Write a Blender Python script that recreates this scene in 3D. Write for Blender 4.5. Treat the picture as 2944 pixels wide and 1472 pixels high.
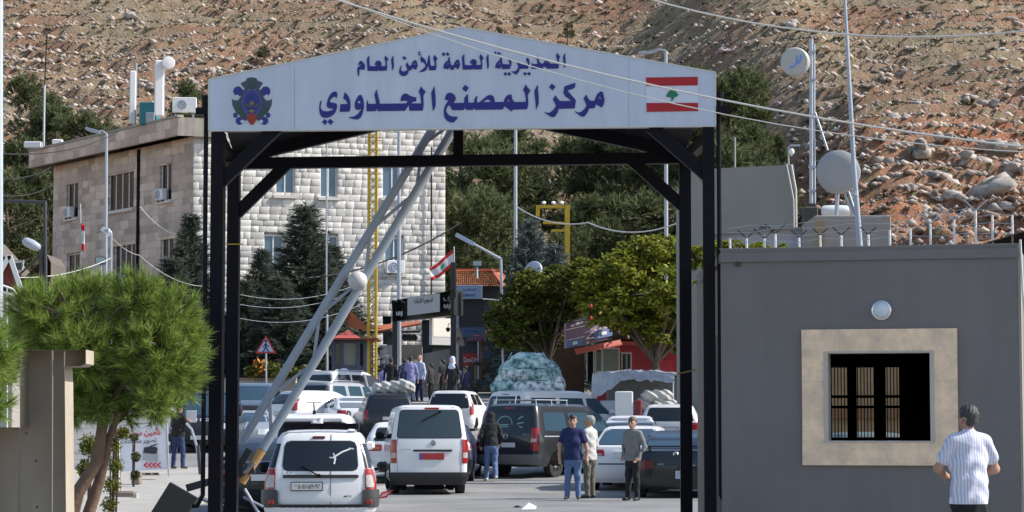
import bpy, math, random
import numpy as np
from mathutils import Vector, Matrix
from mathutils.geometry import tessellate_polygon
for _o in list(bpy.data.objects): bpy.data.objects.remove(_o)
S = bpy.context.scene
COL = S.collection
# ------------------------------------------------------------------ camera, light, exposure
F, YH, CAMZ = 7029.0, 1240.0, 1.48          # focal length and horizon in photo pixels (2944 wide), eye height
PITCH = math.atan((YH-736)/F)
cam = bpy.data.cameras.new('camera'); camo = bpy.data.objects.new('camera', cam); COL.objects.link(camo)
cam.sensor_width = 36; cam.lens = 36*F/2944; cam.clip_end = 3000; cam.clip_start = .5
camo.location = (0, 0, CAMZ); camo.rotation_euler = (math.pi/2+PITCH, 0, 0)
S.camera = camo
SUN_EL, SUN_X, SUN_Y = 40.0, 1.0, 0.0
w = bpy.data.worlds.new("World"); S.world = w; w.use_nodes = True
nt = w.node_tree
sky = nt.nodes.new('ShaderNodeTexSky'); sky.sky_type = 'NISHITA'; sky.sun_disc = False
sky.sun_elevation = math.radians(SUN_EL); sky.sun_rotation = math.atan2(SUN_X, SUN_Y)
bg = nt.nodes['Background']; nt.links.new(sky.outputs[0], bg.inputs[0]); bg.inputs[1].default_value = .15
sl = bpy.data.lights.new('sun', 'SUN'); sl.energy = 4.5; sl.angle = math.radians(.5); sl.color = (1, .955, .89)
so = bpy.data.objects.new('sun', sl); COL.objects.link(so)
_e = math.radians(SUN_EL)
SUN = Vector((SUN_X*math.cos(_e), SUN_Y*math.cos(_e), math.sin(_e))).normalized()
so.rotation_euler = (-SUN).to_track_quat('-Z', 'Y').to_euler()
S.view_settings.view_transform = 'Standard'; S.view_settings.look = 'None'
S.view_settings.exposure = 0.46; S.view_settings.gamma = 1.0; S.view_settings.use_curve_mapping = False
S.cycles.max_bounces = 6; S.cycles.transparent_max_bounces = 6; S.cycles.use_denoising = True
R = random.Random(7)
NR = np.random.RandomState(11)

# ------------------------------------------------------------------ pixel -> place
def P(x, y, d):                               # photo pixel (2944 wide) at depth d
    xc, yc = (x-1472)/F, -(y-736)/F
    c, s = math.cos(PITCH), math.sin(PITCH)
    dy = c-yc*s; k = d/dy
    return Vector((xc*k, d, CAMZ+(s+yc*c)*k))
def Q(x, y, d): return P(x*8/7, y*8/7, d)
def PX(x, d): return P(x, YH, d).x
def QX(x, d): return PX(x*8/7, d)
_gd = [-50, 0, 24, 38, 45, 54, 62, 66, 76, 85, 97, 110, 116, 124, 135, 160]
_gz = [-.05, -.02, 0, -.12, .0, .08, .24, .40, .85, 1.30, 1.95, 2.75, 3.15, 3.5, 4.0, 5.0]
def G(d): return float(np.interp(d, _gd, _gz))
def sstep(a, b, t): t = np.clip((t-a)/(b-a), 0, 1); return t*t*(3-2*t)
def hill_z(x, d):
    x = np.asarray(x, float); d = np.asarray(d, float)
    sr = sstep(8, 30, x)
    t = d-(140-22*sstep(8, 24, x))
    z = 4+np.where(t > 0, .46*t, .5*t)+sr*(3.2*sstep(0, 9, t)-.10*np.maximum(t, 0))
    return z+np.where(d > 300, -.5*(d-300)*.4, 0)

# ------------------------------------------------------------------ materials
MATS = {}
def mat(name, col, rough=.6, metal=0, var=.12, vs=3.0, bump=0, bs=30, coat=0, spec=.5, isl=0, trans=0, col2=None, sharp=0):
    if name in MATS: return MATS[name]
    m = bpy.data.materials.new(name); m.use_nodes = True; t = m.node_tree; N = t.nodes; L = t.links
    b = N['Principled BSDF']; b.inputs['Roughness'].default_value = rough; b.inputs['Metallic'].default_value = metal
    b.inputs['Coat Weight'].default_value = coat; b.inputs['Coat Roughness'].default_value = .04
    b.inputs['Specular IOR Level'].default_value = spec
    b.inputs['Base Color'].default_value = (*col, 1)
    out = b.inputs['Base Color']
    if var or isl:
        tc = N.new('ShaderNodeTexCoord')
        mx = N.new('ShaderNodeMix'); mx.data_type = 'RGBA'
        c2 = col2 or tuple(c*(1-2.2*max(var, isl)) for c in col)
        mx.inputs[6].default_value = (*[min(1, c*(1+max(var, isl)*.8)) for c in col], 1); mx.inputs[7].default_value = (*[max(0, c) for c in c2], 1)
        if isl:
            g = N.new('ShaderNodeNewGeometry'); L.new(g.outputs['Random Per Island'], mx.inputs[0])
        else:
            n = N.new('ShaderNodeTexNoise'); n.inputs['Scale'].default_value = vs; n.inputs['Detail'].default_value = 8; n.inputs['Roughness'].default_value = .65
            L.new(tc.outputs['Object'], n.inputs['Vector'])
            if sharp:
                rp = N.new('ShaderNodeMapRange'); rp.inputs[1].default_value = .5-sharp; rp.inputs[2].default_value = .5+sharp; L.new(n.outputs[0], rp.inputs[0]); L.new(rp.outputs[0], mx.inputs[0])
            else: L.new(n.outputs[0], mx.inputs[0])
        L.new(mx.outputs[2], out)
    if bump:
        tc2 = N.new('ShaderNodeTexCoord'); n2 = N.new('ShaderNodeTexNoise'); n2.inputs['Scale'].default_value = bs; n2.inputs['Detail'].default_value = 6
        bp = N.new('ShaderNodeBump'); bp.inputs['Strength'].default_value = bump; bp.inputs['Distance'].default_value = .02
        L.new(tc2.outputs['Object'], n2.inputs['Vector']); L.new(n2.outputs[0], bp.inputs['Height']); L.new(bp.outputs[0], b.inputs['Normal'])
    if trans:
        tr = N.new('ShaderNodeBsdfTranslucent'); ms = N.new('ShaderNodeMixShader'); ms.inputs[0].default_value = trans
        tr.inputs[0].default_value = (*[min(1, c*1.5) for c in col], 1)
        if var or isl: L.new(mx.outputs[2], tr.inputs[0])
        L.new(b.outputs[0], ms.inputs[1]); L.new(tr.outputs[0], ms.inputs[2]); L.new(ms.outputs[0], N['Material Output'].inputs[0])
    MATS[name] = m
    return m
def paint(name, col, dirt=.10): return mat(name, col, rough=.32, var=dirt, vs=1.3, coat=.5, spec=.4)

# ------------------------------------------------------------------ mesh builder
class MB:
    def __init__(s): s.v = []; s.f = []; s.m = []; s.cm = 0
    def add(s, vs, fs):
        o = len(s.v); s.v += [tuple(v) for v in vs]
        for f in fs: s.f.append(tuple(i+o for i in f)); s.m.append(s.cm)
        return s
    def mi(s, i): s.cm = i; return s
    def box(s, a, b, rot=0, c=None):
        x0, y0, z0 = a; x1, y1, z1 = b
        vs = [(x, y, z) for z in (z0, z1) for x, y in ((x0, y0), (x1, y0), (x1, y1), (x0, y1))]
        if rot:
            cx, cy = c or ((x0+x1)/2, (y0+y1)/2); k, q = math.cos(rot), math.sin(rot)
            vs = [(cx+(x-cx)*k-(y-cy)*q, cy+(x-cx)*q+(y-cy)*k, z) for x, y, z in vs]
        return s.add(vs, [(3, 2, 1, 0), (4, 5, 6, 7), (0, 1, 5, 4), (1, 2, 6, 5), (2, 3, 7, 6), (3, 0, 4, 7)])
    def bbox(s, a, b, e=.01):                     # box with chamfered edges
        x0, y0, z0 = a; x1, y1, z1 = b; e = min(e, (x1-x0)/3, (y1-y0)/3, (z1-z0)/3)
        rings = []
        for z, k in ((z0, e), (z0+e, 0), (z1-e, 0), (z1, e)):
            r = []
            for sx, sy in ((0, 0), (1, 0), (1, 1), (0, 1)):
                X = (x0, x1)[sx]; Y = (y0, y1)[sy]; dx = 1 if sx == 0 else -1; dy = 1 if sy == 0 else -1
                p1 = (X+dx*(e+k), Y+dy*k, z); p2 = (X+dx*k, Y+dy*(e+k), z)
                r += [p2, p1] if (sx, sy) in ((0, 0), (1, 1)) else [p1, p2]
            rings.append(r)
        return s.loft(rings, caps=True)
    def loft(s, rings, closed=True, caps=False):
        o = len(s.v); n = len(rings[0])
        for r in rings: s.v += [tuple(p) for p in r]
        for i in range(len(rings)-1):
            for j in range(n if closed else n-1):
                k = (j+1) % n
                s.f.append((o+i*n+j, o+i*n+k, o+(i+1)*n+k, o+(i+1)*n+j)); s.m.append(s.cm)
        if caps:
            s.f.append(tuple(o+j for j in reversed(range(n)))); s.m.append(s.cm)
            s.f.append(tuple(o+(len(rings)-1)*n+j for j in range(n))); s.m.append(s.cm)
        return s
    def tube(s, pts, r, n=8, caps=True):
        pts = [Vector(p) for p in pts]; rs = r if isinstance(r, (list, tuple)) else [r]*len(pts)
        rings = []; up = None
        for i, p in enumerate(pts):
            t = (pts[min(i+1, len(pts)-1)]-pts[max(i-1, 0)]).normalized()
            if up is None: up = t.orthogonal().normalized()
            up = (up-t*up.dot(t)); up = up.normalized() if up.length > 1e-6 else t.orthogonal().normalized()
            sd = t.cross(up)
            rings.append([p+(up*math.cos(2*math.pi*k/n)+sd*math.sin(2*math.pi*k/n))*rs[i] for k in range(n)])
        return s.loft(rings, caps=caps)
    def bar(s, a, b, wd, h, up=(0, 0, 1)):        # square bar from a to b: wd sideways, h along up
        a = Vector(a); b = Vector(b); t = (b-a).normalized(); u = Vector(up); u = (u-t*u.dot(t)).normalized(); q = t.cross(u)
        r = [[p+q*(i*wd/2)+u*(j*h/2) for i, j in ((-1, -1), (1, -1), (1, 1), (-1, 1))] for p in (a, b)]
        return s.loft(r, caps=True)
    def disc(s, c, ax, r0, r1, h, n=20):          # cylinder / cone along ax
        c = Vector(c); ax = Vector(ax).normalized(); return s.tube([c, c+ax*h], [r0, r1], n)
    def lathe(s, c, prof, ax=(0, 0, 1), n=20):    # prof: (r, h)
        c = Vector(c); ax = Vector(ax).normalized(); u = ax.orthogonal().normalized(); q = ax.cross(u)
        return s.loft([[c+ax*h+(u*math.cos(2*math.pi*k/n)+q*math.sin(2*math.pi*k/n))*max(r, 1e-4) for k in range(n)] for r, h in prof], caps=True)
    def poly(s, loops, nrm, th):                  # extruded flat polygon with holes; loops of Vectors; nrm*th = thickness towards nrm
        loops = [[Vector(p) for p in l] for l in loops]; nv = Vector(nrm).normalized()*th
        flat = [p for l in loops for p in l]; tris = tessellate_polygon(loops)
        s.add([p+nv for p in flat], tris)
        for l in loops:
            n = len(l); s.add([*l, *[p+nv for p in l]], [(i, (i+1) % n, n+(i+1) % n, n+i) for i in range(n)])
        return s
    def quad(s, a, b, c, d): return s.add([a, b, c, d], [(0, 1, 2, 3)])
    def build(s, name, mats, parent=None, smooth=None, local=False):
        me = bpy.data.meshes.new(name)
        vs = s.v
        if parent is not None and not local:
            mi_ = parent_matrix(parent).inverted(); vs = [tuple(mi_ @ Vector(v)) for v in vs]
        me.from_pydata(vs, [], s.f)
        if not isinstance(mats, (list, tuple)): mats = [mats]
        for m in mats: me.materials.append(m)
        if len(mats) > 1: me.polygons.foreach_set('material_index', s.m)
        if smooth:
            me.polygons.foreach_set('use_smooth', [True]*len(me.polygons))
            try: me.set_sharp_from_angle(angle=math.radians(smooth))
            except Exception: pass
        me.update()
        o = bpy.data.objects.new(name, me); COL.objects.link(o)
        if parent is not None: o.parent = parent
        return o
def parent_matrix(o):
    m = Matrix.Translation(o.location) @ o.rotation_euler.to_matrix().to_4x4() @ Matrix.Diagonal((*o.scale, 1))
    return parent_matrix(o.parent) @ m if o.parent else m
def npmesh(name, v, f, mats, mi=None, smooth=False, parent=None):
    v = np.asarray(v, np.float32).reshape(-1, 3); f = np.asarray(f, np.int32); k = f.shape[1]
    me = bpy.data.meshes.new(name); me.vertices.add(len(v)); me.vertices.foreach_set('co', v.ravel())
    me.loops.add(f.size); me.loops.foreach_set('vertex_index', f.ravel())
    me.polygons.add(len(f)); me.polygons.foreach_set('loop_start', np.arange(0, f.size, k, dtype=np.int32))
    if not isinstance(mats, (list, tuple)): mats = [mats]
    for m in mats: me.materials.append(m)
    if mi is not None: me.polygons.foreach_set('material_index', np.asarray(mi, np.int32))
    if smooth: me.polygons.foreach_set('use_smooth', np.ones(len(f), bool))
    me.update(calc_edges=True); me.validate()
    o = bpy.data.objects.new(name, me); COL.objects.link(o)
    if parent is not None: o.parent = parent
    return o
def tag(o, label, cat, group=None):
    o['label'] = label; o['category'] = cat
    if group: o['group'] = group
    return o
def thing(name, label, cat, loc=(0, 0, 0), rz=0, group=None):
    o = bpy.data.objects.new(name, None); COL.objects.link(o); o.location = loc; o.rotation_euler = (0, 0, rz); o.empty_display_size = .3
    return tag(o, label, cat, group)
def kind(o, k): o['kind'] = k; return o
def dup(root, loc, rz=None, label=None, scale=None):
    r = root.copy(); COL.objects.link(r); r.location = loc
    if rz is not None: r.rotation_euler = (0, 0, rz)
    if scale is not None: r.scale = scale if isinstance(scale, tuple) else (scale,)*3
    if label: r['label'] = label
    for ch in [o for o in bpy.data.objects if o.parent == root]:
        c = ch.copy(); COL.objects.link(c); c.parent = r
        for g in [o for o in bpy.data.objects if o.parent == ch]:
            k = g.copy(); COL.objects.link(k); k.parent = c
    return r
# ------------------------------------------------------------------ text
# Arabic glyphs are given as presentation forms, already in display order (left to right)
def text_pts(s, bold=0):
    cu = bpy.data.curves.new('lettering', 'FONT'); cu.body = s; cu.size = 1; cu.resolution_u = 3; cu.offset = bold
    o = bpy.data.objects.new('lettering', cu); COL.objects.link(o)
    dg = bpy.context.evaluated_depsgraph_get(); me = o.evaluated_get(dg).to_mesh()
    v = [tuple(q.co) for q in me.vertices]; f = [tuple(p.vertices) for p in me.polygons]
    o.evaluated_get(dg).to_mesh_clear(); bpy.data.objects.remove(o); bpy.data.curves.remove(cu)
    return v, f
_AR = {'ا': 'FE8D,FE8E', 'أ': 'FE83,FE84', 'ب': 'FE8F,FE90,FE91,FE92', 'ة': 'FE93,FE94', 'ت': 'FE95,FE96,FE97,FE98', 'ج': 'FE9D,FE9E,FE9F,FEA0',
       'ح': 'FEA1,FEA2,FEA3,FEA4', 'د': 'FEA9,FEAA', 'ر': 'FEAD,FEAE', 'ز': 'FEAF,FEB0', 'س': 'FEB1,FEB2,FEB3,FEB4', 'ص': 'FEB9,FEBA,FEBB,FEBC',
       'ع': 'FEC9,FECA,FECB,FECC', 'غ': 'FECD,FECE,FECF,FED0', 'ق': 'FED5,FED6,FED7,FED8', 'ك': 'FED9,FEDA,FEDB,FEDC', 'ل': 'FEDD,FEDE,FEDF,FEE0',
       'م': 'FEE1,FEE2,FEE3,FEE4', 'ن': 'FEE5,FEE6,FEE7,FEE8', 'و': 'FEED,FEEE', 'ي': 'FEF1,FEF2,FEF3,FEF4'}
def arabic(s):
    out = []
    for i, c in enumerate(s):
        if c not in _AR: out.append(c); continue
        fs = [chr(int(q, 16)) for q in _AR[c].split(',')]
        pj = i > 0 and s[i-1] in _AR and len(_AR[s[i-1]].split(',')) == 4
        nj = len(fs) == 4 and i+1 < len(s) and s[i+1] in _AR
        out.append(fs[(3 if pj else 2) if nj else (1 if pj else 0)])
    return ''.join(reversed(out))
def text_on(name, s, m, c, right, up, width, height=None, parent=None, off=.004, bold=0, th=.003):
    v, f = text_pts(s, bold)
    if not v: return None
    xs = [p[0] for p in v]; ys = [p[1] for p in v]
    kx = width/max(1e-6, max(xs)-min(xs)); ky = height/max(1e-6, max(ys)-min(ys)) if height else kx
    cx, cy = (max(xs)+min(xs))/2, (max(ys)+min(ys))/2
    c = Vector(c); rt = Vector(right).normalized(); u = Vector(up).normalized(); n = rt.cross(u)
    mb = MB(); mb.add([c+rt*((p[0]-cx)*kx)+u*((p[1]-cy)*ky)+n*off for p in v], f)
    return mb.build(name, m, parent)
# ------------------------------------------------------------------ implicit bodies (smooth union of round cones -> surface nets)
def surf_nets(f, lo, h):
    s = f < 0; nx, ny, nz = f.shape
    c = [(0, 0, 0), (1, 0, 0), (0, 1, 0), (1, 1, 0), (0, 0, 1), (1, 0, 1), (0, 1, 1), (1, 1, 1)]
    sl = lambda a, i, j, k: a[i:nx-1+i, j:ny-1+j, k:nz-1+k]
    cnt = sum(sl(s, *q).astype(int) for q in c); mask = (cnt > 0) & (cnt < 8)
    idx = -np.ones(mask.shape, int); I = np.argwhere(mask); idx[mask] = np.arange(len(I))
    acc = np.zeros((len(I), 3)); n = np.zeros(len(I))
    for a in range(8):
        for b in range(a+1, 8):
            if sum(abs(c[a][k]-c[b][k]) for k in range(3)) != 1: continue
            fa = sl(f, *c[a])[mask]; fb = sl(f, *c[b])[mask]; cr = (fa < 0) != (fb < 0)
            t = np.where(cr, fa/np.where(cr, fa-fb, 1), 0)
            p = np.array(c[a])+t[:, None]*(np.array(c[b])-np.array(c[a])); acc += np.where(cr[:, None], p, 0); n += cr
    V = lo+(I+acc/n[:, None])*h; Fs = []
    for ax in range(3):
        u, w_ = [(1, 2), (2, 0), (0, 1)][ax]
        A = np.take(s, range(s.shape[ax]-1), ax); B = np.take(s, range(1, s.shape[ax]), ax)
        E = np.argwhere(A != B); E = E[(E[:, u] > 0) & (E[:, w_] > 0) & (E[:, u] < s.shape[u]-1) & (E[:, w_] < s.shape[w_]-1)]
        def cell(du, dw): q = E.copy(); q[:, u] -= du; q[:, w_] -= dw; return idx[q[:, 0], q[:, 1], q[:, 2]]
        q = np.stack([cell(1, 1), cell(0, 1), cell(0, 0), cell(1, 0)], 1)
        fl = s[E[:, 0], E[:, 1], E[:, 2]]
        Fs.append(np.where(fl[:, None], q, q[:, ::-1]))
    return V, np.concatenate(Fs)
def cone_sdf(p, a, b, r1, r2, fl=(1, 1, 1)):
    fl = np.array(fl, float); q = p/fl; a = np.array(a, float)/fl; b = np.array(b, float)/fl
    ab = b-a; L = max(1e-9, float(ab @ ab)); t = np.clip(((q-a) @ ab)/L, 0, 1)
    return (np.linalg.norm(q-a-t[..., None]*ab, axis=-1)-(r1+(r2-r1)*t))*fl.min()
def blob(name, prims, mats, h, parent=None, k=.03, noise=None):
    """prims: (a, b, r1, r2, material index, flatten)"""
    al = np.array([q[i] for q in prims for i in (0, 1)], float); rm = max(max(q[2], q[3]) for q in prims)*1.3+3*h
    lo = al.min(0)-rm; hi = al.max(0)+rm; n = np.ceil((hi-lo)/h).astype(int)+1
    g = np.stack(np.meshgrid(*[lo[i]+np.arange(n[i])*h for i in range(3)], indexing='ij'), -1)
    f = None
    for q in prims:
        d = cone_sdf(g, q[0], q[1], q[2], q[3], q[5] if len(q) > 5 else (1, 1, 1))
        if f is None: f = d
        else: e = np.clip(.5+.5*(f-d)/k, 0, 1); f = f*(1-e)+d*e-k*e*(1-e)
    if noise is not None: f = f+noise(g)
    V, Fc = surf_nets(f, lo, h)
    ct = V[Fc].mean(1); ds = np.stack([cone_sdf(ct, q[0], q[1], q[2], q[3], q[5] if len(q) > 5 else (1, 1, 1)) for q in prims], 1)
    mi = np.array([q[4] for q in prims])[ds.argmin(1)]
    return npmesh(name, V, Fc, mats, mi, True, parent)
# ------------------------------------------------------------------ common materials
M_ASPH = mat('asphalt', (.240, .236, .228), .9, var=.17, vs=.45, sharp=.2, bump=.5, bs=50)
M_PAVE = mat('pale concrete paving', (.42, .40, .36), .9, var=.18, vs=1.2, bump=.3, bs=40)
M_EARTH = mat('red earth', (.30, .17, .105), .95, var=.3, vs=.25, bump=.6, bs=5, col2=(.26, .21, .14))
M_CONC = mat('weathered concrete', (.40, .365, .31), .9, var=.2, vs=1.4, bump=.25, bs=25)
M_DGREY = mat('dark grey render', (.188, .175, .170), .85, var=.13, vs=.9, bump=.06, bs=60)
M_BLACK = mat('black painted steel', (.006, .006, .010), .45, var=0, spec=.12)
M_BLKPL = mat('black plastic', (.018, .018, .02), .5, var=0)
M_GALV = mat('galvanised steel', (.42, .45, .50), .42, metal=.55, var=.12, vs=6)
M_GREYP = mat('grey painted steel', (.38, .43, .50), .4, var=.15, vs=5)
M_WHITE = mat('white paint', (.78, .78, .77), .5, var=.06, vs=2)
M_STEELD = mat('dark steel', (.05, .05, .055), .5, metal=.3, var=0)
M_RUBBER = mat('tyre rubber', (.018, .018, .018), .85, var=0)
M_GLASS = mat('dark window glass', (.012, .016, .02), .06, var=0, spec=.6)
M_GLASSB = mat('blue window glass', (.035, .07, .10), .07, var=0, spec=.6)
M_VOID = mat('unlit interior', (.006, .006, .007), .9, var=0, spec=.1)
M_RED = mat('red paint', (.50, .02, .025), .5, var=.1)
M_GREEN = mat('green paint', (.01, .16, .09), .5, var=0)
M_YEL = mat('yellow painted steel', (.62, .42, .01), .5, var=.25, vs=3, col2=(.28, .17, .02))
M_TILE = mat('orange roof tiles', (.50, .15, .07), .75, var=.25, vs=4)
M_CABLE = mat('pale cable', (.55, .55, .52), .6, var=0)
M_CABLEK = mat('black cable', (.012, .012, .012), .6, var=0)
M_BARK = mat('bark', (.14, .10, .075), .95, var=.35, vs=6, bump=.8, bs=14)
M_NAVY = mat('navy sign paint', (.012, .012, .19), .5, var=0)
M_BOARD = mat('pale sign panel', (.52, .59, .70), .42, var=.06, vs=.9)
M_LIMB = mat('pale limestone', (.42, .37, .325), .92, var=.3, vs=1.6, sharp=.2, bump=.5, bs=9)
M_ROCK = mat('limestone rubble', (.46, .38, .315), .95, isl=.32)
M_TUFT = mat('dry grass tufts', (.27, .235, .125), .95, isl=.25)

def streaks(m, lo=.82, sc=(5, 5, .35)):                # rain streaks: noise stretched downwards
    t = m.node_tree; N = t.nodes; L = t.links; b = N['Principled BSDF']; tc = N.new('ShaderNodeTexCoord'); mp = N.new('ShaderNodeMapping'); mp.inputs['Scale'].default_value = sc
    n = N.new('ShaderNodeTexNoise'); n.inputs['Scale'].default_value = 1; n.inputs['Detail'].default_value = 9; n.inputs['Roughness'].default_value = .7; r = N.new('ShaderNodeMapRange'); r.inputs[1].default_value = .38; r.inputs[2].default_value = .62; r.inputs[3].default_value = lo; r.inputs[4].default_value = 1.06
    x = N.new('ShaderNodeMix'); x.data_type = 'RGBA'; x.blend_type = 'MULTIPLY'; x.inputs[0].default_value = 1; src = b.inputs['Base Color'].links[0].from_socket
    L.new(tc.outputs['Object'], mp.inputs[0]); L.new(mp.outputs[0], n.inputs['Vector']); L.new(n.outputs[0], r.inputs[0]); L.new(src, x.inputs[6]); L.new(r.outputs[0], x.inputs[7]); L.new(x.outputs[2], b.inputs['Base Color'])
streaks(M_DGREY, .93, (1.3, 1.3, .22)); streaks(M_BOARD, .93, (3, 3, .5)); streaks(M_CONC, .8)
# ------------------------------------------------------------------ ground, road, pavement, hill
def sheet(name, x0, x1, d0, d1, nx, nd, off, m, fn=None):
    xs = np.linspace(x0, x1, nx); ds = np.linspace(d0, d1, nd); X, D = np.meshgrid(xs, ds)
    Z = np.interp(D, _gd, _gz)+off if fn is None else fn(X, D)
    V = np.stack([X, D, Z], -1).reshape(-1, 3); i = np.arange(nx*nd).reshape(nd, nx)
    Fq = np.stack([i[:-1, :-1], i[:-1, 1:], i[1:, 1:], i[1:, :-1]], -1).reshape(-1, 4)
    return kind(npmesh(name, V, Fq, m, smooth=True), 'structure')
sheet('ground', -400, 400, -60, 150, 60, 120, -.012, M_EARTH)
sheet('road', -6.2, 16, 6, 66, 20, 60, 0, M_ASPH)
sheet('road', -22, 22, 66, 124, 20, 60, .004, M_ASPH)
sheet('pavement', -20, -6.3, 20, 66.2, 12, 60, .10, M_PAVE)
kb = MB()
for d in np.arange(20, 66, 2.0): kb.bbox((-6.32, d, G(d+1)-.1), (-6.18, d+1.98, G(d+1)+.125), .02)
kind(kb.build('kerb', M_PAVE), 'structure')

def vnoise(seed, n=64):
    r = np.random.RandomState(seed).rand(n, n)
    def f(x, y):
        xi = np.floor(x).astype(int); yi = np.floor(y).astype(int); u = x-xi; v = y-yi; u = u*u*(3-2*u); v = v*v*(3-2*v)
        g = lambda a, b: r[(xi+a) % n, (yi+b) % n]
        return (g(0, 0)*(1-u)+g(1, 0)*u)*(1-v)+(g(0, 1)*(1-u)+g(1, 1)*u)*v-.5
    return f
_n = [vnoise(i) for i in range(6)]
def hill_fn(X, D):
    sr = sstep(11, 24, X); cut = sr*(1-sstep(10, 24, D-(140-22*sr)))
    rg = .35+.65*sstep(-8, -16, X)*(1-sstep(185, 215, D))+cut*1.6    # rougher ground on the left and in the red cut bank
    n = _n[0](X/9, D/9)*1.6+cut*(np.abs(_n[4](X/2.6, D/3.4))*5.0-np.abs(_n[5](X/1.4, D/1.9))*2.6)+_n[1](X/3.1, D/4.2)*1.1*rg+_n[2](X/1.2, D/1.7)*.75*rg+_n[3](X/.55, D/.8)*.3*rg
    terr = (np.floor((D+_n[4](X/6, D/20)*6)/3.2)-(D+_n[4](X/6, D/20)*6)/3.2)*.55
    return hill_z(X, D)+(n+terr)*sstep(-4, 4, D-(140-22*sr))
def hill_z1(x, d): return float(hill_fn(np.array([float(x)]), np.array([float(d)]))[0])
def soil_mat(name, c1, c2, red):
    m = bpy.data.materials.new(name); m.use_nodes = True; t = m.node_tree; N = t.nodes; L = t.links; bs = N['Principled BSDF']; bs.inputs['Roughness'].default_value = .97; bs.inputs['Specular IOR Level'].default_value = .1
    tc = N.new('ShaderNodeTexCoord')
    def noise(sc, det=8, ro=.65, dist=0): n = N.new('ShaderNodeTexNoise'); n.inputs['Scale'].default_value = sc; n.inputs['Detail'].default_value = det; n.inputs['Roughness'].default_value = ro; n.inputs['Distortion'].default_value = dist; L.new(tc.outputs['Object'], n.inputs['Vector']); return n.outputs[0]
    def rng(s, a, b, c=0, d=1): r = N.new('ShaderNodeMapRange'); r.inputs[1].default_value = a; r.inputs[2].default_value = b; r.inputs[3].default_value = c; r.inputs[4].default_value = d; L.new(s, r.inputs[0]); return r.outputs[0]
    def mix(f, a, b, bt='MIX'):
        x = N.new('ShaderNodeMix'); x.data_type = 'RGBA'; x.blend_type = bt
        if hasattr(f, 'links'): L.new(f, x.inputs[0])
        else: x.inputs[0].default_value = f
        for i, c in ((6, a), (7, b)):
            if hasattr(c, 'links'): L.new(c, x.inputs[i])
            else: x.inputs[i].default_value = (*c, 1)
        return x.outputs[2]
    def mul(a, b): x = N.new('ShaderNodeMath'); x.operation = 'MULTIPLY'; L.new(a, x.inputs[0]); L.new(b, x.inputs[1]); return x.outputs[0]
    base = mix(rng(noise(.07, 7, .6, 1.0), .42, .60), c1, c2)
    base = mix(rng(noise(1.1, 8, .7), .50, .62), base, (.20, .175, .105))                # low dry plants
    v = N.new('ShaderNodeTexVoronoi'); v.inputs['Scale'].default_value = 2.3; L.new(tc.outputs['Object'], v.inputs['Vector'])
    st = mul(rng(v.outputs['Distance'], .30, .20), rng(noise(.5, 4), .47, .56)); base = mix(st, base, (.50, .44, .375))
    v2 = N.new('ShaderNodeTexVoronoi'); v2.inputs['Scale'].default_value = 5.0; L.new(tc.outputs['Object'], v2.inputs['Vector'])
    st2 = mul(rng(v2.outputs['Distance'], .28, .18), rng(noise(.9, 4), .48, .55)); base = mix(st2, base, (.46, .41, .35))
    base = mix(rng(noise(2.6, 12, .75), .54, .66), base, (.075, .06, .04))             # woody scrub, and crevice shade painted in as dark specks
    L.new(base, bs.inputs['Base Color'])
    bp = N.new('ShaderNodeBump'); bp.inputs['Strength'].default_value = 1; bp.inputs['Distance'].default_value = .22; L.new(noise(3.2, 10, .7), bp.inputs['Height'])
    bq_ = N.new('ShaderNodeBump'); bq_.inputs['Strength'].default_value = .9; bq_.inputs['Distance'].default_value = .25; L.new(st, bq_.inputs['Height']); L.new(bp.outputs[0], bq_.inputs['Normal']); L.new(bq_.outputs[0], bs.inputs['Normal'])
    return m
m = soil_mat('hillside soil', (.275, .155, .100), (.290, .228, .155), 0); mred = soil_mat('red cut earth', (.37, .135, .07), (.35, .19, .115), 1)
xs = np.concatenate([np.linspace(-160, -52, 30)[:-1], np.linspace(-52, 56, 310), np.linspace(56, 160, 30)[1:]])
ds = np.concatenate([np.linspace(112, 238, 330), np.linspace(240, 420, 40)])
X, D = np.meshgrid(xs, ds); V = np.stack([X, D, hill_fn(X, D)], -1).reshape(-1, 3); i = np.arange(X.size).reshape(X.shape)
HQ = np.stack([i[:-1, :-1], i[:-1, 1:], i[1:, 1:], i[1:, :-1]], -1).reshape(-1, 4); hc = V[HQ].mean(1); tt = hc[:, 1]-(140-22*sstep(8, 24, hc[:, 0]))
kind(npmesh('hillside', V, HQ, [m, mred], ((hc[:, 0]+_n[1](hc[:, 1]/5, hc[:, 0]/5)*8 > 13) & (tt < 30+12*sstep(16, 26, hc[:, 0])+_n[0](hc[:, 0]/6, hc[:, 1]/6)*18)).astype(int), smooth=True), 'structure')

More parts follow.
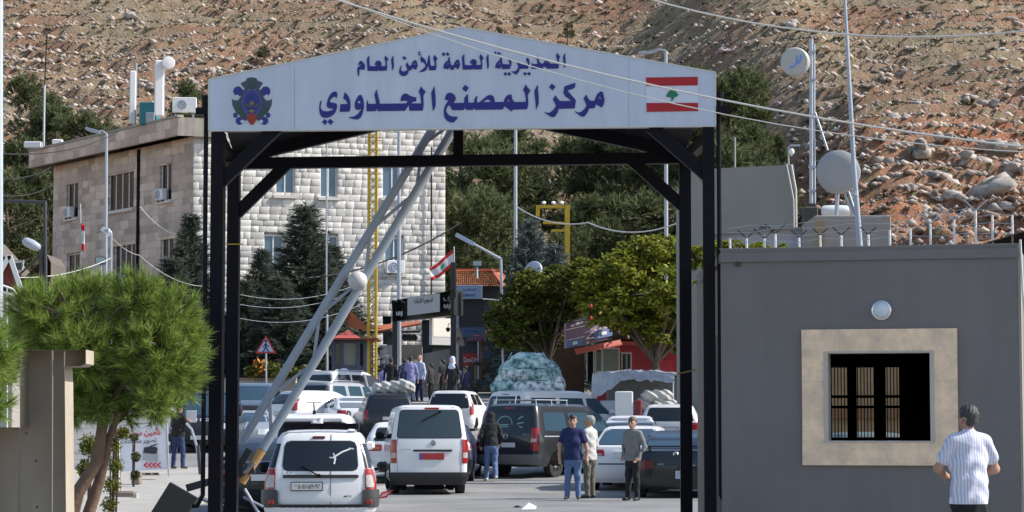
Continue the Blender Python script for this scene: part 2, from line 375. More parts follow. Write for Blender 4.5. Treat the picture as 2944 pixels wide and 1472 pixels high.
import bmesh
def ico(sub):
    b = bmesh.new(); bmesh.ops.create_icosphere(b, subdivisions=sub, radius=1)
    v = np.array([q.co[:] for q in b.verts]); f = np.array([[q.index for q in p.verts] for p in b.faces]); b.free(); return v, f
ICO1, ICO2, ICO3 = ico(1), ico(2), ico(3)
OCT = (np.array([(1, 0, 0), (-1, 0, 0), (0, 1, 0), (0, -1, 0), (0, 0, 1), (.2, .1, -.9)], float), np.array([(0, 2, 4), (2, 1, 4), (1, 3, 4), (3, 0, 4), (2, 0, 5), (1, 2, 5), (3, 1, 5), (0, 3, 5)]))
HUL = (np.array([(1, .2, .1), (-.9, .3, -.1), (.2, .95, .2), (-.1, -1, 0), (.3, .1, .9), (-.5, -.2, .7), (.5, -.6, -.6), (-.3, .5, -.7), (.8, -.5, .4)], float), None)
_bm = bmesh.new(); [_bm.verts.new(q) for q in HUL[0]]; bmesh.ops.convex_hull(_bm, input=_bm.verts[:]); bmesh.ops.triangulate(_bm, faces=_bm.faces[:]); _bm.verts.index_update(); HUL = (np.array([q.co[:] for q in _bm.verts]), np.array([[q.index for q in p.verts] for p in _bm.faces])); _bm.free()
def rocks(name, n, xr, dr, sz, m, keep=None, squash=.7, base=ICO1, fn=hill_fn):
    vs, fs = [], []; o = 0
    x = NR.uniform(*xr, n); d = NR.uniform(*dr, n)
    if keep is not None:
        k = keep(x, d) > NR.rand(n); x, d = x[k], d[k]
    z = fn(x, d)
    s = sz[0]+(sz[1]-sz[0])*NR.rand(len(x))**3.4
    bv, bf = base
    for i in range(len(x)):
        q = bv*(1+.6*(NR.rand(len(bv), 1)-.5)); q = q*np.array([1.2, .9, squash])*NR.uniform(.75, 1.25, 3)*s[i]
        a = NR.rand()*6.28; c, t = math.cos(a), math.sin(a)
        vs.append(np.stack([q[:, 0]*c-q[:, 1]*t+x[i], q[:, 0]*t+q[:, 1]*c+d[i], q[:, 2]+z[i]+.15*s[i]], 1)); fs.append(bf+o); o += len(bv)
    return npmesh(name, np.concatenate(vs), np.concatenate(fs), m)
def dens(x, d):
    lf = sstep(-6, -18, x)*(1-sstep(195, 220, d))
    cutz = sstep(13, 20, x)*(1-sstep(152, 166, d))
    ch = np.clip(_n[5](x/7, d/9)*1.6+.35, 0, 1)
    return np.clip(.30*ch+.60*lf*(.4+ch)*(1-cutz)+.30*cutz+.10, 0, 1)
rk = rocks('hillside_rubble', 120000, (-46, 50), (118, 236), (.05, .36), M_ROCK, dens, base=OCT)
sc = rocks('bank_scree', 4200, (9, 50), (117, 168), (.08, .48), mat('red brown broken rock', (.38, .24, .17), .95, isl=.4), lambda x, d: .8*sstep(10, 16, x)*(1-sstep(142, 168, d+_n[0](x/6, d/6)*8)), base=HUL)
kind(sc, 'stuff'); sc['label'] = 'red brown broken rock in the cut bank'
kind(rk, 'stuff'); rk['label'] = 'loose pale stones strewn over the dry hillside'
def tufts(name, n, m, sz, xr, dr, keep=None):
    x = NR.uniform(*xr, n); d = NR.uniform(*dr, n)
    if keep is not None: k = keep(x, d) > NR.rand(n); x, d = x[k], d[k]
    n = len(x); z = hill_fn(x, d); nb = 11
    s = NR.uniform(sz[0], sz[1], n)[:, None]
    a = NR.uniform(0, 6.28, (n, nb)); r = NR.uniform(.3, 1, (n, nb))*s; h = NR.uniform(.12, .62, (n, nb))*s
    bx = x[:, None]+np.cos(a)*r*.25; by = d[:, None]+np.sin(a)*r*.25
    wv = s*.26; p1 = np.stack([bx-np.sin(a)*wv, by+np.cos(a)*wv, np.repeat(z[:, None], nb, 1)-.05], -1)
    p2 = np.stack([bx+np.sin(a)*wv, by-np.cos(a)*wv, np.repeat(z[:, None], nb, 1)-.05], -1)
    p3 = np.stack([bx+np.cos(a)*r, by+np.sin(a)*r, z[:, None]+h], -1)
    V = np.stack([p1, p2, p3], 2).reshape(-1, 3)
    return npmesh(name, V, np.arange(len(V)).reshape(-1, 3), m)
g1 = tufts('dry_grass', 20000, M_TUFT, (.10, .36), (-46, 50), (134, 236), lambda x, d: .35+.5*sstep(190, 215, d)+.3*sstep(0, 12, x)*sstep(165, 175, d))
kind(g1, 'stuff'); g1['label'] = 'straw coloured tufts of grass on the hillside'
g2 = tufts('scrub', 9000, mat('dark thorny scrub', (.10, .085, .05), .95, isl=.3), (.12, .42), (-46, 50), (134, 236), lambda x, d: .25+.5*np.clip(_n[2](x/5, d/6)*2+.3, 0, 1))
kind(g2, 'stuff'); g2['label'] = 'dark low thorny scrub scattered over the hillside'
# single boulders, traced from the photograph: pixel, size in metres
def on_hill(px, py):
    lo = 120.0
    while lo < 330:
        p = P(px, py, lo)
        if hill_z1(p.x, lo) > p.z: return p
        lo += .5
    return P(px, py, 200)
boulder_px = [(2560, 215, 1.1), (2640, 300, 1.6), (2690, 300, .9), (2775, 295, 1.9), (2800, 300, 1.7), (2850, 305, 1.5), (2905, 310, 1.0), (2620, 145, 1.0), (2875, 145, 1.3), (2660, 60, 1.6),
  (2910, 60, 1.8), (2265, 80, 2.0), (2400, 75, 1.4), (2080, 165, 1.5), (2740, 205, 1.0), (2600, 215, 1.2), (2710, 190, .8), (2545, 240, 1.2), (2480, 285, 1.1), (2570, 350, 1.5),
  (2655, 440, 2.0), (2780, 480, 2.2), (2860, 430, 2.0), (2720, 400, 1.2), (2600, 420, 1.4), (2540, 400, .9), (2850, 560, 3.2), (2920, 500, 1.8), (2700, 520, 1.9), (2560, 470, 1.2),
  (2620, 540, 1.3), (2740, 590, 1.5), (2900, 620, 1.6), (2660, 610, 1.1), (2520, 560, 1.0), (610, 210, 1.9), (365, 40, 2.2), (270, 80, 1.1), (700, 100, .9), (520, 190, 1.2), (560, 240, 1.4), (450, 150, .9),
  (300, 245, 1.0), (180, 180, 1.2), (60, 560, 1.7), (40, 610, 1.3), (95, 30, 1.4), (420, 250, 1.3), (660, 30, .9), (1560, 130, 1.1), (1900, 120, 1.2), (1820, 40, 1.0), (2160, 50, .9), (1540, 500, 2.0), (1590, 530, 1.6),
  (2430, 160, .9), (2300, 255, 1.0), (2240, 300, 1.2), (2205, 355, 1.1), (2290, 380, 1.0)]
def hull(n, rv, sq=(1, .85, .7)):                    # angular rock: convex hull of scattered points
    bmh = bmesh.new()
    for q in range(n): u = rv.normal(size=3); u /= np.linalg.norm(u); bmh.verts.new(u*rv.uniform(.75, 1.1)*np.array(sq))
    r_ = bmesh.ops.convex_hull(bmh, input=bmh.verts[:]); bmesh.ops.delete(bmh, geom=[g for g in r_['geom_interior'] if isinstance(g, bmesh.types.BMVert)], context='VERTS'); bmesh.ops.triangulate(bmh, faces=bmh.faces[:]); bmh.verts.index_update()
    v = np.array([q.co[:] for q in bmh.verts]); f = np.array([[q.index for q in p.verts] for p in bmh.faces]); bmh.free(); return v, f
bold_base = []
for k in range(6):
    rv = np.random.RandomState(50+k); vs, fs, o_ = [], [], 0
    for q in range(9):
        v, f = hull(13, rv); sz_ = rv.uniform(.28, .72) if q else .8; c_ = np.array([rv.uniform(-.9, .9), rv.uniform(-.6, .6), rv.uniform(-.35, .25)]) if q else np.zeros(3); vs.append(v*sz_+c_); fs.append(f+o_); o_ += len(v)
    me = npmesh('boulder', np.concatenate(vs), np.concatenate(fs), M_LIMB); bold_base.append(me.data); bpy.data.objects.remove(me)
for i, (px, py, sz) in enumerate(boulder_px):
    p = on_hill(px, py); o = bpy.data.objects.new('boulder', bold_base[i % 6]); COL.objects.link(o)
    o.location = (p.x, p.y+.2*sz, hill_z1(p.x, p.y)-.02*sz); k_ = .62 if py > 330 and px > 2400 else .44; o.scale = (sz*k_*1.1, sz*k_*.95, sz*k_*.9); o.rotation_euler = (R.uniform(-.3, .3), R.uniform(-.3, .3), R.uniform(0, 6.3))
    tag(o, 'weathered grey limestone boulder lying on the open rocky hillside', 'boulder', 'limestone boulders on the hillside')

# ------------------------------------------------------------------ rock-faced stone building
M_ASH = mat('white rock-faced stone', (.72, .68, .62), .9, isl=.15)
M_ASH2 = mat('buff stone', (.63, .51, .425), .9, isl=.17)
streaks(M_ASH2, .86, (.8, .8, .12))
M_MORT = mat('mortar', (.52, .49, .45), .95, var=.1)
class Wall:
    """frame on a vertical wall: o = bottom left seen from outside, u = along, n = outward"""
    def __init__(s, o, u, z=None):
        s.o = Vector(o); s.u = Vector((u[0], u[1], 0)).normalized(); s.n = Vector((s.u.y, -s.u.x, 0))
    def __call__(s, a, z, out=0): return Vector((s.o.x, s.o.y, 0))+s.u*a+Vector((0, 0, z))+s.n*out
    def pix(s, px, py):                              # photo pixel -> (along, z)
        a = P(px, py, 100)-Vector((0, 0, CAMZ)); o = Vector((0, 0, CAMZ))
        k = (s.o-o).dot(s.n)/a.dot(s.n) if abs(a.dot(s.n)) > 1e-9 else 1
        h = o+a*k; return (Vector((h.x, h.y, 0))-Vector((s.o.x, s.o.y, 0))).dot(s.u), h.z
def block_wall(W, length, z0, z1, ch, holes, m, parent, name, relief=.07, bl=(.42, .72), seed=1):
    rr = np.random.RandomState(seed); V = []; Fc = []; o = 0; MV = []; MF = []; nr = int(round((z1-z0)/ch)); hs = rr.uniform(.8, 1.2, nr); hs = np.concatenate([[0], np.cumsum(hs)/hs.sum()])*(z1-z0)+z0
    for r in range(nr):
        za, zb = hs[r], hs[r+1]; ch = zb-za
        segs = [(0, length)]
        for (a0, a1, h0, h1) in holes:
            if min(zb, h1)-max(za, h0) > ch*.5:
                ns = []
                for s0, s1 in segs:
                    if a1 <= s0 or a0 >= s1: ns.append((s0, s1)); continue
                    if a0 > s0: ns.append((s0, a0))
                    if a1 < s1: ns.append((a1, s1))
                segs = ns
        for s0, s1 in segs:
            q0 = len(MV); MV += [W(s0, za, -.008), W(s1, za, -.008), W(s1, zb, -.008), W(s0, zb, -.008)]; MF.append((q0, q0+1, q0+2, q0+3))
            x = s0
            first = True
            while x < s1-.02:
                w_ = rr.uniform(*bl)*(rr.uniform(.4, 1) if first else 1); first = False
                if s1-x-w_ < .22: w_ = s1-x
                g = .008; nx, nz = 5, 3
                us = x+g+(w_-2*g)*np.array([0, .14+rr.uniform(-.05, .08), .5+rr.uniform(-.15, .15), .86+rr.uniform(-.08, .05), 1]); zs = za+g+(ch-2*g)*np.array([0, .22+rr.uniform(-.08, .1), .74+rr.uniform(-.1, .08), 1])
                pts = []
                kx, kz = rr.uniform(-.012, .012, 2); top = rr.uniform(.5, 1)*relief
                for j, zz in enumerate(zs):
                    for i, uu in enumerate(us):
                        e = i in (0, nx-1) or j in (0, nz)
                        pts.append(W(uu, zz, (.006 if e else 1)*(1 if e else top*rr.uniform(.75, 1.2)+kx*(i-2)+kz*(j-1.5))))
                back = [W(us[i], zs[j], -.25) for i, j in ((0, 0), (nx-1, 0), (nx-1, nz), (0, nz))]
                V += pts+back
                for j in range(nz):
                    for i in range(nx-1): q = o+j*nx+i; Fc.append((q, q+1, q+nx+1, q+nx))
                c = [o, o+nx-1, o+nz*nx+nx-1, o+nz*nx]; b = [o+nx*(nz+1)+k for k in range(4)]
                for k in range(4): Fc.append((c[(k+1) % 4], c[k], b[k], b[(k+1) % 4]))
                o += nx*(nz+1)+4; x += w_
    mi_ = parent_matrix(parent).inverted(); V = [tuple(mi_ @ Vector(v)) for v in V]
    mo = npmesh(name, V, Fc, m, parent=parent); npmesh('mortar', [tuple(mi_ @ Vector(v)) for v in MV], MF, M_MORT, parent=mo); return mo
def wbox(mb, W, a0, a1, z0, z1, o0, o1):
    p = [W(a, z, o) for z in (z0, z1) for a, o in ((a0, o1), (a1, o1), (a1, o0), (a0, o0))]
    return mb.add(p, [(3, 2, 1, 0), (4, 5, 6, 7), (0, 1, 5, 4), (1, 2, 6, 5), (2, 3, 7, 6), (3, 0, 4, 7)])
cx = PX(480*8/7, 125); CORN = Vector((cx, 125, 0)); A1 = math.radians(18)
WF = Wall(CORN, (math.cos(A1), math.sin(A1)))
LF = 13.5
dl = Vector((-.563, .826, 0)).normalized(); LL = 17.6
WL = Wall(CORN+dl*LL, -dl)
bld = thing('stone_building', 'three storey building of rough white stone with a buff left side and flat overhanging roof', 'building', (CORN.x, CORN.y, 3.3))
ZR = 16.62
def win_rect(W, x0, y0, x1, y1):
    a, z1 = W.pix(x0*8/7, y0*8/7); b, z0 = W.pix(x1*8/7, y1*8/7); a2, _ = W.pix(x0*8/7, y1*8/7); return [min(a, b), max(a, b), min(z0, z1), max(z0, z1)]
FW = [win_rect(WF, *q) for q in ((694, 405, 741, 492), (806, 405, 848, 497), (962, 405, 1012, 498), (968, 597, 1015, 690), (664, 590, 712, 690), (806, 592, 850, 690), (962, 790, 1012, 870))]
LW = [win_rect(WL, *q) for q in ((168, 462, 196, 546), (272, 440, 336, 522), (403, 414, 431, 502), (286, 612, 340, 700), (404, 596, 436, 690), (168, 640, 200, 720))]
block_wall(WF, LF, 3.2, ZR+.9, .33, FW, M_ASH, bld, 'front_wall', .045, bl=(.34, .68), seed=3)
block_wall(WL, LL, 3.2, ZR, .40, LW, M_ASH2, bld, 'side_wall', .022, bl=(.6, 1.1), seed=4)
core = MB()
pts = [WF(0, 0, -.2), WF(LF, 0, -.2), WF(LF, 0, -10), WL(0, 0, -8), WL(0, 0, -.2), WL(LL-.05, 0, -.2)]
core.poly([[Vector((p.x, p.y, 3.0)) for p in pts]], (0, 0, 1), ZR-3.0-.05); core.build('core', M_MORT, bld)
rf = MB()
OV = 1.0
pr = [WL(-1.2, 0, OV), WL(LL+.2, 0, OV), WF(1.2, 0, .35) , WF(1.2, 0, -9), WL(-1.2, 0, -8)]
rf.poly([[Vector((p.x, p.y, ZR-.05)) for p in pr]], (0, 0, 1), .95); rfo = rf.build('roof', M_CONC, bld)
cp = MB(); wbox(cp, WL, -1.25, LL+.25, ZR+.9, ZR+1.02, OV-.3, OV+.06); cp.build('coping', M_CONC, rfo)
tr = MB()                                              # stone facing of the eave
rr_ = WL
block_wall(Wall(WL(-1.2, 0, OV+.01), -dl), LL+1.4, ZR-.02, ZR+.88, .44, [], M_ASH2, bld, 'fascia', .02, bl=(.7, 1.2), seed=9)
def window(W, r, par, curtain=True, mull=1, grille=False):
    a0, a1, z0, z1 = r
    f = MB(); t = .06
    for q in ((a0, a0+t, z0, z1), (a1-t, a1, z0, z1), (a0+t, a1-t, z0, z0+t), (a0+t, a1-t, z1-t, z1)): wbox(f, W, *q, -.17, -.12)
    for k in range(mull):
        c = a0+(a1-a0)*(k+1)/(mull+1); wbox(f, W, c-.03, c+.03, z0+t, z1-t, -.17, -.11)
    wo = f.build('window', M_WHITE, par)
    M_BG = mat('facade window glass', (.09, .16, .23), .1, var=.2, vs=1.5, spec=.7); g = MB(); g.quad(W(a0, z0, -.15), W(a1, z0, -.15), W(a1, z1, -.15), W(a0, z1, -.15)); g.build('pane', M_BG if curtain else M_GLASS, wo)
    s = MB(); wbox(s, W, a0-.12, a1+.12, z0-.16, z0-.01, -.2, .16); s.build('sill', M_ASH, wo)
    return wo
for i, r in enumerate(FW): window(WF, r, bld, i != 6, 1)
for i, r in enumerate(LW): window(WL, r, bld, False, 3 if i in (1, 3) else 1)
lt = MB()
for r in LW: lt = MB(); wbox(lt, WL, r[0]-.15, r[1]+.15, r[3]+.02, r[3]+.34, 0, .06); lt.build('lintel', M_ASH2, bld)
dp = MB(); a, z = WL.pix(352*8/7, 380*8/7); dp.tube([WL(a, ZR-.1, .08), WL(a, 3.5, .08)], .09, 8); dp.build('drainpipe', M_BLACK, bld)
a, z = WF.pix(1083*8/7, 500*8/7); dp = MB(); dp.tube([WF(a, ZR-.1, .16), WF(a, 6, .16)], .04, 6); dp.build('drainpipe', M_BLACK, bld)
def aircon(label, c, u, wd=.85, hg=.6):
    u = Vector(u).normalized(); n = Vector((u.y, -u.x, 0)); o = thing('air_conditioner', label, 'air conditioner', c, math.atan2(u.y, u.x), 'air conditioning units')
    b = MB(); b.bbox((-wd/2, -.16, 0), (wd/2, .16, hg), .03); b.build('casing', M_WHITE, o, local=True)
    g = MB(); g.lathe((-.12, -.165, hg/2), [(.24, 0), (.25, .02), (.20, .025), (.19, .005), (.13, .01), (.12, .022), (.08, .022), (.07, .005), (.03, .01), (0, .02)], (0, -1, 0), 20); g.build('fan_grille', M_GREYP, o, local=True)
    k = MB(); k.box((-.3, -.12, -.08), (-.24, .3, -.001)).box((.24, -.12, -.08), (.3, .3, -.001)); k.build('bracket', M_STEELD, o, local=True)
    return o
r = FW[3]; p = WF((r[0]+r[1])/2, r[2]+.02, .18); aircon('white air conditioner on the sill of the lower right facade window', p, WF.u, 1.0, .68)
r = LW[0]; aircon('air conditioner on the far left window sill of the buff wall', WL((r[0]+r[1])/2-.1, r[2]+.02, .15), WL.u, .8, .6)
r = LW[2]; aircon('air conditioner under the upper window near the building corner', WL((r[0]+r[1])/2-.2, r[2]+.02, .15), WL.u, .8, .6)
# roof equipment
def roofp(x, y, d=126.5): return Q(x, y, d)
p = roofp(464, 281, 125.5); ac_ = aircon('white air conditioner standing on the roof of the stone building', Vector((p.x, p.y, p.z-.05)), (1, .1), 1.25, .78); b = MB(); b.box((-.5, -.1, ZR+.9-p.z), (-.4, .1, -.08)).box((.4, -.1, ZR+.9-p.z), (.5, .1, -.08)); b.build('stand', M_GALV, ac_, local=True)
def panel_antenna(label, x0, x1, y0, y1, d):
    a = roofp((x0+x1)/2, y1, d); h = roofp(x0, y0, d).z; wd = roofp(x1, y1, d).x-roofp(x0, y1, d).x; zb = ZR+.9
    o = thing('panel_antenna', label, 'antenna', (a.x, a.y, zb), .2, 'mobile phone antennas on the roof')
    b = MB(); b.bbox((-wd/2, -.1, a.z-zb), (wd/2, .1, h-zb), .05); b.build('radome', M_WHITE, o, local=True)
    b = MB(); b.tube([(wd*.55, .2, 0), (wd*.55, .2, h-zb+.45)], .05, 8); b.build('mast', M_GALV, o, local=True)
    b = MB(); b.box((-.05, .1, (h+a.z)/2-zb), (wd*.6, .2, (h+a.z)/2-zb+.08)); b.build('clamp', M_STEELD, o, local=True)
panel_antenna('slim white panel antenna on the roof left of the teal cabinet', 325, 341, 178, 312, 128)
panel_antenna('tall white panel antenna beside the small round dish', 388, 411, 152, 292, 126.6)
def dish(label, c, r, face, mname=M_WHITE, depth=.25, mast=None, group=None):
    o = thing('dish_antenna', label, 'dish antenna', c, 0, group); fv = Vector(face).normalized()
    b = MB(); b.lathe((0, 0, 0), [(r*.96, 0), (r, -.02), (r, -depth*.5), (r*.75, -depth), (0.1, -depth*1.15), (0, -depth*1.15)], fv, 32)
    b.build('drum', mname, o, 40, local=True)
    b = MB(); b.lathe((0, 0, 0), [(r*.955, 0), (r*.9, .03), (r*.5, .05), (0, .055)], fv, 32); b.build('radome', mname, o, 40, local=True)
    return o
o = dish('small white round dish beside the tall panel antenna', roofp(424, 158, 126.4), .34, (.25, -1, 0))
b = MB(); c = roofp(424, 158, 126.4); b.tube([c+Vector((0, .25, 0)), c+Vector((-.3, .3, 0)), Vector((c.x-.3, c.y+.3, ZR+.9))], .04, 6); b.build('mast', M_GALV, o)
p0, p1 = roofp(345, 310), roofp(390, 252)
o = thing('equipment_cabinet', 'teal painted equipment cabinet on the roof between two antennas', 'cabinet', (p0.x, 127.5, ZR+.9))
M_TEAL = mat('teal paint', (.02, .20, .22), .5, var=.1)
b = MB(); b.bbox((p0.x, 127.2, ZR+.9), (p1.x, 128.2, p1.z), .03); b.build('body', M_TEAL, o)
b = MB(); b.bbox((p0.x+.35, 127.1, ZR+1.0), (p0.x+.8, 127.195, ZR+1.5), .02); b.build('meter_box', M_GREYP, o)
p = roofp(110, 365, 138); h = roofp(110, 125, 138)
o = thing('whip_antenna', 'thin tall whip antenna on the left end of the building roof', 'antenna', (p.x, p.y, ZR+.9))
b = MB(); b.tube([(0, 0, 0), (0, 0, (h.z-ZR)*.55)], .07, 6); b.build('pole', M_GALV, o, local=True)
b = MB(); b.tube([(0, 0, (h.z-ZR)*.551), (.1, 0, h.z-ZR)], .035, 6); b.build('rod', M_BLACK, o, local=True)
p = roofp(100, 372, 138)
o = thing('floodlight', 'pair of small white floodlights at the far roof corner', 'floodlight', (p.x, p.y, ZR+.9))
b = MB(); b.bbox((-.9, -.1, 0), (.1, .3, .38), .05); b.build('lamp_housing', M_WHITE, o, local=True)
b = MB(); b.bbox((.7, -.1, .2), (1.3, .2, .5), .05).tube([(1, .1, 0), (1, .1, .2)], .04); b.build('lamp_housing', M_WHITE, o, local=True)

# ------------------------------------------------------------------ guard booth
d0 = 26.5; bl = P(1815*8/7, YH, d0); br0 = P(2562*8/7, YH, d0)
an = math.radians(14); W3 = Wall((bl.x, d0, 0), (math.cos(an), -math.sin(an)))
# right end where the pixel column meets the wall line
LB = W3.pix(2562*8/7, 900)[0]
zt = P(1820*8/7, 628*8/7, d0).z
bt = thing('guard_booth', 'dark grey rendered guard booth with a stone framed window', 'booth', (bl.x, d0, 0))
wr = list(W3.pix(2075*8/7, 1113*8/7))+list(W3.pix(2350*8/7, 882*8/7)); wa0, wz0, wa1, wz1 = wr
fr = list(W3.pix(2020*8/7, 1170*8/7))+list(W3.pix(2408*8/7, 826*8/7)); fa0, fz0, fa1, fz1 = fr
far = P(1752*8/7, 700, 30.8); DEP = 4.3
def bshell():
    b = MB(); T = .22; zb = -.3
    out = [W3(0, 0), W3(LB, 0), W3(LB, 0, -DEP), Vector((far.x, 30.8, 0))]
    # front wall around the opening
    for q in ((0, wa0, zb, zt), (wa1, LB, zb, zt), (wa0, wa1, zb, wz0), (wa0, wa1, wz1, zt)): wbox(b, W3, *q, -T, 0)
    b.build('front_wall', M_DGREY, bt)
    for nm, A, B in (('side_wall', out[1]-W3.n*T, out[2]), ('door_wall', out[3], out[0]-W3.n*T)):
        q = MB(); t = (B-A).normalized(); n = Vector((t.y, -t.x, 0))
        q.poly([[A+Vector((0, 0, zb)), B+Vector((0, 0, zb)), B-n*T+Vector((0, 0, zb)), A-n*T+Vector((0, 0, zb))]], (0, 0, 1), zt-zb)
        q.build(nm, M_DGREY if nm == 'side_wall' else mat('brown render with bounce light', (.22, .185, .155), .9, var=.15), bt)  # door wall is browner: tan bounce light is put into its colour
    # rear wall with a barred window
    A = out[2]; B = out[3]; WB = Wall((B.x, B.y, 0), (A.x-B.x, A.y-B.y))
    L2 = (A-B).length; x0, za = WB.pix(2383, 1270); x1, zc = WB.pix(2590, 1052)
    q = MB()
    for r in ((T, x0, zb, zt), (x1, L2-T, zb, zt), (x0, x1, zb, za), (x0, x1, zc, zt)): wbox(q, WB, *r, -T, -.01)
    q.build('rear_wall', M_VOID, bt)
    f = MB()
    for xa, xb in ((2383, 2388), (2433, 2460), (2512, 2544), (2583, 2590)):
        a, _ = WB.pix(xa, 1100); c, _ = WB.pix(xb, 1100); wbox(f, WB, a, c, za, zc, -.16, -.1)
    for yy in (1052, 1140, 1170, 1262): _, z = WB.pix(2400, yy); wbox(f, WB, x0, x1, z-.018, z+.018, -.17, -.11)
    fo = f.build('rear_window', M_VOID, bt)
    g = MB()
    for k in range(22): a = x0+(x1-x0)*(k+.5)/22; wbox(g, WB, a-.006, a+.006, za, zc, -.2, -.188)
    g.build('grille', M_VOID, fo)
    rf = MB(); rf.poly([[p*.999+Vector((0, 0, zt-.14)) for p in out]], (0, 0, 1), .1); rf.build('roof', M_DGREY, bt)
    cp = MB(); wbox(cp, W3, -.01, LB+.02, zt+.001, zt+.012, -.22, .003); cp.build('coping', mat('pale roof edge line', (.26, .25, .24), .9, var=.1), bt)  # no real coping: strip added to colour the thin light line on top
    e = MB(); wbox(e, W3, LB+.001, LB+.03, -.3, zt-.01, -.25, .004); e.build('corner_trim', M_CONC, bt)
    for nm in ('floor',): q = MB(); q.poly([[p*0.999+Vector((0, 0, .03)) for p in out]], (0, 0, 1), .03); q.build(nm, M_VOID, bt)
    jb = MB(); t = (out[3]-out[0]).normalized(); n = Vector((t.y, -t.x, 0))*-1
    p = out[0]+t*.9; jb.bar(p+n*.03+Vector((0, 0, 0)), p+n*.03+Vector((0, 0, 2.55)), .1, .07, t); jb.build('door_frame', M_CONC, bt)
bshell()
MARB = mat('veined beige marble', (.80, .585, .39), .5, var=.22, vs=4.5, sharp=.14, col2=(.62, .48, .35))
wf = MB()
nseg = 4
for k in range(nseg):
    a, c = fa0+(fa1-fa0)*k/nseg, fa0+(fa1-fa0)*(k+1)/nseg
    wbox(wf, W3, a+.0006, c-.0006, wz1, fz1, -.005, .045); wbox(wf, W3, a+.0006, c-.0006, fz0, wz0, -.005, .045)
for k in range(3):
    z, z2 = wz0+(wz1-wz0)*k/3, wz0+(wz1-wz0)*(k+1)/3
    wbox(wf, W3, fa0+.002, wa0-.0, z+.0006, z2-.0006, -.005, .045); wbox(wf, W3, wa1, fa1-.002, z+.0006, z2-.0006, -.005, .045)
wfo = wf.build('window_frame', MARB, bt)
rv = MB(); t = .045
for q in ((wa0, wa0+t, wz0, wz1), (wa1-t, wa1, wz0, wz1), (wa0+t, wa1-t, wz1-t*.5, wz1), (wa0+t, wa1-t, wz0, wz0+t*.4)): wbox(rv, W3, *q, -.2, .052)
rv.build('reveal', mat('pale stone', (.50, .46, .40), .6, var=.1), wfo)
st = MB(); a, z = W3.pix(1856*8/7, 664*8/7); st.disc(W3(a, z, -.01), W3.n, .032, .028, .04, 12); st.build('spout', mat('mossy pipe', (.07, .068, .04), .9, var=.2), bt)
a, z = W3.pix(2218*8/7, 781*8/7); c = W3(a, z, 0)
o = thing('bulkhead_lamp', 'round glass bulkhead lamp on the wall above the booth window', 'lamp', c)
b = MB(); b.lathe(c, [(.10, 0), (.105, .02), (.105, .035), (.09, .045), (0.02, .046)], W3.n, 28); b.build('rim', mat('chrome', (.75, .75, .75), .25, metal=.8, var=0), o, 40)
b = MB(); b.lathe(c+W3.n*.046, [(.088, 0), (.08, .035), (.05, .06), (0, .07)], W3.n, 24); b.build('lamp_glass', mat('frosted glass', (.62, .70, .76), .25, var=.08, vs=20), o, 60)
# cable on the right corner of the booth
o = tag(MB().tube([W3(LB+.03, zt+.05, 0), W3(LB+.05, zt-.5, .03), W3(LB+.1, zt-1.1, .02), W3(LB+.2, zt-1.5, 0)], .012, 6).build('cable', M_CABLE), 'pale cable hanging down the right corner of the booth', 'cable')
# ------------------------------------------------------------------ border gate
dL, dR = 27.2, 26.78
gl, gr = P(603, YH, dL), P(2056, YH, dR)
WG = Wall((gl.x, gl.y, 0), (gr.x-gl.x, gr.y-gl.y))
def gp(x, y, out=0): a, z = WG.pix(x, y); return WG(a, z, out)
gate = thing('border_gate', 'tall black steel gate with a gabled sign board over the road', 'gate', (gl.x+2.8, gl.y, -.1))
DR = 29.3
rl, rrr = P(651, YH, DR+.1), P(1988, YH, DR-.1); WR = Wall((rl.x, rl.y, 0), (rrr.x-rl.x, rrr.y-rl.y))
def rp(x, y, out=0): a, z = WR.pix(x, y); return WR(a, z, out)
def post(W, x0, x1, ztop, parent):
    a, _ = W.pix(x0, 800); c, _ = W.pix(x1, 800); b = MB(); wbox(b, W, a, c, -.3, ztop, -.16, 0); return b.build('post', M_BLACK, parent)
zb = WG.pix(603, 380)[1]
zrb = WR.pix(660, 452)[1]
post(WG, 603, 639, zb, gate); post(WG, 2021.5, 2056, zb, gate)
post(WR, 651, 685, zrb+.05, gate); post(WR, 1954, 1988, zrb+.05, gate)
# board: folded sheet metal box with the gable outline
out = [(602, 377), (602, 229), (1326, 79), (2057, 209), (2057, 363)]
bp = [gp(x, y, .03) for x, y in out]
b = MB(); b.poly([[p-WG.n*.16 for p in bp]], WG.n, .16); bo = b.build('sign_board', M_BOARD, gate)
e = MB()
for i in range(5):
    p, q = bp[i], bp[(i+1) % 5]; c = sum(bp, Vector())/5
    up = WG.n; e.bar(p+WG.n*.004-WG.n*.02, q+WG.n*.004-WG.n*.02, .016, .045, up)
e.build('edge_trim', mat('pale aluminium', (.55, .55, .52), .4, metal=.3, var=0), bo)
s = MB()
for x in (848, 1808): s.bar(gp(x, 372, .0305), gp(x, 190 if x < 900 else 160, .0305), .006, .002, WG.n)
s.build('panel_seam', mat('seam grey', (.33, .38, .46), .6, var=0), bo)
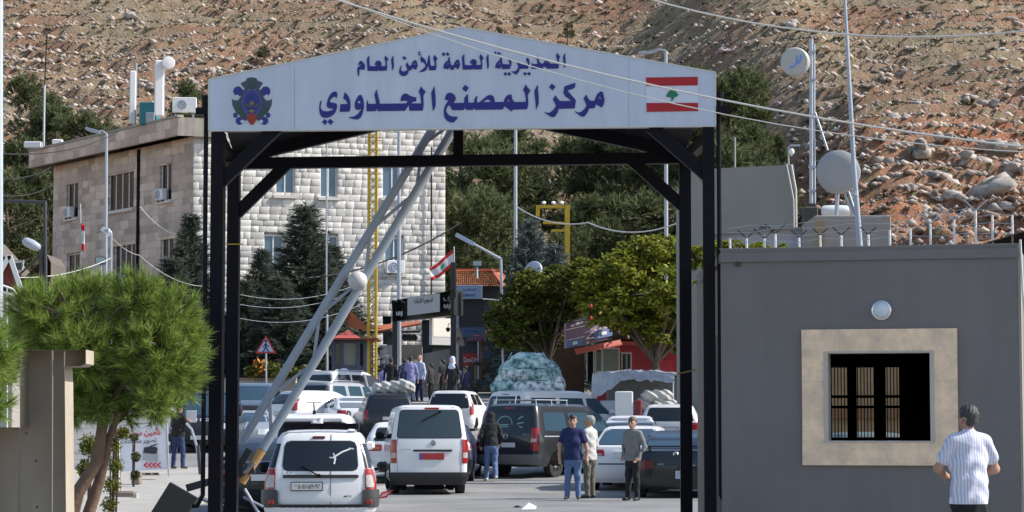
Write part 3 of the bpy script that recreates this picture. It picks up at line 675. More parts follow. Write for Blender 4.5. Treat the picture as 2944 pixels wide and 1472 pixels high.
# rear frame, rafters, roof
def gbar(p, q, wd, h, parent=gate, name='beam', m=M_BLACK, up=(0, 0, 1)):
    return MB().bar(p, q, wd, h, up).build(name, m, parent)
gbar(rp(680, 468.5, -.08), rp(1960, 452, -.08), .12, .135)
gbar(rp(1317, 462, -.07), rp(1317, 300, -.07), .1, .118, name='king_post', up=WR.u)
zap = WR.pix(1317, 296)[1]
eL, eR, ap = rp(668, 455, -.08), rp(1972, 440, -.08), rp(1317, 300, -.08)
gbar(eL, ap, .12, .15, name='rafter'); gbar(ap, eR, .12, .15, name='rafter')
bt0, bt1, bta = gp(612, 250, -.15), gp(2048, 230, -.15), gp(1326, 112, -.15)
rfm = MB(); th = Vector((0, 0, -.035)); u5 = Vector((0, 0, .10))
rfm.add([bt0, bta, ap+u5, eL+u5, bt0+th, bta+th, ap+u5+th, eL+u5+th], [(0, 1, 2, 3), (7, 6, 5, 4), (0, 4, 5, 1), (2, 6, 7, 3), (0, 3, 7, 4)])
rfm.add([bta, bt1, eR+u5, ap+u5, bta+th, bt1+th, eR+u5+th, ap+u5+th], [(0, 1, 2, 3), (7, 6, 5, 4), (1, 5, 6, 2), (0, 4, 5, 1)])
rfm.build('roof', mat('dark roof sheet', (.02, .02, .022), .6, var=.1), gate)
# knee braces
gbar(gp(632, 520, -.08), gp(795, 362, -.08), .1, .145, name='knee_brace'); gbar(gp(2030, 500, -.08), gp(1872, 362, -.08), .1, .145, name='knee_brace')
gbar(rp(678, 612, -.08), rp(822, 470, -.08), .1, .14, name='knee_brace'); gbar(rp(1962, 590, -.08), rp(1812, 455, -.08), .1, .14, name='knee_brace')
M_TAN = mat('tan brace with bounce light', (.30, .23, .15), .85, var=.2, vs=3)  # tan of the side braces has the bounce light put into its colour
for (A, B) in ((gp(625, 378, -.16), rp(668, 460, 0)), (gp(2040, 366, -.16), rp(1972, 448, 0))):
    gbar(A-Vector((0, 0, .07)), B-Vector((0, 0, .03)), .09, .13, name='side_beam')
    gbar(A-Vector((0, 0, .62)), A.lerp(B, .75)-Vector((0, 0, .12)), .07, .1, name='side_brace', m=M_TAN)
# downpipes with hoppers
for x, lab, sx in ((592, 1, -1), (2066, 1, 1)):
    t = gp(x, 300 if sx < 0 else 290, -.02); bt_ = gp(x, 1455, -.02)
    q = MB(); q.tube([t, Vector((t.x, t.y, bt_.z+.12)), Vector((t.x+.06*sx, t.y-.02, bt_.z)), Vector((t.x+.12*sx, t.y-.04, bt_.z))], .026, 10)
    q.lathe((t.x, t.y, t.z-.02), [(.03, -.1), (.05, .02), (.06, .12), (.0, .13)], n=12); q.build('downpipe', M_BLACK, gate, 40)
gt = MB()
for x0, x1, y0, y1 in ((563, 602, 310, 330), (2057, 2098, 305, 330)):
    p = gp(x0, y1, -.02); q = gp(x1, y0, -.02); gt = MB(); gt.box((min(p.x, q.x), p.y-.06, p.z), (max(p.x, q.x), p.y+.1, q.z)); gt.build('gutter_end', M_BLACK, gate)
wt = MB(); p = rp(676, 704, .01); wt.box((p.x-.1, p.y-.02, p.z), (p.x+.1, p.y, p.z+.012)); wt.build('wire_tie', M_YEL, gate)
p = rp(1972, 1070, .01); MB().tube([p+Vector((-.1, 0, -.02)), p, p+Vector((.12, -.03, .03))], .01, 6).build('wire_tie', mat('rusty wire', (.35, .2, .08), .8, var=0), gate)

# --- lettering of the board, traced glyph outlines
CR = {'A': (900, 230, 9.2), 'B': (1100, 230, 9.2), 'C': (1300, 230, 9.2), 'D': (1520, 220, 9.2), 'E': (1010, 140, 10.733), 'F': (1240, 140, 12.88), 'G': (1420, 140, 11.709), 'H': (650, 210, 8.05), 'I': (1840, 210, 9.91)}
def cr(k, s):
    x0, y0, q = CR[k]; n = [float(v) for v in s.split()]
    return [(x0+n[i]/q, y0+n[i+1]/q) for i in range(0, len(n), 2)]
GL = [
 [('A', '220 550 240 565 225 650 212 720 225 780 290 830 370 840 470 825 540 795 560 775 430 755 390 730 375 690 380 620 400 540 440 440 500 360 560 318 610 315 645 340 655 380 645 440 632 497 605 455 580 448 530 470 480 520 448 570 470 600 520 612 590 620 635 645 650 690 640 750 615 840 570 910 500 965 420 1000 340 1012 260 995 205 940 185 870 175 760 182 680 200 600')],
 [('A', '315 1045 395 1105 335 1200 250 1125')], [('A', '462 1040 550 1110 485 1200 397 1115')],
 [('A', '850 335 910 390 960 460 990 550 1000 650 998 760 975 845 720 855 722 790 740 650 930 645 905 585 860 535 808 490 830 420')],
 [('A', '1260 402 1290 415 1330 490 1355 600 1358 700 1345 800 1310 930 1270 1000 1210 1050 1140 1052 1050 1038 955 1003 980 990 1060 985 1150 945 1220 880 1270 810 1300 750 1265 780 1210 805 1150 790 1118 740 1112 650 1130 570 1170 490 1220 420'), ('hA', '1230 552 1268 590 1262 625 1220 632 1182 600')],
 [('A', '1455 535 1470 640 1680 640 1660 520 1632 400 1690 258 1720 380 1760 540 1780 640'), ('B', '630 630 685 575 620 560 540 560 490 578 487 510 510 440 550 390 600 368 650 375 750 435 830 460 905 470 890 575 800 590 778 610 795 630 1028 628 1020 520 1000 400 962 315 1028 180 1060 230 1150 320 1100 400 1085 450 1092 560 1095 680 1072 820 720 825 712 760 708 680 690 690 600 825'), ('A', '1725 835 1695 770 1665 835 1430 840 1422 700 1435 600')],
 [('B', '1382 170 1392 300 1410 480 1412 680 1385 760 1340 832 1325 700 1300 450 1297 340')],
 [('B', '1785 345 1850 360 1920 420 1945 490 1930 550 1885 610 1910 622'), ('C', '330 612 325 490 405 390 425 400 435 610 590 608 597 510 650 435 675 440 662 530 668 608 715 605 800 545 890 460 970 412 1040 405 1100 450 1130 540 1138 595 1375 590 1385 530 1430 450 1490 405 1560 392 1580 410 1585 480 1610 540 1650 592 1950 590 1950 480 1925 360 1882 265 1955 130 1985 185 2075 290 2020 380 2005 420 2015 540 2018 650 2000 750 1975 785 1610 795 1590 835 1570 838 1480 770 1385 705 1345 790 620 800 580 745 560 800 390 805 345 745 310 805'), ('B', '1855 808 1800 720 1775 670 1720 720 1690 790 1700 860 1750 930 1830 970 1920 980 2000 985 1960 1060 1890 1130 1800 1130 1710 1090 1650 1010 1625 900 1630 790 1665 680 1730 580 1750 555 1720 545 1655 530 1665 460 1700 390 1745 350'), ('hC', '940 525 990 540 1035 590 825 598 880 555'), ('hC', '1490 525 1530 585 1500 588 1460 550')],
 [('C', '350 140 445 215 375 325 270 240')],
 [('D', '235 235 248 240 255 400 270 560 270 730 200 890 190 720 160 480 155 400')],
 [('D', '710 505 760 580 820 650 870 660 1130 655 1060 600 1020 560 995 565 920 450 945 300 965 265 1245 175 1225 300 1150 345 1030 375 1060 420 1150 520 1240 620 1250 660 1235 760 1220 855 800 865 770 960 720 1040 670 1085 620 1088 540 1045 415 960 430 950 480 970 560 965 640 910 700 840 725 780 690 700 645 620')],
 [('D', '618 200 718 280 640 378 542 290')],
 [('D', '1515 495 1530 500 1570 580 1620 640 1660 655 1745 650 1775 560 1830 460 1900 410 1955 410 1970 440 1990 540 2012 630 1990 740 1945 825 1920 822 1785 745 1740 850 1600 855 1570 940 1520 1020 1470 1070 1420 1075 1340 1035 1225 940 1240 930 1300 960 1380 955 1460 890 1520 810 1525 760 1500 690 1455 600'), ('hD', '1880 545 1920 590 1910 610 1850 570')],
 [('E', '300 380 350 405 410 480 438 550 410 675 380 665 330 655 260 665 265 770 240 870 225 870 205 770 195 650 210 590 260 550 305 525 300 500 270 500 215 525 230 480 260 420')],
 [('E', '550 235 565 240 568 360 580 550 720 555 800 545 775 520 735 515 750 450 790 395 850 380 910 400 945 460 945 500 925 548 1070 552 1070 440 1050 370 1030 310 1065 230 1110 280 1160 325 1120 390 1108 430 1120 560 1105 690 870 697 850 665 825 700 515 700 505 560 490 340')],
 [('E', '1300 230 1310 250 1318 400 1325 560 1310 630 1280 690 1270 640 1255 480 1240 350')],
 [('E', '1730 425 1770 500 1805 545 1860 535 1890 440 1940 385 2005 365 2030 410 2060 530 2010 665 1985 660 1890 605 1855 685 1780 685 1770 760 1720 830 1650 860 1580 855 1515 815 1485 740 1495 650 1530 560 1570 535 1545 610 1545 670 1590 715 1650 715 1720 690 1740 660 1715 590 1690 520'), ('hE', '1955 455 1990 490 1975 510 1930 490')],
 [('E', '1640 240 1715 305 1660 365 1585 305')],
 [('E', '2420 205 2440 350 2455 530 2470 535'), ('F', '10 650 140 650 140 580 110 450 80 360 130 245 180 310 245 385 200 450 185 490 195 600 200 700 175 815'), ('E', '2410 680 2400 560 2375 560 2340 650 2290 700 2220 725 2100 740 2110 725 2200 660 2290 570 2300 540 2250 440 2200 440 2150 400 2140 320 2165 245 2220 290 2280 340 2310 400 2325 520 2365 400 2380 300 2390 250')],
 [('E', '2120 95 2150 110 2150 135 2115 135 2095 165 2120 190 2180 180 2185 190 2100 240 2110 210 2075 190 2070 160 2090 115')],
 [('F', '675 310 690 330 705 450 735 580 755 635 830 635 870 540 930 450 1005 408 1040 450 1080 610 1020 775 990 770 875 705 830 800 725 800 680 705 640 780 460 745 470 640 500 560 560 500 635 435 635 390'), ('hF', '635 525 655 595 585 600'), ('hF', '950 525 990 570 970 585 930 555')],
 [('F', '460 150 530 205 480 300 395 230')], [('F', '605 145 690 220 620 290 545 225')],
 [('F', '1215 225 1235 235 1235 400 1250 590 1265 625 1440 630 1530 610 1490 560 1440 555 1460 480 1510 415 1570 400 1640 420 1690 480 1695 530 1670 615 1840 620 1845 560 1825 440 1785 330 1840 215 1880 270 1950 350 1905 430 1885 470 1900 600 1885 780 1600 785 1578 740 1550 785 1175 790 1165 650 1145 340')],
 [('F', '2110 220 2125 240 2135 450 2145 620 2130 710 2090 775 2080 700 2060 520 2045 360')],
 [('G', '250 280 265 300 285 430 305 530 540 545 530 480 485 410 500 370 545 350 590 390 605 480 595 560 545 695 290 705 250 610 215 690 50 655 65 580 90 500 205 395 210 350'), ('hG', '210 475 230 540 165 535')],
 [('G', '15 150 60 110 110 165 60 195')], [('G', '112 165 170 130 255 180 200 225')], [('G', '395 800 450 855 400 930 330 865')], [('G', '510 800 590 860 530 930 455 865')],
 [('G', '820 440 870 490 920 540 1160 545 1140 480 1085 400 1100 360 1150 310 1200 400 1210 480 1190 560 1150 690 880 690 850 790 790 870 740 885 690 855 590 775 640 780 720 775 790 720 830 640 810 570 780 500')],
 [('G', '1050 795 1110 850 1070 925 990 860')], [('G', '1185 795 1255 855 1200 925 1120 860')],
 [('G', '1480 240 1500 320 1530 430 1560 500 1660 520 1690 480 1720 400 1780 365 1840 365 1850 430 1890 510 2150 525 2145 440 2120 340 2095 250 2140 160 2180 215 2240 280 2200 350 2195 400 2200 530 2180 680 1820 690 1690 610 1640 690 1510 690 1490 640 1460 690 1270 690 1270 580 1285 470 1310 530 1480 530 1460 420 1435 330'), ('hG', '1770 460 1800 505 1760 500')],
 [('G', '2390 170 2405 190 2415 400 2425 540 2400 640 2375 670 2360 620 2345 450 2330 290')],
]
lt = MB()
for g in GL:
    outer = []; loops = []
    for k, sx in g:
        if k[0] == 'h': loops.append(cr(k[1], sx))
        else: outer += cr(k, sx)
    lt.poly([[gp(x, y, .032) for x, y in l] for l in [outer]+loops], WG.n, .006)
lt.build('lettering', M_NAVY, bo)
# --- flag panel
fl = MB(); fw = gp
fo = MB().poly([[gp(x, y, .031) for x, y in ((1857, 223), (2006, 222), (2008, 321), (1858, 323))]], WG.n, .004).build('flag_panel', mat('flag white', (.58, .63, .74), .5, var=0), bo)
MF = mat('flag red', (.38, .006, .012), .55, var=.05)
for k in ('175 140 1645 120 1648 365 185 385', '185 865 1655 862 1660 1095 190 1120'):
    MB().poly([[gp(x, y, .036) for x, y in cr('I', k)]], WG.n, .003).build('red_stripe', MF, fo)
ced = cr('I', '935 430 980 480 1020 520 1010 535 1060 570 1045 590 1120 630 1080 645 1060 670 1040 690 990 705 960 720 975 755 930 760 940 800 860 805 900 770 890 720 830 700 770 695 720 655 790 640 750 610 810 570 800 550 860 510 870 480')
MB().poly([[gp(x, y, .037) for x, y in ced]], WG.n, .003).build('cedar_emblem', M_GREEN, fo)
# --- crest
CB = mat('crest blue', (.022, .03, .22), .5, var=.1, vs=20); CG = mat('crest slate', (.055, .075, .12), .5, var=.25, vs=25); CL = mat('crest green', (.02, .09, .05), .5, var=.2, vs=30)
CGO = mat('crest gold', (.22, .17, .05), .5, var=.1); CRD = mat('crest red', (.35, .03, .02), .5, var=.3, vs=60); CL2 = mat('crest light blue', (.10, .13, .30), .5, var=.1)
crest = thing('crest', 'x', 'x'); bpy.data.objects.remove(crest)
cst = bo
def ell(cx_, cy_, rx, ry, n=26, a0=0, a1=360): return ' '.join('%g %g' % (cx_+rx*math.cos(math.radians(a0+(a1-a0)*i/n)), cy_+ry*math.sin(math.radians(a0+(a1-a0)*i/n))) for i in range(n if a1-a0 == 360 else n+1))
def lay(shapes, m, o, parent, name):
    b = MB()
    for s_ in shapes: b.poly([[gp(x, y, o) for x, y in cr('H', s_)]], WG.n, .0025)
    return b.build(name, m, parent)
wing = '145 600 200 640 290 640 350 560 330 470 400 400 470 380 560 400 480 600 460 900 520 1010 480 1115 400 1090 330 1000 230 900 160 760'
mir = lambda s_: ' '.join('%g %g' % (1222-float(a), float(b_)) for a, b_ in zip(s_.split()[::2], s_.split()[1::2]))
em = lay([wing, mir(wing), '345 250 480 180 490 130 600 105 720 130 730 175 868 240 770 385 450 385'], CG, .031, cst, 'emblem')
lay([ell(290, 430, 108, 110), ell(928, 430, 108, 110), ell(230, 985, 50, 60), ell(985, 985, 50, 60), ell(325, 1115, 88, 92), ell(895, 1115, 92, 92), ell(612, 690, 245, 310)], CB, .034, em, 'blue_field')
lay(['440 720 790 715 830 770 820 800 420 800'], CG, .0385, em, 'horizon_band')
lay([ell(270, 560, 42, 50), ell(950, 560, 42, 50), ell(385, 1130, 35, 40), ell(835, 1130, 35, 40)], M_BOARD, .0385, em, 'scroll_cut')
rb = MB()
for r1, r2 in (((235, 298), (215, 278)), ((195, 240), (182, 226))):
    b_o = [gp(x, y, .037) for x, y in cr('H', ell(612, 690, *r1))]; b_i = [gp(x, y, .037) for x, y in cr('H', ell(612, 690, *r2))]
    rb.poly([b_o, b_i], WG.n, .0025)
rb.build('ring', CL2, em)
lay([ell(605, 275, 78, 92)], CG, .034, em, 'cartouche'); lay([ell(605, 275, 58, 75), '250 840 340 760 350 860 440 960 420 1030 330 960', mir('250 840 340 760 350 860 440 960 420 1030 330 960')], CL, .0365, em, 'green_leaves')
lay([ell(610, 705, 52, 40), ell(610, 890, 60, 36)], CGO, .042, em, 'gold_detail')
lay(['620 905 650 960 730 1010 725 1080 690 1140 615 1225 540 1150 500 1080 500 1010 560 960'], CRD, .042, em, 'red_drop')

# ------------------------------------------------------------------ barrier boom
DB = 29.75
boom = thing('barrier_boom', 'raised grey lattice barrier boom leaning up to the right behind the gate', 'barrier', Q(560, 1260, DB))
def bq(x, y, d=DB): return Q(x, y, d)
b = MB(); b.tube([bq(608, 1112), bq(1150, 222)], .052, 14); b.build('chord', M_GREYP, boom, 40)
b = MB(); b.tube([bq(660, 1130), bq(1196, 232)], .056, 14); b.build('chord', M_GREYP, boom, 40)
b = MB(); b.tube([bq(608, 1214), bq(659, 1131.5)], [.05, .058], 14); b.build('reflective_sleeve', mat('amber reflective tape', (.62, .30, .05), .5, var=.35, vs=6, col2=(.40, .30, .2)), boom, 40)
def on(a, b_, t): return (a[0]+(b_[0]-a[0])*t, a[1]+(b_[1]-a[1])*t)
cA, cB = ((608, 1112), (1150, 222)), ((660, 1130), (1196, 232)); ts = [.04, .13, .24, .36, .48, .60, .72, .84, .93]
for i in range(len(ts)-1):
    a = on(*cA, ts[i]) if i % 2 else on(*cB, ts[i]); c = on(*cB, ts[i+1]) if i % 2 else on(*cA, ts[i+1])
    b = MB(); b.tube([bq(*a), bq(*c)], .021, 8); b.build('lattice_strut', M_GREYP, boom, 40)
b = MB(); b.bar(bq(470, 1228), bq(640, 1180), .10, .09); b.bar(bq(540, 1280), bq(628, 1130), .08, .08); b.build('pivot_arm', M_STEELD, boom)
for a_, c_, r_ in (((500, 1250), (560, 1275), .03), ((615, 1230), (650, 1290), .02), ((612, 1250), (662, 1275), .016), ((612, 1190), (640, 1165), .02)): b = MB(); b.tube([bq(*a_, DB-.06), bq(*c_, DB-.06)], r_, 8); b.build('pivot_bracket', M_GALV, boom)
cw = [bq(x, y, DB-.25) for x, y in ((431, 1213), (500, 1253), (452, 1330), (383, 1290))]
b = MB(); n = (cw[1]-cw[0]).cross(cw[3]-cw[0]).normalized(); b.poly([cw], n, -.16); b.build('counterweight', mat('dark olive steel', (.055, .052, .045), .6, var=.15), boom)
c = bq(900, 707, DB-.14)
o = thing('globe_lamp', 'frosted white globe lamp fixed on the grey barrier boom', 'lamp', c)
b = MB(); bv, bf = ICO3; b.add([c+Vector(v)*.118 for v in bv], [tuple(f) for f in bf]); b.build('globe', mat('frosted globe', (.62, .62, .62), .5, var=.15, vs=25), o, 60)
b = MB(); b.tube([c+Vector((0, .12, -.02)), c+Vector((-.04, .14, -.10)), c+Vector((-.22, .16, -.2))], .018, 8); b.build('bracket', M_BLACK, o)
# ------------------------------------------------------------------ vehicles
M_TAIL = mat('red tail light', (.42, .012, .012), .2, var=.35, vs=14, coat=.6)
M_TAILD = mat('dark red lamp', (.14, .008, .008), .3, var=.2, coat=.4)
M_CLEAR = mat('clear lamp', (.55, .50, .47), .15, var=.25, vs=25, coat=.6)
M_LAMP = mat('headlamp', (.6, .65, .7), .1, var=.2, vs=20, coat=.8)
M_RIM = mat('alloy rim', (.45, .46, .48), .35, metal=.6, var=.15)
M_PLATE = mat('white number plate', (.66, .66, .64), .5, var=.06)
M_CHROME = mat('bright trim', (.6, .6, .62), .2, metal=.9, var=0)
P_WHITE = paint('white car paint', (.74, .74, .74), .06)
P_BLACK = paint('black car paint', (.012, .013, .017), 0)
P_SILV = paint('silver car paint', (.30, .32, .34), .08)
P_BLUE = paint('dark blue car paint', (.035, .04, .085), .08)
P_SLATE = paint('slate blue car paint', (.12, .16, .22), .1)
def cring(l, n=(8, 5, 10)):
    z, yr, yf, hw, rr, rf, br, bf = l; nr, nc, ns = n
    rr = min(rr, hw*.9, (yf-yr)*.45); rf = min(rf, hw*.9, (yf-yr)*.45); pts = []
    bow = lambda x, b: b*(x/hw)**2
    for i in range(nr+1):
        x = -(hw-rr)+2*(hw-rr)*i/nr; pts.append((x, yr+bow(x, br), z))
    yb = bow(hw-rr, br)
    for i in range(1, nc+1):
        a = math.pi/2*i/nc; pts.append((hw-rr+rr*math.sin(a), yr+yb+rr*(1-math.cos(a)), z))
    y0 = yr+yb+rr; yb2 = bow(hw-rf, bf); y1 = yf-yb2-rf
    for i in range(1, ns): pts.append((hw, y0+(y1-y0)*i/ns, z))
    for i in range(nc+1):
        a = math.pi/2*i/nc; pts.append((hw-rf+rf*math.cos(a), y1+rf*math.sin(a), z))
    for i in range(1, nr+1):
        x = (hw-rf)-2*(hw-rf)*i/nr; pts.append((x, yf-bow(x, bf), z))
    for i in range(1, nc+1):
        a = math.pi/2*i/nc; pts.append((-(hw-rf)-rf*math.sin(a), y1+rf*math.cos(a), z))
    for i in range(1, ns): pts.append((-hw, y1+(y0-y1)*i/ns, z))
    for i in range(nc):
        a = math.pi/2*i/nc; pts.append((-(hw-rr)-rr*math.cos(a), y0-rr*math.sin(a), z))
    return pts
class Car:
    def __init__(s, name, label, lv, pnt, loc, rz, cat='car', group=None, wheels=(.8, 3.4), wr=.31, ww=.2, rim=M_RIM):
        s.o = thing(name, label, cat, loc, rz, group); s.lv = [tuple(l)+(.16, .2, .05, .08)[len(l)-4:] for l in lv]; s.W = max(l[3] for l in lv)
        top = s.lv[-1]; z, yr, yf, hw = top[:4]; L = yf-yr
        caps = [(z+.012, yr+L*.12, yf-L*.12, hw*.78, .3, .3, .03, .03), (z+.02, yr+L*.3, yf-L*.3, hw*.4, .3, .3, .02, .02)]
        rows = []
        for a, b_ in zip(s.lv, s.lv[1:]):
            k = max(1, int((b_[0]-a[0])/.12))
            for i in range(k): rows.append(tuple(a[j]+(b_[j]-a[j])*i/k for j in range(8)))
        rows.append(s.lv[-1]); rows += caps
        mb = MB(); mb.loft([cring(r) for r in rows], caps=True); s.body = mb.build('body', pnt, s.o, 38, local=True); s.pnt = pnt
        for y in wheels:
            for sx in (-1, 1): s.wheel(sx, y, wr, ww, rim)
    def at(s, z):
        for a, b in zip(s.lv, s.lv[1:]):
            if a[0] <= z <= b[0]: t = (z-a[0])/max(1e-6, b[0]-a[0]); return [a[i]+(b[i]-a[i])*t for i in range(8)]
        return list(s.lv[0] if z < s.lv[0][0] else s.lv[-1])
    def rear(s, x, z, o=0):
        _, yr, yf, hw, rr, rf, br, bf = s.at(z); x = max(-hw, min(hw, x)); ax = abs(x); y = yr+br*min(ax, hw-rr)**2/hw**2; dx, dy = 0, -1
        if ax > hw-rr: q = min(ax-(hw-rr), rr*.999); y += rr-math.sqrt(rr*rr-q*q); dx = q/rr*math.copysign(1, x); dy = -math.sqrt(1-(q/rr)**2)
        return (x+dx*o, y+dy*o, z)
    def front(s, x, z, o=0):
        _, yr, yf, hw, rr, rf, br, bf = s.at(z); x = max(-hw, min(hw, x)); ax = abs(x); y = yf-bf*min(ax, hw-rf)**2/hw**2; dx, dy = 0, 1
        if ax > hw-rf: q = min(ax-(hw-rf), rf*.999); y -= rf-math.sqrt(rf*rf-q*q); dx = q/rf*math.copysign(1, x); dy = math.sqrt(1-(q/rf)**2)
        return (x+dx*o, y+dy*o, z+o*.3)
    def side(s, sx): return lambda y, z, o=0: (sx*(s.at(z)[3]+o), y, z)
    def patch(s, name, fn, rows, m, o=.006, nc=10, par=None, flip=False, smooth=50):
        rr = []
        for (z, u0, u1), (z2, v0, v1) in zip(rows, rows[1:]):
            k = max(1, int(abs(z2-z)/.08))
            for i in range(k): t = i/k; rr.append((z+(z2-z)*t, u0+(v0-u0)*t, u1+(v1-u1)*t))
        rr.append(rows[-1]); g = [[fn(u0+(u1-u0)*i/nc, z, o) for i in range(nc+1)] for z, u0, u1 in rr]
        b = [[fn(u0+(u1-u0)*i/nc, z, -.02) for i in range(nc+1)] for z, u0, u1 in rr]
        mb = MB(); nr = len(g); mb.add([p for r in g for p in r]+[p for r in b for p in r], [])
        fs = [(j*(nc+1)+i, j*(nc+1)+i+1, (j+1)*(nc+1)+i+1, (j+1)*(nc+1)+i) for j in range(nr-1) for i in range(nc)]
        K = nr*(nc+1); bd = [i for i in range(nc+1)]+[j*(nc+1)+nc for j in range(1, nr)]+[(nr-1)*(nc+1)+i for i in range(nc-1, -1, -1)]+[j*(nc+1) for j in range(nr-2, 0, -1)]
        fs += [(bd[i], K+bd[i], K+bd[(i+1) % len(bd)], bd[(i+1) % len(bd)]) for i in range(len(bd))]
        if flip: fs = [tuple(reversed(f)) for f in fs]
        mb.add([], []); mb.f = fs; mb.m = [0]*len(fs)
        return mb.build(name, m, par or s.o, smooth, local=True)
    def rr(s, z0, z1, a0, a1, b0, b1, r=.06):       # rounded quad rows, a = bottom span, b = top span
        q = .29*r; w_ = lambda t: (a0+(b0-a0)*t, a1+(b1-a1)*t); H = z1-z0; e = lambda z, i: (z, w_((z-z0)/H)[0]+i, w_((z-z0)/H)[1]-i)
        return [e(z0, r), e(z0+q, q), e(z0+r, 0), e(z1-r, 0), e(z1-q, q), e(z1, r)]
    def rwin(s, z0, z1, hb, ht, m=M_GLASS, r=.06, name='rear_window', trim=True):
        if trim: s.patch(name+'_seal', s.rear, s.rr(z0-.018, z1+.018, -hb-.018, hb+.018, -ht-.018, ht+.018, r), M_BLKPL, .003)
        return s.patch(name, s.rear, s.rr(z0, z1, -hb, hb, -ht, ht, r), m, .007)
    def wind(s, z0, z1, hb, ht, m=M_GLASS): return s.patch('windscreen', s.front, s.rr(z0, z1, -hb, hb, -ht, ht, .05), m, .007, flip=True)
    def swin(s, sx, z0, z1, spans, m=M_GLASS, name='side_window'):    # spans: (yb0, yb1, yt0, yt1)
        for a in spans: s.patch(name, s.side(sx), s.rr(z0, z1, *a, .03), m, .006, 6, flip=sx < 0)
    def lamp(s, z0, z1, x0, x1, m=M_TAIL, taper=0, inner=None, name='tail_light', fn=None):
        for sx in (-1, 1):
            a, b = sorted((sx*x0, sx*x1)); f = fn or s.rear
            l = s.patch(name, f, s.rr(z0, z1, a, b, a-sx*taper if sx > 0 else a-sx*taper, b-sx*taper, .02), m, .012, 5, flip=fn is not None)
            if inner:
                h0, h1, m2 = inner; q = (x1-x0)*.15; a, b = sorted((sx*(x0+q), sx*(x1-q)))
                s.patch('lamp_lens', f, s.rr(z0+(z1-z0)*h0, z0+(z1-z0)*h1, a-sx*taper*h0, b-sx*taper*h0, a-sx*taper*h1, b-sx*taper*h1, .015), m2, .018, 4, par=l, flip=fn is not None)
    def band(s, name, z0, z1, hw, m, o=.03, fn=None): return s.patch(name, fn or s.rear, [(z0, -hw, hw), (z0+.03, -hw, hw), (z1-.03, -hw, hw), (z1, -hw, hw)], m, o, 22, flip=fn is not None)
    def rbox(s, name, x0, x1, z0, z1, m, o=.02, d=.03, e=.01):
        y = min(s.rear(x, z)[1] for x in (x0, x1) for z in (z0, z1)); b = MB(); b.bbox((x0, y-o, z0), (x1, y-o+d+.02, z1), e); return b.build(name, m, s.o, local=True)
    def plate(s, x, z, wd=.5, h=.11, m=M_PLATE, txt=None, tm=None, o=.02, edge=M_BLACK):
        p = s.rbox('number_plate', x-wd/2-.012, x+wd/2+.012, z-h/2-.012, z+h/2+.012, edge, o, .02, .004)
        y = min(v.co.y for v in p.data.vertices)
        b = MB(); b.box((x-wd/2, y-.004, z-h/2), (x+wd/2, y+.002, z+h/2)); b.build('plate_face', m, p, local=True)
        if txt:
            c = parent_matrix(s.o) @ Vector((x, y-.006, z)); rt = parent_matrix(s.o).to_3x3() @ Vector((1, 0, 0))
            text_on('plate_number', txt, tm or M_BLACK, c, rt, (0, 0, 1), wd*.86, h*.62, p, .001, .015)
        return p
    def text(s, name, t, x, z, wd, h, m, o=.012):
        y = s.rear(x, z)[1]; c = parent_matrix(s.o) @ Vector((x, y-o, z)); return text_on(name, t, m, c, parent_matrix(s.o).to_3x3() @ Vector((1, 0, 0)), (0, 0, 1), wd, h, s.o, .001, .02)
    def mirror(s, sx, y, z, m=M_BLACK, w_=.2, h=.17):
        hw = s.at(z)[3]; b = MB(); b.bbox((sx*(hw+.05) if sx > 0 else -(hw+.05+w_), y-.06, z-h/2), (hw+.05+w_ if sx > 0 else -(hw+.05), y+.09, z+h/2), .045)
        b.bar((sx*(hw-.03), y+.04, z-h*.25), (sx*(hw+.09), y+.03, z-h*.2), .05, .05)
        b.build('mirror', m, s.o, 40, local=True)
    def wheel(s, sx, y, r, wd, rim):
        hw = s.at(r)[3]; x0 = hw-wd+.015; o = MB(); cx = sx*x0
        o.lathe((cx, y, r), [(r*.6, 0), (r*.93, 0), (r, .03), (r, wd-.03), (r*.94, wd), (r*.66, wd), (r*.6, wd-.02)], (sx, 0, 0), 28); wo = o.build('wheel', M_RUBBER, s.o, 40, local=True)
        b = MB(); b.lathe((cx+sx*(wd-.05), y, r), [(r*.655, 0), (r*.64, .03), (r*.5, .012), (r*.2, .03), (0, .035)], (sx, 0, 0), 24)
        b.build('rim', rim, wo, 40, local=True)
        h = MB()
        for k in range(5):
            a = 2*math.pi*k/5+.3; c = Vector((cx+sx*(wd-.032), y+math.cos(a)*r*.38, r+math.sin(a)*r*.38)); h.disc(c, (sx, 0, 0), r*.13, r*.13, .012, 10)
        h.build('rim_opening', M_BLACK, wo, local=True)
        z0 = s.lv[0][0]
        if z0 < r*2:                                     # flat dark disc painting the shade inside the wheel arch
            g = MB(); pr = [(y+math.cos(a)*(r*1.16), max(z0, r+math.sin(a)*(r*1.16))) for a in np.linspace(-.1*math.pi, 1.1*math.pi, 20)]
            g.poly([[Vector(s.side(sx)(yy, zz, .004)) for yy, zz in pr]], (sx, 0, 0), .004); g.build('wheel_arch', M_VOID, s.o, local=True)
    def rails(s, z, hw, y0, y1, m=M_BLKPL):
        for sx in (-1, 1):
            b = MB(); b.tube([(sx*hw, y0, z-.02), (sx*hw, y0+.1, z+.05), (sx*hw, y1-.1, z+.05), (sx*hw, y1, z-.02)], .018, 8); b.build('roof_rail', m, s.o, 40, local=True)
    def wiper(s, a, b):
        p, q = Vector(s.rear(*a, .03)), Vector(s.rear(*b, .025)); m = MB(); m.bar(p, q, .02, .018); m.disc(p, (0, -1, 0), .03, .03, .02, 10); m.build('wiper', M_BLACK, s.o, local=True)
    def detail_rear(s, W2, zb, zl):                       # tail door shut lines
        b = MB()
        for sx in (-1, 1):
            pts = [s.rear(sx*x, z, .0035) for x, z in zl]; b.tube(pts, .004, 4)
        b.build('shut_line', M_BLKPL, s.o, local=True)
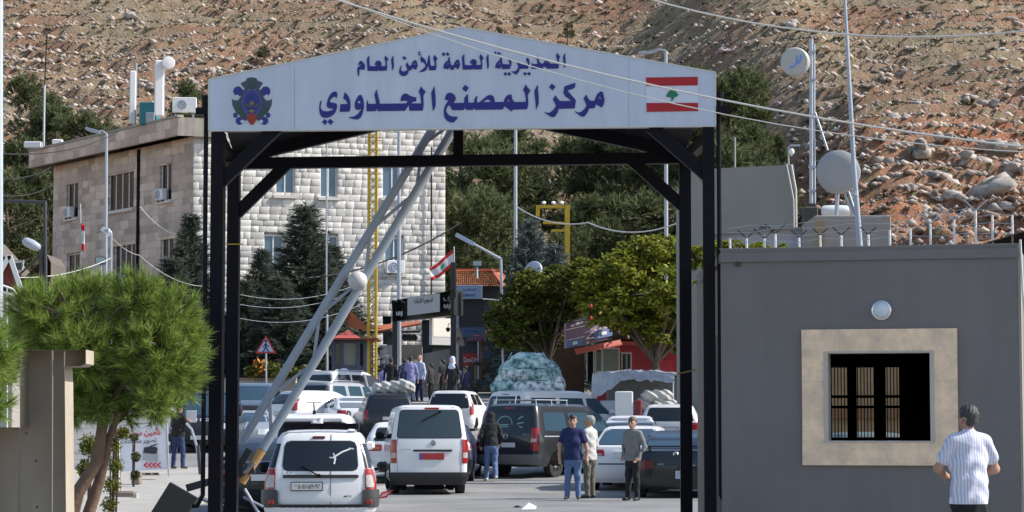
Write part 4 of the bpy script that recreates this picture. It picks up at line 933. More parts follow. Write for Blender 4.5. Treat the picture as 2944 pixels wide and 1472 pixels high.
def sedan_lv(L=4.6, W=1.8, H=1.46):
    w_ = W/2
    return [(.19, .12, L-.15, w_-.07), (.34, .03, L-.02, w_-.01), (.60, 0, L, w_), (.80, .02, L-.12, w_-.01), (.92, .05, L-.6, w_-.03), (1.00, .09, L-1.05, w_-.06), (1.035, .5, L-1.3, w_-.09),
            (1.24, .92, L-1.72, w_-.19), (H-.05, 1.32, L-2.0, w_-.27), (H, 1.6, L-2.35, w_-.34)]
def suv_lv(L=4.6, W=1.84, H=1.72, rk=.22):
    w_ = W/2
    return [(.26, .10, L-.12, w_-.06), (.42, .02, L-.01, w_), (.75, 0, L, w_), (.98, .02, L-.14, w_-.015), (1.08, .05, L-1.1, w_-.04), (1.14, .08, L-1.3, w_-.06), (H-.10, rk+.1, L-2.0, w_-.21), (H-.03, rk+.16, L-2.15, w_-.26), (H, rk+.34, L-2.4, w_-.34)]
def van_lv(L=4.7, W=1.72, H=1.98, nose=.4):
    w_ = W/2
    return [(.27, .08, L-.08, w_-.05), (.42, .0, L, w_-.005), (1.0, 0, L-.06, w_), (1.15, .01, L-nose, w_-.01), (1.25, .02, L-nose-.12, w_-.015), (H-.16, .11, L-nose-.75, w_-.10), (H-.05, .15, L-nose-.9, w_-.14), (H, .28, L-nose-1.15, w_-.24)]
def at(nx, d): return Vector((PX(nx, d), d, G(d)))
D_ = math.radians
# --- white estate in front (nearest car)
lv = [(.20, .16, 4.2, .80), (.30, .03, 4.3, .84), (.55, .0, 4.3, .865), (.80, .02, 4.2, .86), (.98, .05, 3.3, .835), (1.06, .08, 3.1, .81), (1.30, .17, 2.7, .735), (1.50, .26, 2.35, .675), (1.58, .33, 2.2, .62), (1.62, .5, 2.0, .52)]
lv = [l+(.17, .2, .09, .08) for l in lv]
p = at(921, 38.2); p.z = -.13
c = Car('estate_car', 'white estate car with split rear doors and a roof basket, nearest in the queue', lv, P_WHITE, p, D_(3.0), wheels=(.75, 3.6), wr=.30)
c.rwin(1.005, 1.45, .585, .545, r=.09)
c.patch('rear_quarter_trim', c.rear, [(1.04, .70, .80), (1.2, .67, .765), (1.42, .62, .69)], M_GLASS, .008, 4); c.patch('rear_quarter_trim', c.rear, [(1.04, -.80, -.70), (1.2, -.765, -.67), (1.42, -.69, -.62)], M_GLASS, .008, 4)
for sx in (-1, 1):
    f = (lambda q: sorted((sx*q[0], sx*q[1])))
    rows = [(z, *f((a, b))) for z, a, b in ((.69, .705, .86), (.80, .70, .86), (.95, .695, .83), (1.03, .70, .80))]
    l = c.patch('tail_light', c.rear, rows, M_TAIL, .014, 6); c.patch('lamp_lens', c.rear, [(z, *f((a, b))) for z, a, b in ((.74, .72, .82), (.78, .715, .825), (.90, .71, .80), (.93, .715, .79))], M_CLEAR, .02, 4, par=l)
c.band('bumper', .425, .475, .835, M_BLKPL, .05)
for sx in (-1, 1):
    f = (lambda a_, b_: sorted((sx*a_, sx*b_)))
    c.patch('bumper_corner', c.rear, [(.43, *f(.655, .86)), (.46, *f(.652, .865)), (.64, *f(.652, .866)), (.69, *f(.66, .862)), (.705, *f(.70, .855))], mat('grey black plastic', (.05, .05, .052), .45, var=.1), .06, 8)
c.patch('bumper_lower', c.rear, [(.22, -.78, .78), (.40, -.83, .83), (.43, -.83, .83)], P_WHITE, .05, 16)
c.patch('tail_door', c.rear, c.rr(.45, 1.565, -.645, .645, -.50, .50, .10), P_WHITE, .0045, 16, smooth=35)
c.rwin(1.005, 1.45, .585, .545, r=.09, name='rear_glass', trim=False); 
for o_ in [o_ for o_ in bpy.data.objects if o_.parent == c.o and o_.name.startswith('rear_window')]: bpy.data.objects.remove(o_)
c.patch('rear_glass_seal', c.rear, c.rr(.99, 1.465, -.6, .6, -.558, .558, .09), M_BLKPL, .0055)
b = MB(); b.tube([c.rear(.165, z, .008) for z in (.46, .7, .9, 1.0)]+[], .005, 5); b.tube([c.rear(.165, z, .010) for z in (1.46, 1.52, 1.56)], .005, 5); b.build('shut_line', M_BLKPL, c.o, local=True)
c.patch('door_strip', c.rear, c.rr(.885, .935, -.585, .60, -.58, .595, .02), M_BLKPL, .03, 14)
c.plate(-.205, .755, .47, .115, txt='۶۶۵۰۵۱۰۱۵۹۰۹۲', o=.02)
c.rbox('brake_light', -.13, .07, 1.49, 1.535, M_TAILD, .012, .03, .012); c.wiper((-.02, .92), (-.30, 1.07))
c.text('badge', 'MCV', .43, .60, .12, .03, M_BLACK); c.text('badge', 'X X', -.48, .965, .1, .022, M_BLACK)
for sx in (-1, 1): c.rbox('reflector', sx*.76-.045, sx*.76+.045, .475, .545, M_TAIL, .075, .03); c.mirror(sx, 2.5, 1.02)
c.swin(-1, 1.06, 1.46, [(.35, 1.0, .5, 1.0), (1.1, 1.9, 1.1, 1.75), (2.0, 2.75, 1.85, 2.25)]); c.swin(1, 1.06, 1.46, [(.35, 1.0, .5, 1.0), (1.1, 1.9, 1.1, 1.75), (2.0, 2.75, 1.85, 2.25)])
c.wind(1.08, 1.5, .70, .58)
b = MB()
y = c.rear(.4, 1.2)[1]-.014
for q in (((.20, 1.20), (.34, 1.29)), ((.34, 1.29), (.46, 1.335)), ((.20, 1.27), (.235, 1.19)), ((.235, 1.19), (.215, 1.10)), ((.14, 1.205), (.235, 1.19)), ((.44, 1.345), (.52, 1.335))): b.bar(c.rear(*q[0], .012), c.rear(*q[1], .012), .022, .004, (0, -1, 0))
b.build('window_sticker', M_WHITE, c.o, local=True)
b = MB()
zr = 1.66
for yy in (.45, 1.0, 1.55): b.tube([(-.58, yy, zr-.06), (-.56, yy, zr), (.56, yy, zr), (.58, yy, zr-.06)], .017, 8)
for xx in (-.57, .57): b.bbox((xx-.02, .4, zr-.01), (xx+.02, 1.7, zr+.07), .008)
b.bbox((-.57, .38, zr), (.57, .42, zr+.075), .008)
for k in range(5): b.disc((-.4+.2*k, .375, zr+.04), (0, -1, 0), .014, .014, .012, 8)
b.build('roof_basket', M_BLACK, c.o, local=True)
# --- white SUV just ahead
p = at(899, 45.5)
c = Car('suv', 'white SUV directly ahead of the nearest estate car, with aerial and dark rear window', suv_lv(4.5, 1.84, 1.80), P_WHITE, p, D_(2), wr=.35, wheels=(.85, 3.55))
c.rwin(1.14, 1.63, .69, .60); c.lamp(.80, 1.22, .74, .90, M_TAIL, .0); c.band('bumper', .36, .68, .9, M_BLKPL, .05); c.plate(0, .85); c.rails(1.80, .62, .6, 2.4)
c.rbox('brake_light', -.25, .2, 1.70, 1.725, M_TAILD, .03)
b = MB(); b.tube([(.0, .55, 1.79), (.0, .62, 1.85)], .03, 8).tube([(.0, .62, 1.85), (-.01, .55, 2.02)], .012, 6); b.build('aerial', M_BLACK, c.o, local=True)
b = MB(); b.bbox((-.55, -.02+c.rear(0, 1.5)[1], 1.655), (.55, c.rear(0, 1.6)[1]+.1, 1.735), .02); b.build('spoiler', P_WHITE, c.o, local=True)
c.swin(-1, 1.16, 1.6, [(.6, 1.4, .75, 1.4), (1.5, 2.4, 1.5, 2.2)]); c.swin(1, 1.16, 1.6, [(.6, 1.4, .75, 1.4), (1.5, 2.4, 1.5, 2.2)]); c.mirror(-1, 2.75, 1.2); c.mirror(1, 2.75, 1.2, P_WHITE); c.wind(1.16, 1.66, .72, .6)
o = thing('plush_toy', 'white plush toy pressed against the rear window of the SUV', 'toy', (p.x+.12, p.y+.1, 1.60))
y = p.y+c.rear(.1, 1.5)[1]-.03
blob('plush_body', [((p.x+.02, y, 1.60), (p.x+.10, y, 1.60), .085, .085, 0), ((p.x+.12, y-.01, 1.68), (p.x+.13, y-.01, 1.70), .05, .04, 0), ((p.x-.03, y, 1.55), (p.x-.06, y, 1.53), .05, .04, 0), ((p.x+.2, y, 1.56), (p.x+.22, y, 1.54), .05, .04, 0)], [mat('white plush', (.6, .6, .6), .9, var=.15, vs=30)], .014)
bpy.data.objects['plush_body'].parent = o; bpy.data.objects['plush_body'].matrix_parent_inverse = Matrix.Translation(o.location).inverted()
# --- dark car between gate post and estate
p = at(766, 41); c = Car('saloon_car', 'black saloon half hidden between the gate post and the white estate car', sedan_lv(4.4, 1.72, 1.42), P_BLACK, p+Vector((-.15, 1.4, 0)), D_(2)); c.rwin(1.06, 1.36, .62, .52); c.lamp(.70, .88, .45, .84); c.plate(0, .75); c.mirror(1, 2.9, 1.0); c.mirror(-1, 2.9, 1.0); c.band('bumper', .3, .55, .84, P_BLACK)
# --- white minibus
p = at(1235, 54); lv = [l+(.13, .2, .05, .1) for l in [(.24, .10, 4.6, .76), (.36, .0, 4.68, .835), (1.0, 0, 4.62, .85), (1.2, .015, 4.3, .84), (1.6, .075, 3.95, .775), (1.86, .12, 3.7, .725), (1.94, .16, 3.55, .67), (1.975, .26, 3.4, .58)]]
c = Car('minibus', 'white minibus seen from behind with a red number plate and black bumper', lv, P_WHITE, p, D_(5.0), 'van', wheels=(.95, 3.75), wr=.33)
c.rwin(1.26, 1.86, .71, .63, mat('grey tinted glass', (.035, .05, .055), .08, var=0, spec=.6), r=.07)
c.lamp(.70, 1.22, .72, .85, M_TAIL, .0, inner=(.22, .45, M_CLEAR)); c.band('bumper', .22, .50, .83, M_BLKPL, .045)
c.rbox('handle_strip', -.36, .50, .955, 1.0, M_BLKPL, .025); M_RPL = mat('red number plate', (.42, .03, .03), .5, var=.2, vs=12)
c.plate(.05, .85, .52, .12, M_RPL, o=.018, edge=M_RPL); b = MB(); y = c.rear(0, .85)[1]-.028; b.box((-.22, y-.004, .79), (-.165, y, .91)); b.build('plate_band', mat('plate blue', (.03, .06, .35), .5, var=0), c.o, local=True)
c.rbox('brake_light', -.10, .22, 1.885, 1.925, M_TAIL, .012, .05, .012); c.wiper((.23, 1.83), (-.18, 1.62))
b = MB(); y = c.rear(0, 1.14)[1]-.012; b.lathe((.08, y+.006, 1.14), [(.045, 0), (.055, .004), (.06, .01), (.065, .004), (.067, 0)], (0, -1, 0), 20); b.bar((.04, y, 1.14), (.12, y, 1.14), .01, .012, (0, 0, 1)); b.build('badge', M_CHROME, c.o, local=True)
c.text('badge', 'HIACE', -.52, 1.0, .2, .03, M_GREYP); c.detail_rear(0, 0, [(.70, .52), (.70, 1.2), (.645, 1.9), (.5, 1.93)])
for sx in (-1, 1): c.swin(sx, 1.24, 1.76, [(.25, 1.35, .3, 1.35), (1.45, 2.5, 1.45, 2.5), (2.65, 3.5, 2.65, 3.2)]); c.mirror(sx, 3.65, 1.3)
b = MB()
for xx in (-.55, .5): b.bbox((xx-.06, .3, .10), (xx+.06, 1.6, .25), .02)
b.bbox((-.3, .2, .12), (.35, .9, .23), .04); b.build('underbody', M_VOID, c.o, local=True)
# --- black van, turned to the right
p = at(1453, 63); p.z = .27
def h1(label, pnt, p, rz, glass, bump):
    lv = [l+(.14, .3, .05, .15) for l in [(.30, .09, 5.0, .85), (.44, .0, 5.08, .93), (.95, .0, 5.0, .955), (1.1, .01, 4.6, .945), (1.2, .03, 4.2, .92), (1.72, .16, 3.4, .80), (1.86, .22, 3.2, .74), (1.92, .38, 2.95, .62)]]
    c = Car('van', label, lv, pnt, p, rz, 'van', wheels=(1.05, 4.2), wr=.34)
    c.rwin(1.14, 1.74, .75, .66, glass, .08); c.lamp(.72, 1.30, .775, .935, M_TAIL, .03, inner=(.38, .52, M_CLEAR)); c.band('bumper', .36, .62, .93, bump, .06)
    c.plate(.1, .86, .42, .12); c.rbox('brake_light', -.16, .16, 1.79, 1.82, M_TAIL, .01, .06)
    for sx in (-1, 1): c.swin(sx, 1.22, 1.70, [(.45, 1.55, .5, 1.55), (1.7, 2.75, 1.7, 2.7), (2.9, 3.85, 2.85, 3.3)], M_GLASSB, 'side_window'); c.mirror(sx, 3.75, 1.28, pnt)
    c.wind(1.26, 1.74, .84, .70); c.lamp(.72, .95, .62, .92, M_LAMP, 0, name='headlight', fn=c.front)
    b = MB(); b.bar((c.at(.95)[3]+.01, .35, 1.08), (c.at(.95)[3]+.01, 2.6, 1.08), .012, .03); b.build('slide_rail', M_GREYP, c.o, local=True)
    return c
c = h1('dusty black van parked at an angle with its tail lights facing the road', P_BLACK, p, D_(-33), M_GLASS, mat('dusty grey bumper', (.16, .16, .155), .7, var=.2))
c.text('badge', 'H-1', .62, 1.13, .16, .035, M_GREYP); b = MB(); y = c.rear(0, 1.08)[1]; b.lathe((0, y, 1.08), [(.05, 0), (.06, .012), (.07, .006), (.072, 0)], (0, -1, 0), 18); b.build('badge', M_CHROME, c.o, local=True)
b = MB()
for a0 in range(0, 9): a, a2 = math.pi*(a0/9), math.pi*((a0+1)/9); b.bar(c.rear(-.08+.24*math.cos(a), 1.38+.22*math.sin(a), .012), c.rear(-.08+.24*math.cos(a2), 1.38+.22*math.sin(a2), .012), .02, .004, (0, -1, 0))
b.build('window_sticker', mat('pale green sticker', (.25, .42, .40), .5, var=0), c.o, local=True)
for x0, z0, x1, z1 in ((-.2, 1.38, .05, 1.38), (.3, 1.4, .5, 1.44), (.32, 1.52, .46, 1.6), (.38, 1.34, .48, 1.30), (-.2, 1.33, .05, 1.33)): b = MB(); b.bar(c.rear(x0, z0, .012), c.rear(x1, z1, .012), .025, .004, (0, -1, 0)); b.build('window_sticker', mat('pale green sticker', (.25, .42, .40), .5, var=0), c.o, local=True)
b = MB()
for yy in (.45, 1.2, 1.95): b.tube([(-.66, yy, 1.88), (-.64, yy, 2.02), (.64, yy, 2.02), (.66, yy, 1.88)], .016, 8)
for xx in (-.64, -.2, .2, .64): b.tube([(xx, .42, 2.02), (xx, 2.0, 2.02)], .014, 6)
b.tube([(-.5, .3, 1.92), (-.5, .36, 2.12), (.1, .36, 2.12), (.1, .3, 1.92)], .016, 8); b.build('roof_rack', M_GREYP, c.o, 40, local=True)
# --- white van carrying the bundle
p = at(1440, 75); wv = h1('long white van behind the black van with a huge bundle on its roof', P_WHITE, p, D_(-47), M_GLASS, P_WHITE)
# --- white minivan, rear
p = at(1290, 88); p.z = 1.32
c = Car('minivan', 'white minivan with a wide black rear window just beyond the minibus', suv_lv(4.4, 1.76, 1.62, .12), P_WHITE, p, D_(-9), 'van'); c.rwin(1.0, 1.50, .73, .62, M_GLASS, .08); c.lamp(.75, 1.2, .76, .875); c.band('bumper', .3, .6, .86, P_WHITE); c.plate(0, .8)
for sx in (-1, 1): c.swin(sx, 1.12, 1.5, [(.5, 1.3, .55, 1.3), (1.4, 2.3, 1.4, 2.1)])
# --- black hatch with the sacks
p = at(1122, 80); c = Car('suv', 'black SUV with roof rails carrying white sacks', suv_lv(4.4, 1.78, 1.66), P_BLACK, p, D_(8), wr=.34); c.rwin(1.06, 1.5, .70, .6); c.lamp(.8, 1.12, .72, .87); c.band('bumper', .34, .66, .88, M_BLKPL); c.plate(0, .85); c.rails(1.66, .58, .5, 2.2, M_CHROME); bsuv = c
# --- white saloon with grey rear window
p = at(1045, 84); c = Car('saloon_car', 'white saloon with a big sloping rear window, left of the black SUV with sacks', sedan_lv(4.6, 1.8, 1.44), P_WHITE, p, D_(17)); c.rwin(1.05, 1.37, .68, .55, mat('grey reflecting glass', (.16, .18, .20), .12, var=0)); c.lamp(.80, .95, .60, .88); c.plate(0, .8); c.band('bumper', .3, .55, .88, P_WHITE)
for sx in (-1, 1): c.swin(sx, 1.05, 1.34, [(1.2, 1.9, 1.35, 1.9), (2.0, 2.9, 2.0, 2.55)], M_GLASSB)
# --- white taxi with open door
p = at(1150, 60); c = Car('hatchback_car', 'white hatchback with the driver\'s elbow out, left side of the minibus', suv_lv(4.1, 1.72, 1.50, .3), P_WHITE, p+Vector((0, 0, .0)), D_(3)); c.rwin(1.06, 1.36, .64, .54); c.lamp(.80, .96, .44, .85, M_TAIL, inner=(.3, .6, mat('amber lamp', (.5, .16, .03), .3, var=0))); c.plate(0, .7); c.band('bumper', .3, .58, .85, P_WHITE); c.swin(-1, 1.12, 1.40, [(.7, 1.3, .8, 1.3), (1.4, 2.3, 1.4, 2.0)]); c.mirror(-1, 2.7, 1.1); c.mirror(1, 2.7, 1.1)
b = MB(); b.bbox((-1.32, 1.1, .55), (-1.22, 1.25, 1.42), .03); b.bbox((-1.30, 1.08, .3), (-.9, 1.16, 1.1), .03); b.build('door', mat('blue door lining', (.10, .14, .45), .5, var=.3, vs=4), c.o, local=True)
# --- grey SUV upper left
p = at(888, 90); c = Car('suv', 'silver grey SUV with a big black tailgate window and long side windows', suv_lv(4.6, 1.84, 1.72, .15), P_SILV, p, D_(-33), wr=.36); c.rwin(.95, 1.58, .80, .66, M_GLASS); c.lamp(.6, .9, .76, .91); c.band('bumper', .34, .6, .91, M_BLKPL); c.rails(1.72, .62, .5, 2.3, M_CHROME); c.plate(0, .75)
for sx in (-1, 1): c.swin(sx, 1.12, 1.58, [(.35, 1.2, .5, 1.2), (1.4, 2.2, 1.4, 2.15), (2.3, 3.1, 2.3, 2.65)], M_GLASSB)
p = at(905, 101); c = Car('suv', 'white SUV standing farthest back on the left behind the grey one', suv_lv(4.7, 1.86, 1.76, .15), P_WHITE, p, D_(-40), wr=.36); c.rwin(1.1, 1.6, .78, .66, M_GLASS); c.rails(1.76, .62, .5, 2.3, P_SILV); c.lamp(.8, 1.1, .76, .91); c.plate(0, .8)
for sx in (-1, 1): c.swin(sx, 1.14, 1.62, [(.45, 1.3, .6, 1.3), (1.4, 2.2, 1.4, 2.15), (2.3, 3.2, 2.3, 2.75)])
b = MB(); b.lathe((.1, 1.6, 1.77), [(.2, 0), (.2, .05), (.12, .13), (0, .14)], n=14); b.build('roof_light', M_WHITE, c.o, 50, local=True)
p = at(800, 86); c = Car('hatchback_car', 'white car with a red tail light crossing behind the barrier boom', suv_lv(4.3, 1.75, 1.55, .3), P_WHITE, p, D_(-50)); c.rwin(1.1, 1.42, .64, .54); c.lamp(.85, 1.3, .74, .87); c.plate(0, .75); c.band('bumper', .32, .6, .86, P_WHITE)
for sx in (-1, 1): c.swin(sx, 1.12, 1.44, [(.6, 1.3, .75, 1.3), (1.4, 2.3, 1.4, 2.0)], M_GLASSB)
# --- pickup and Land Rover type facing the camera
def facing(name, label, pnt, nx, d, L, W, H, cat, wr=.36):
    p = at(nx, d); a = Vector((0, L, 0)); c = Car(name, label, suv_lv(L, W, H), pnt, (p.x, p.y+L, p.z), math.pi, cat, wr=wr, wheels=(.85, L-.9))
    c.wind(1.16, H-.12, W/2-.12, W/2-.24, M_GLASSB); c.lamp(.74, .92, W/2-.38, W/2-.06, M_LAMP, 0, name='headlight', fn=c.front)
    c.patch('grille', c.front, c.rr(.66, .94, -W/2+.42, W/2-.42, -W/2+.42, W/2-.42, .03), M_BLKPL, .012, 8, flip=True)
    c.band('bumper', .36, .58, W/2-.02, M_BLKPL if pnt != P_SLATE else M_GREYP, .07, c.front)
    y = c.front(0, .5)[1]+.09; b = MB(); b.bbox((-.26, y-.01, .42), (.26, y+.012, .54), .004); b.build('number_plate', M_PLATE, c.o, local=True)
    for sx in (-1, 1): c.mirror(sx, L-1.35, 1.22, M_BLACK if pnt != P_SLATE else pnt); c.swin(sx, 1.16, H-.15, [(1.0, 1.9, 1.0, 1.9), (2.0, L-1.4, 2.0, L-2.1)])
    return c
c = facing('pickup_truck', 'slate blue pickup facing the camera beside the left gate post', P_SLATE, 712, 88, 5.0, 1.86, 1.80, 'pickup')
c = facing('off_road_vehicle', 'black off-road vehicle facing the camera beyond the man on the pavement', P_BLACK, 573, 75, 4.7, 1.92, 1.93, 'off-roader', .38)
y = c.front(0, 1.0)[1]+.02; cc = parent_matrix(c.o) @ Vector((0, y-.05, 1.02)); text_on('bonnet_lettering', 'LAND ROVER', M_WHITE, cc, (1, 0, 0), (0, .35, 1), 1.35, .085, c.o, .05, .03)
b = MB()
for zz in (.44, .60): b.tube([(-.7, y+.12, zz), (.7, y+.12, zz)], .035, 8)
for xx in (-.5, .5): b.tube([(xx, y+.12, .36), (xx, y+.12, .98)], .03, 8)
b.build('bull_bar', M_GREYP, c.o, 40, local=True)
p = at(700, 79); c = Car('saloon_car', 'pale silver saloon whose bonnet shows below the slate blue pickup', sedan_lv(4.5, 1.78, 1.40), P_SILV, (p.x, p.y+4.0, p.z-.25), math.pi); c.wind(1.04, 1.34, .74, .58, M_GLASSB); c.lamp(.62, .80, .5, .86, M_LAMP, 0, name='headlight', fn=c.front); c.band('bumper', .3, .52, .88, P_SILV, .03, c.front); y = c.front(0, .5)[1]; b = MB(); b.bbox((-.26, y+.03, .40), (.26, y+.05, .52), .004); b.build('number_plate', M_PLATE, c.o, local=True)
# --- right hand group
p = at(1797, 56); c = Car('saloon_car', 'white saloon with red tail lights behind the three standing men', sedan_lv(4.8, 1.83, 1.475), P_WHITE, p, D_(-9))
c.rwin(1.06, 1.40, .70, .56, M_GLASSB); c.lamp(.80, .945, .47, .89, M_TAIL, -.03, inner=(.1, .35, M_CLEAR)); c.plate(-.02, .83, .5, .13, M_WHITE, edge=M_WHITE); c.band('bumper', .26, .60, .90, P_WHITE, .03)
c.patch('bumper_gap', c.rear, [(.600, -.62, .62), (.63, -.62, .62)], M_BLKPL, .032, 14); c.rbox('brake_reflector', .40, .62, .66, .70, M_TAIL, .02)
b = MB(); y = c.rear(-.05, .99)[1]; b.bar((-.1, y-.01, .965), (.02, y-.01, .99), .02, .008, (0, -1, 0)); b.build('badge', M_CHROME, c.o, local=True)
for sx in (-1, 1): c.swin(sx, 1.05, 1.36, [(1.25, 1.9, 1.4, 1.9), (2.0, 2.95, 2.0, 2.6)], M_GLASSB)
c.mirror(1, 3.1, 1.05, P_WHITE)
p = at(1945, 52); c = Car('hatchback_car', 'black hatchback with a rear spoiler, nearest to the right gate posts', sedan_lv(4.2, 1.72, 1.42), P_BLACK, p, D_(-4))
c.rwin(1.06, 1.36, .66, .54, M_GLASSB); c.lamp(.62, .80, .50, .85, M_TAILD); c.plate(.12, .50, .30, .17, mat('blue white plate', (.45, .50, .62), .5, var=.3, vs=30), o=.05); c.band('bumper', .24, .62, .85, P_BLACK, .04)
b = MB(); b.bbox((-.72, .10, 1.08), (.72, .30, 1.115), .012); b.bbox((-.6, .14, 1.0), (-.54, .26, 1.085), .01); b.bbox((.54, .14, 1.0), (.6, .26, 1.085), .01); b.build('spoiler', P_BLACK, c.o, local=True)
b = MB(); y = c.rear(0, .93)[1]; b.lathe((-.02, y, .93), [(.03, 0), (.05, .01), (.06, 0)], (0, -1, 0), 16); b.build('badge', M_CHROME, c.o, local=True); c.text('badge', 'RIO', -.34, .72, .13, .03, M_GREYP); c.text('badge', 'KLIMA', .30, .70, .2, .025, M_GREYP)
for sx in (-1, 1): c.swin(sx, 1.05, 1.34, [(1.1, 1.8, 1.25, 1.8), (1.9, 2.75, 1.9, 2.4)], M_GLASSB)
p = at(1925, 73.5); c = Car('suv', 'white SUV with a wide black rear window behind the right gate post', suv_lv(4.5, 1.84, 1.55, .2), P_WHITE, p, D_(-6)); c.rwin(1.06, 1.44, .72, .60); c.lamp(.78, 1.0, .66, .91); c.band('bumper', .34, .6, .9, M_BLKPL); c.plate(0, .8); c.rails(1.56, .56, .6, 2.2, M_BLACK)
p = at(1806, 68); c = Car('saloon_car', 'white saloon partly hidden behind the man in the grey jacket', sedan_lv(4.4, 1.76, 1.42), P_WHITE, p, D_(-5)); c.rwin(1.06, 1.36, .68, .54, mat('grey reflecting glass', (.16, .18, .20), .12)); c.lamp(.82, .98, .56, .86); c.plate(0, .8); c.mirror(-1, 2.9, 1.0, P_WHITE)
for sx in (-1, 1): c.swin(sx, 1.05, 1.34, [(1.2, 1.8, 1.3, 1.8), (1.9, 2.75, 1.9, 2.4)])
p = at(1254, 61); c = Car('saloon_car', 'dark blue saloon squeezed between the minibus and the black van', sedan_lv(4.5, 1.78, 1.46), P_BLUE, p, D_(-3)); c.rwin(1.06, 1.38, .68, .54); c.lamp(.80, .96, .62, .87, M_TAILD); c.plate(0, .8); c.band('bumper', .3, .56, .87, P_BLACK)
# --- truck with silver tarpaulin
p = at(1826, 92); p.z = 1.62; tk = thing('tarp_truck', 'truck with a silver tarpaulin over its load, in front of the red shop', 'truck', p, D_(-14))
b = MB(); b.bbox((-1.35, 0, .5), (1.2, 4.6, .62), .03); b.bbox((-1.35, 0, .62), (1.2, .06, 1.02), .015); b.bbox((-1.35, 0, .62), (-1.29, 4.6, 1.02), .015); b.bbox((1.14, 0, .62), (1.2, 4.6, 1.02), .015); b.build('cargo_bed', M_GREYP, tk, local=True)
b = MB()
for x in (-1.55, 1.45):
    for y in (.05, 2.3, 4.5): b.tube([(x, y, .6), (x, y, 2.0)], .03, 6)
b.build('canopy_frame', M_GALV, tk, local=True)
nx, ny = 26, 16; V = []; rr = np.random.RandomState(5)
for j in range(ny):
    for i in range(nx):
        u = i/(nx-1); x = -1.62+3.14*u; y = -.1+4.8*j/(ny-1); z = 2.02+.12*math.sin(math.pi*u)+.035*math.sin(u*17+j)+.03*rr.randn(); V.append((x, y, z))
Fc = [(j*nx+i, j*nx+i+1, (j+1)*nx+i+1, (j+1)*nx+i) for j in range(ny-1) for i in range(nx-1)]
o_ = len(V)
for k in range(6):
    for i in range(nx): V.append((V[i][0]*(1+.004*k), -.1-.02*k+.03*rr.randn(), V[i][2]-.07*k*(1+1.6*max(0, .36-i/(nx-1))*4)-.02*rr.rand()))
ring = [list(range(nx))]+[[o_+k*nx+i for i in range(nx)] for k in range(6)]
for a, b2 in zip(ring, ring[1:]):
    for i in range(nx-1): Fc.append((a[i+1], a[i], b2[i], b2[i+1]))
M_TARP = mat('silver tarpaulin', (.42, .44, .50), .35, metal=.25, var=.3, vs=3, bump=.6, bs=9)
npmesh('tarpaulin', V, Fc, M_TARP, smooth=True, parent=tk)
b = MB(); b.bbox((-1.5, 1.9, .64), (1.4, 2.1, 1.98), .04); b.build('load_cover', mat('dusty olive tarpaulin', (.20, .21, .19), .8, var=.3, vs=4, bump=.6, bs=9), tk, local=True)
b = MB(); b.bbox((-.85, 4.7, .45), (1.1, 6.2, 2.0), .12); b.build('cab', P_WHITE, tk, 40, local=True)
for x in (-.95, .8):
    for y in (.9, 5.2): b = MB(); b.lathe((x-.12, y, .42), [(.25, 0), (.40, 0), (.42, .03), (.42, .2), (.40, .23), (.2, .23)], (1, 0, 0), 22); b.build('wheel', M_RUBBER, tk, 40, local=True)
b = MB(); b.bbox((-.62, -.75, .35), (.06, -.65, 1.35), .04); b.build('door', P_WHITE, tk, 40, local=True); b = MB(); b.bbox((.10, -.72, .25), (.38, -.60, 1.02), .03); b.build('tail_light', mat('faded red lamp', (.22, .02, .025), .4, var=.2), tk, local=True)
Mb = mat('white sacking', (.56, .55, .51), .85, var=.22, vs=4, bump=.7, bs=16)
k = parent_matrix(tk)
for i, (x0, x1, z, r) in enumerate(((.45, 1.15, 1.15, .30), (.15, .9, .86, .26), (.75, 1.35, .80, .28))):
    lo = k @ Vector((0, 0, 0)); o = thing('wrapped_bale', 'white wrapped bale under the truck tarpaulin, ' + ('topmost of the three', 'lower left of the three', 'lower right of the three')[i], 'bale', k @ Vector(((x0+x1)/2, -.3+.5, z)), 0, 'bales loaded on the truck')
    q = blob('wrap', [((-(x1-x0)/2, -.35, 0), ((x1-x0)/2, -.35, .02), r*.8, r*.75, 0), ((-(x1-x0)/2, .3, 0), ((x1-x0)/2, .3, 0), r*.8, r*.8, 0)], [Mb], .04, o, .12, lambda g: .03*np.sin(g[..., 0]*17+g[..., 2]*23)+.02*np.sin(g[..., 1]*31+g[..., 0]*11))
# --- car at the right edge of the picture
p = at(3062, 30); c = Car('suv', 'dark car cut off at the right edge of the scene beyond the booth', suv_lv(4.5, 1.84, 1.62), mat('brown car paint', (.10, .07, .06), .35, var=.1, coat=.5), p, 0); c.rwin(1.1, 1.48, .72, .6, M_GLASSB); c.lamp(.72, 1.14, .76, .91, M_TAILD, .0); c.band('bumper', .36, .66, .9, mat('blue bumper', (.05, .12, .25), .5)); c.plate(0, .85)
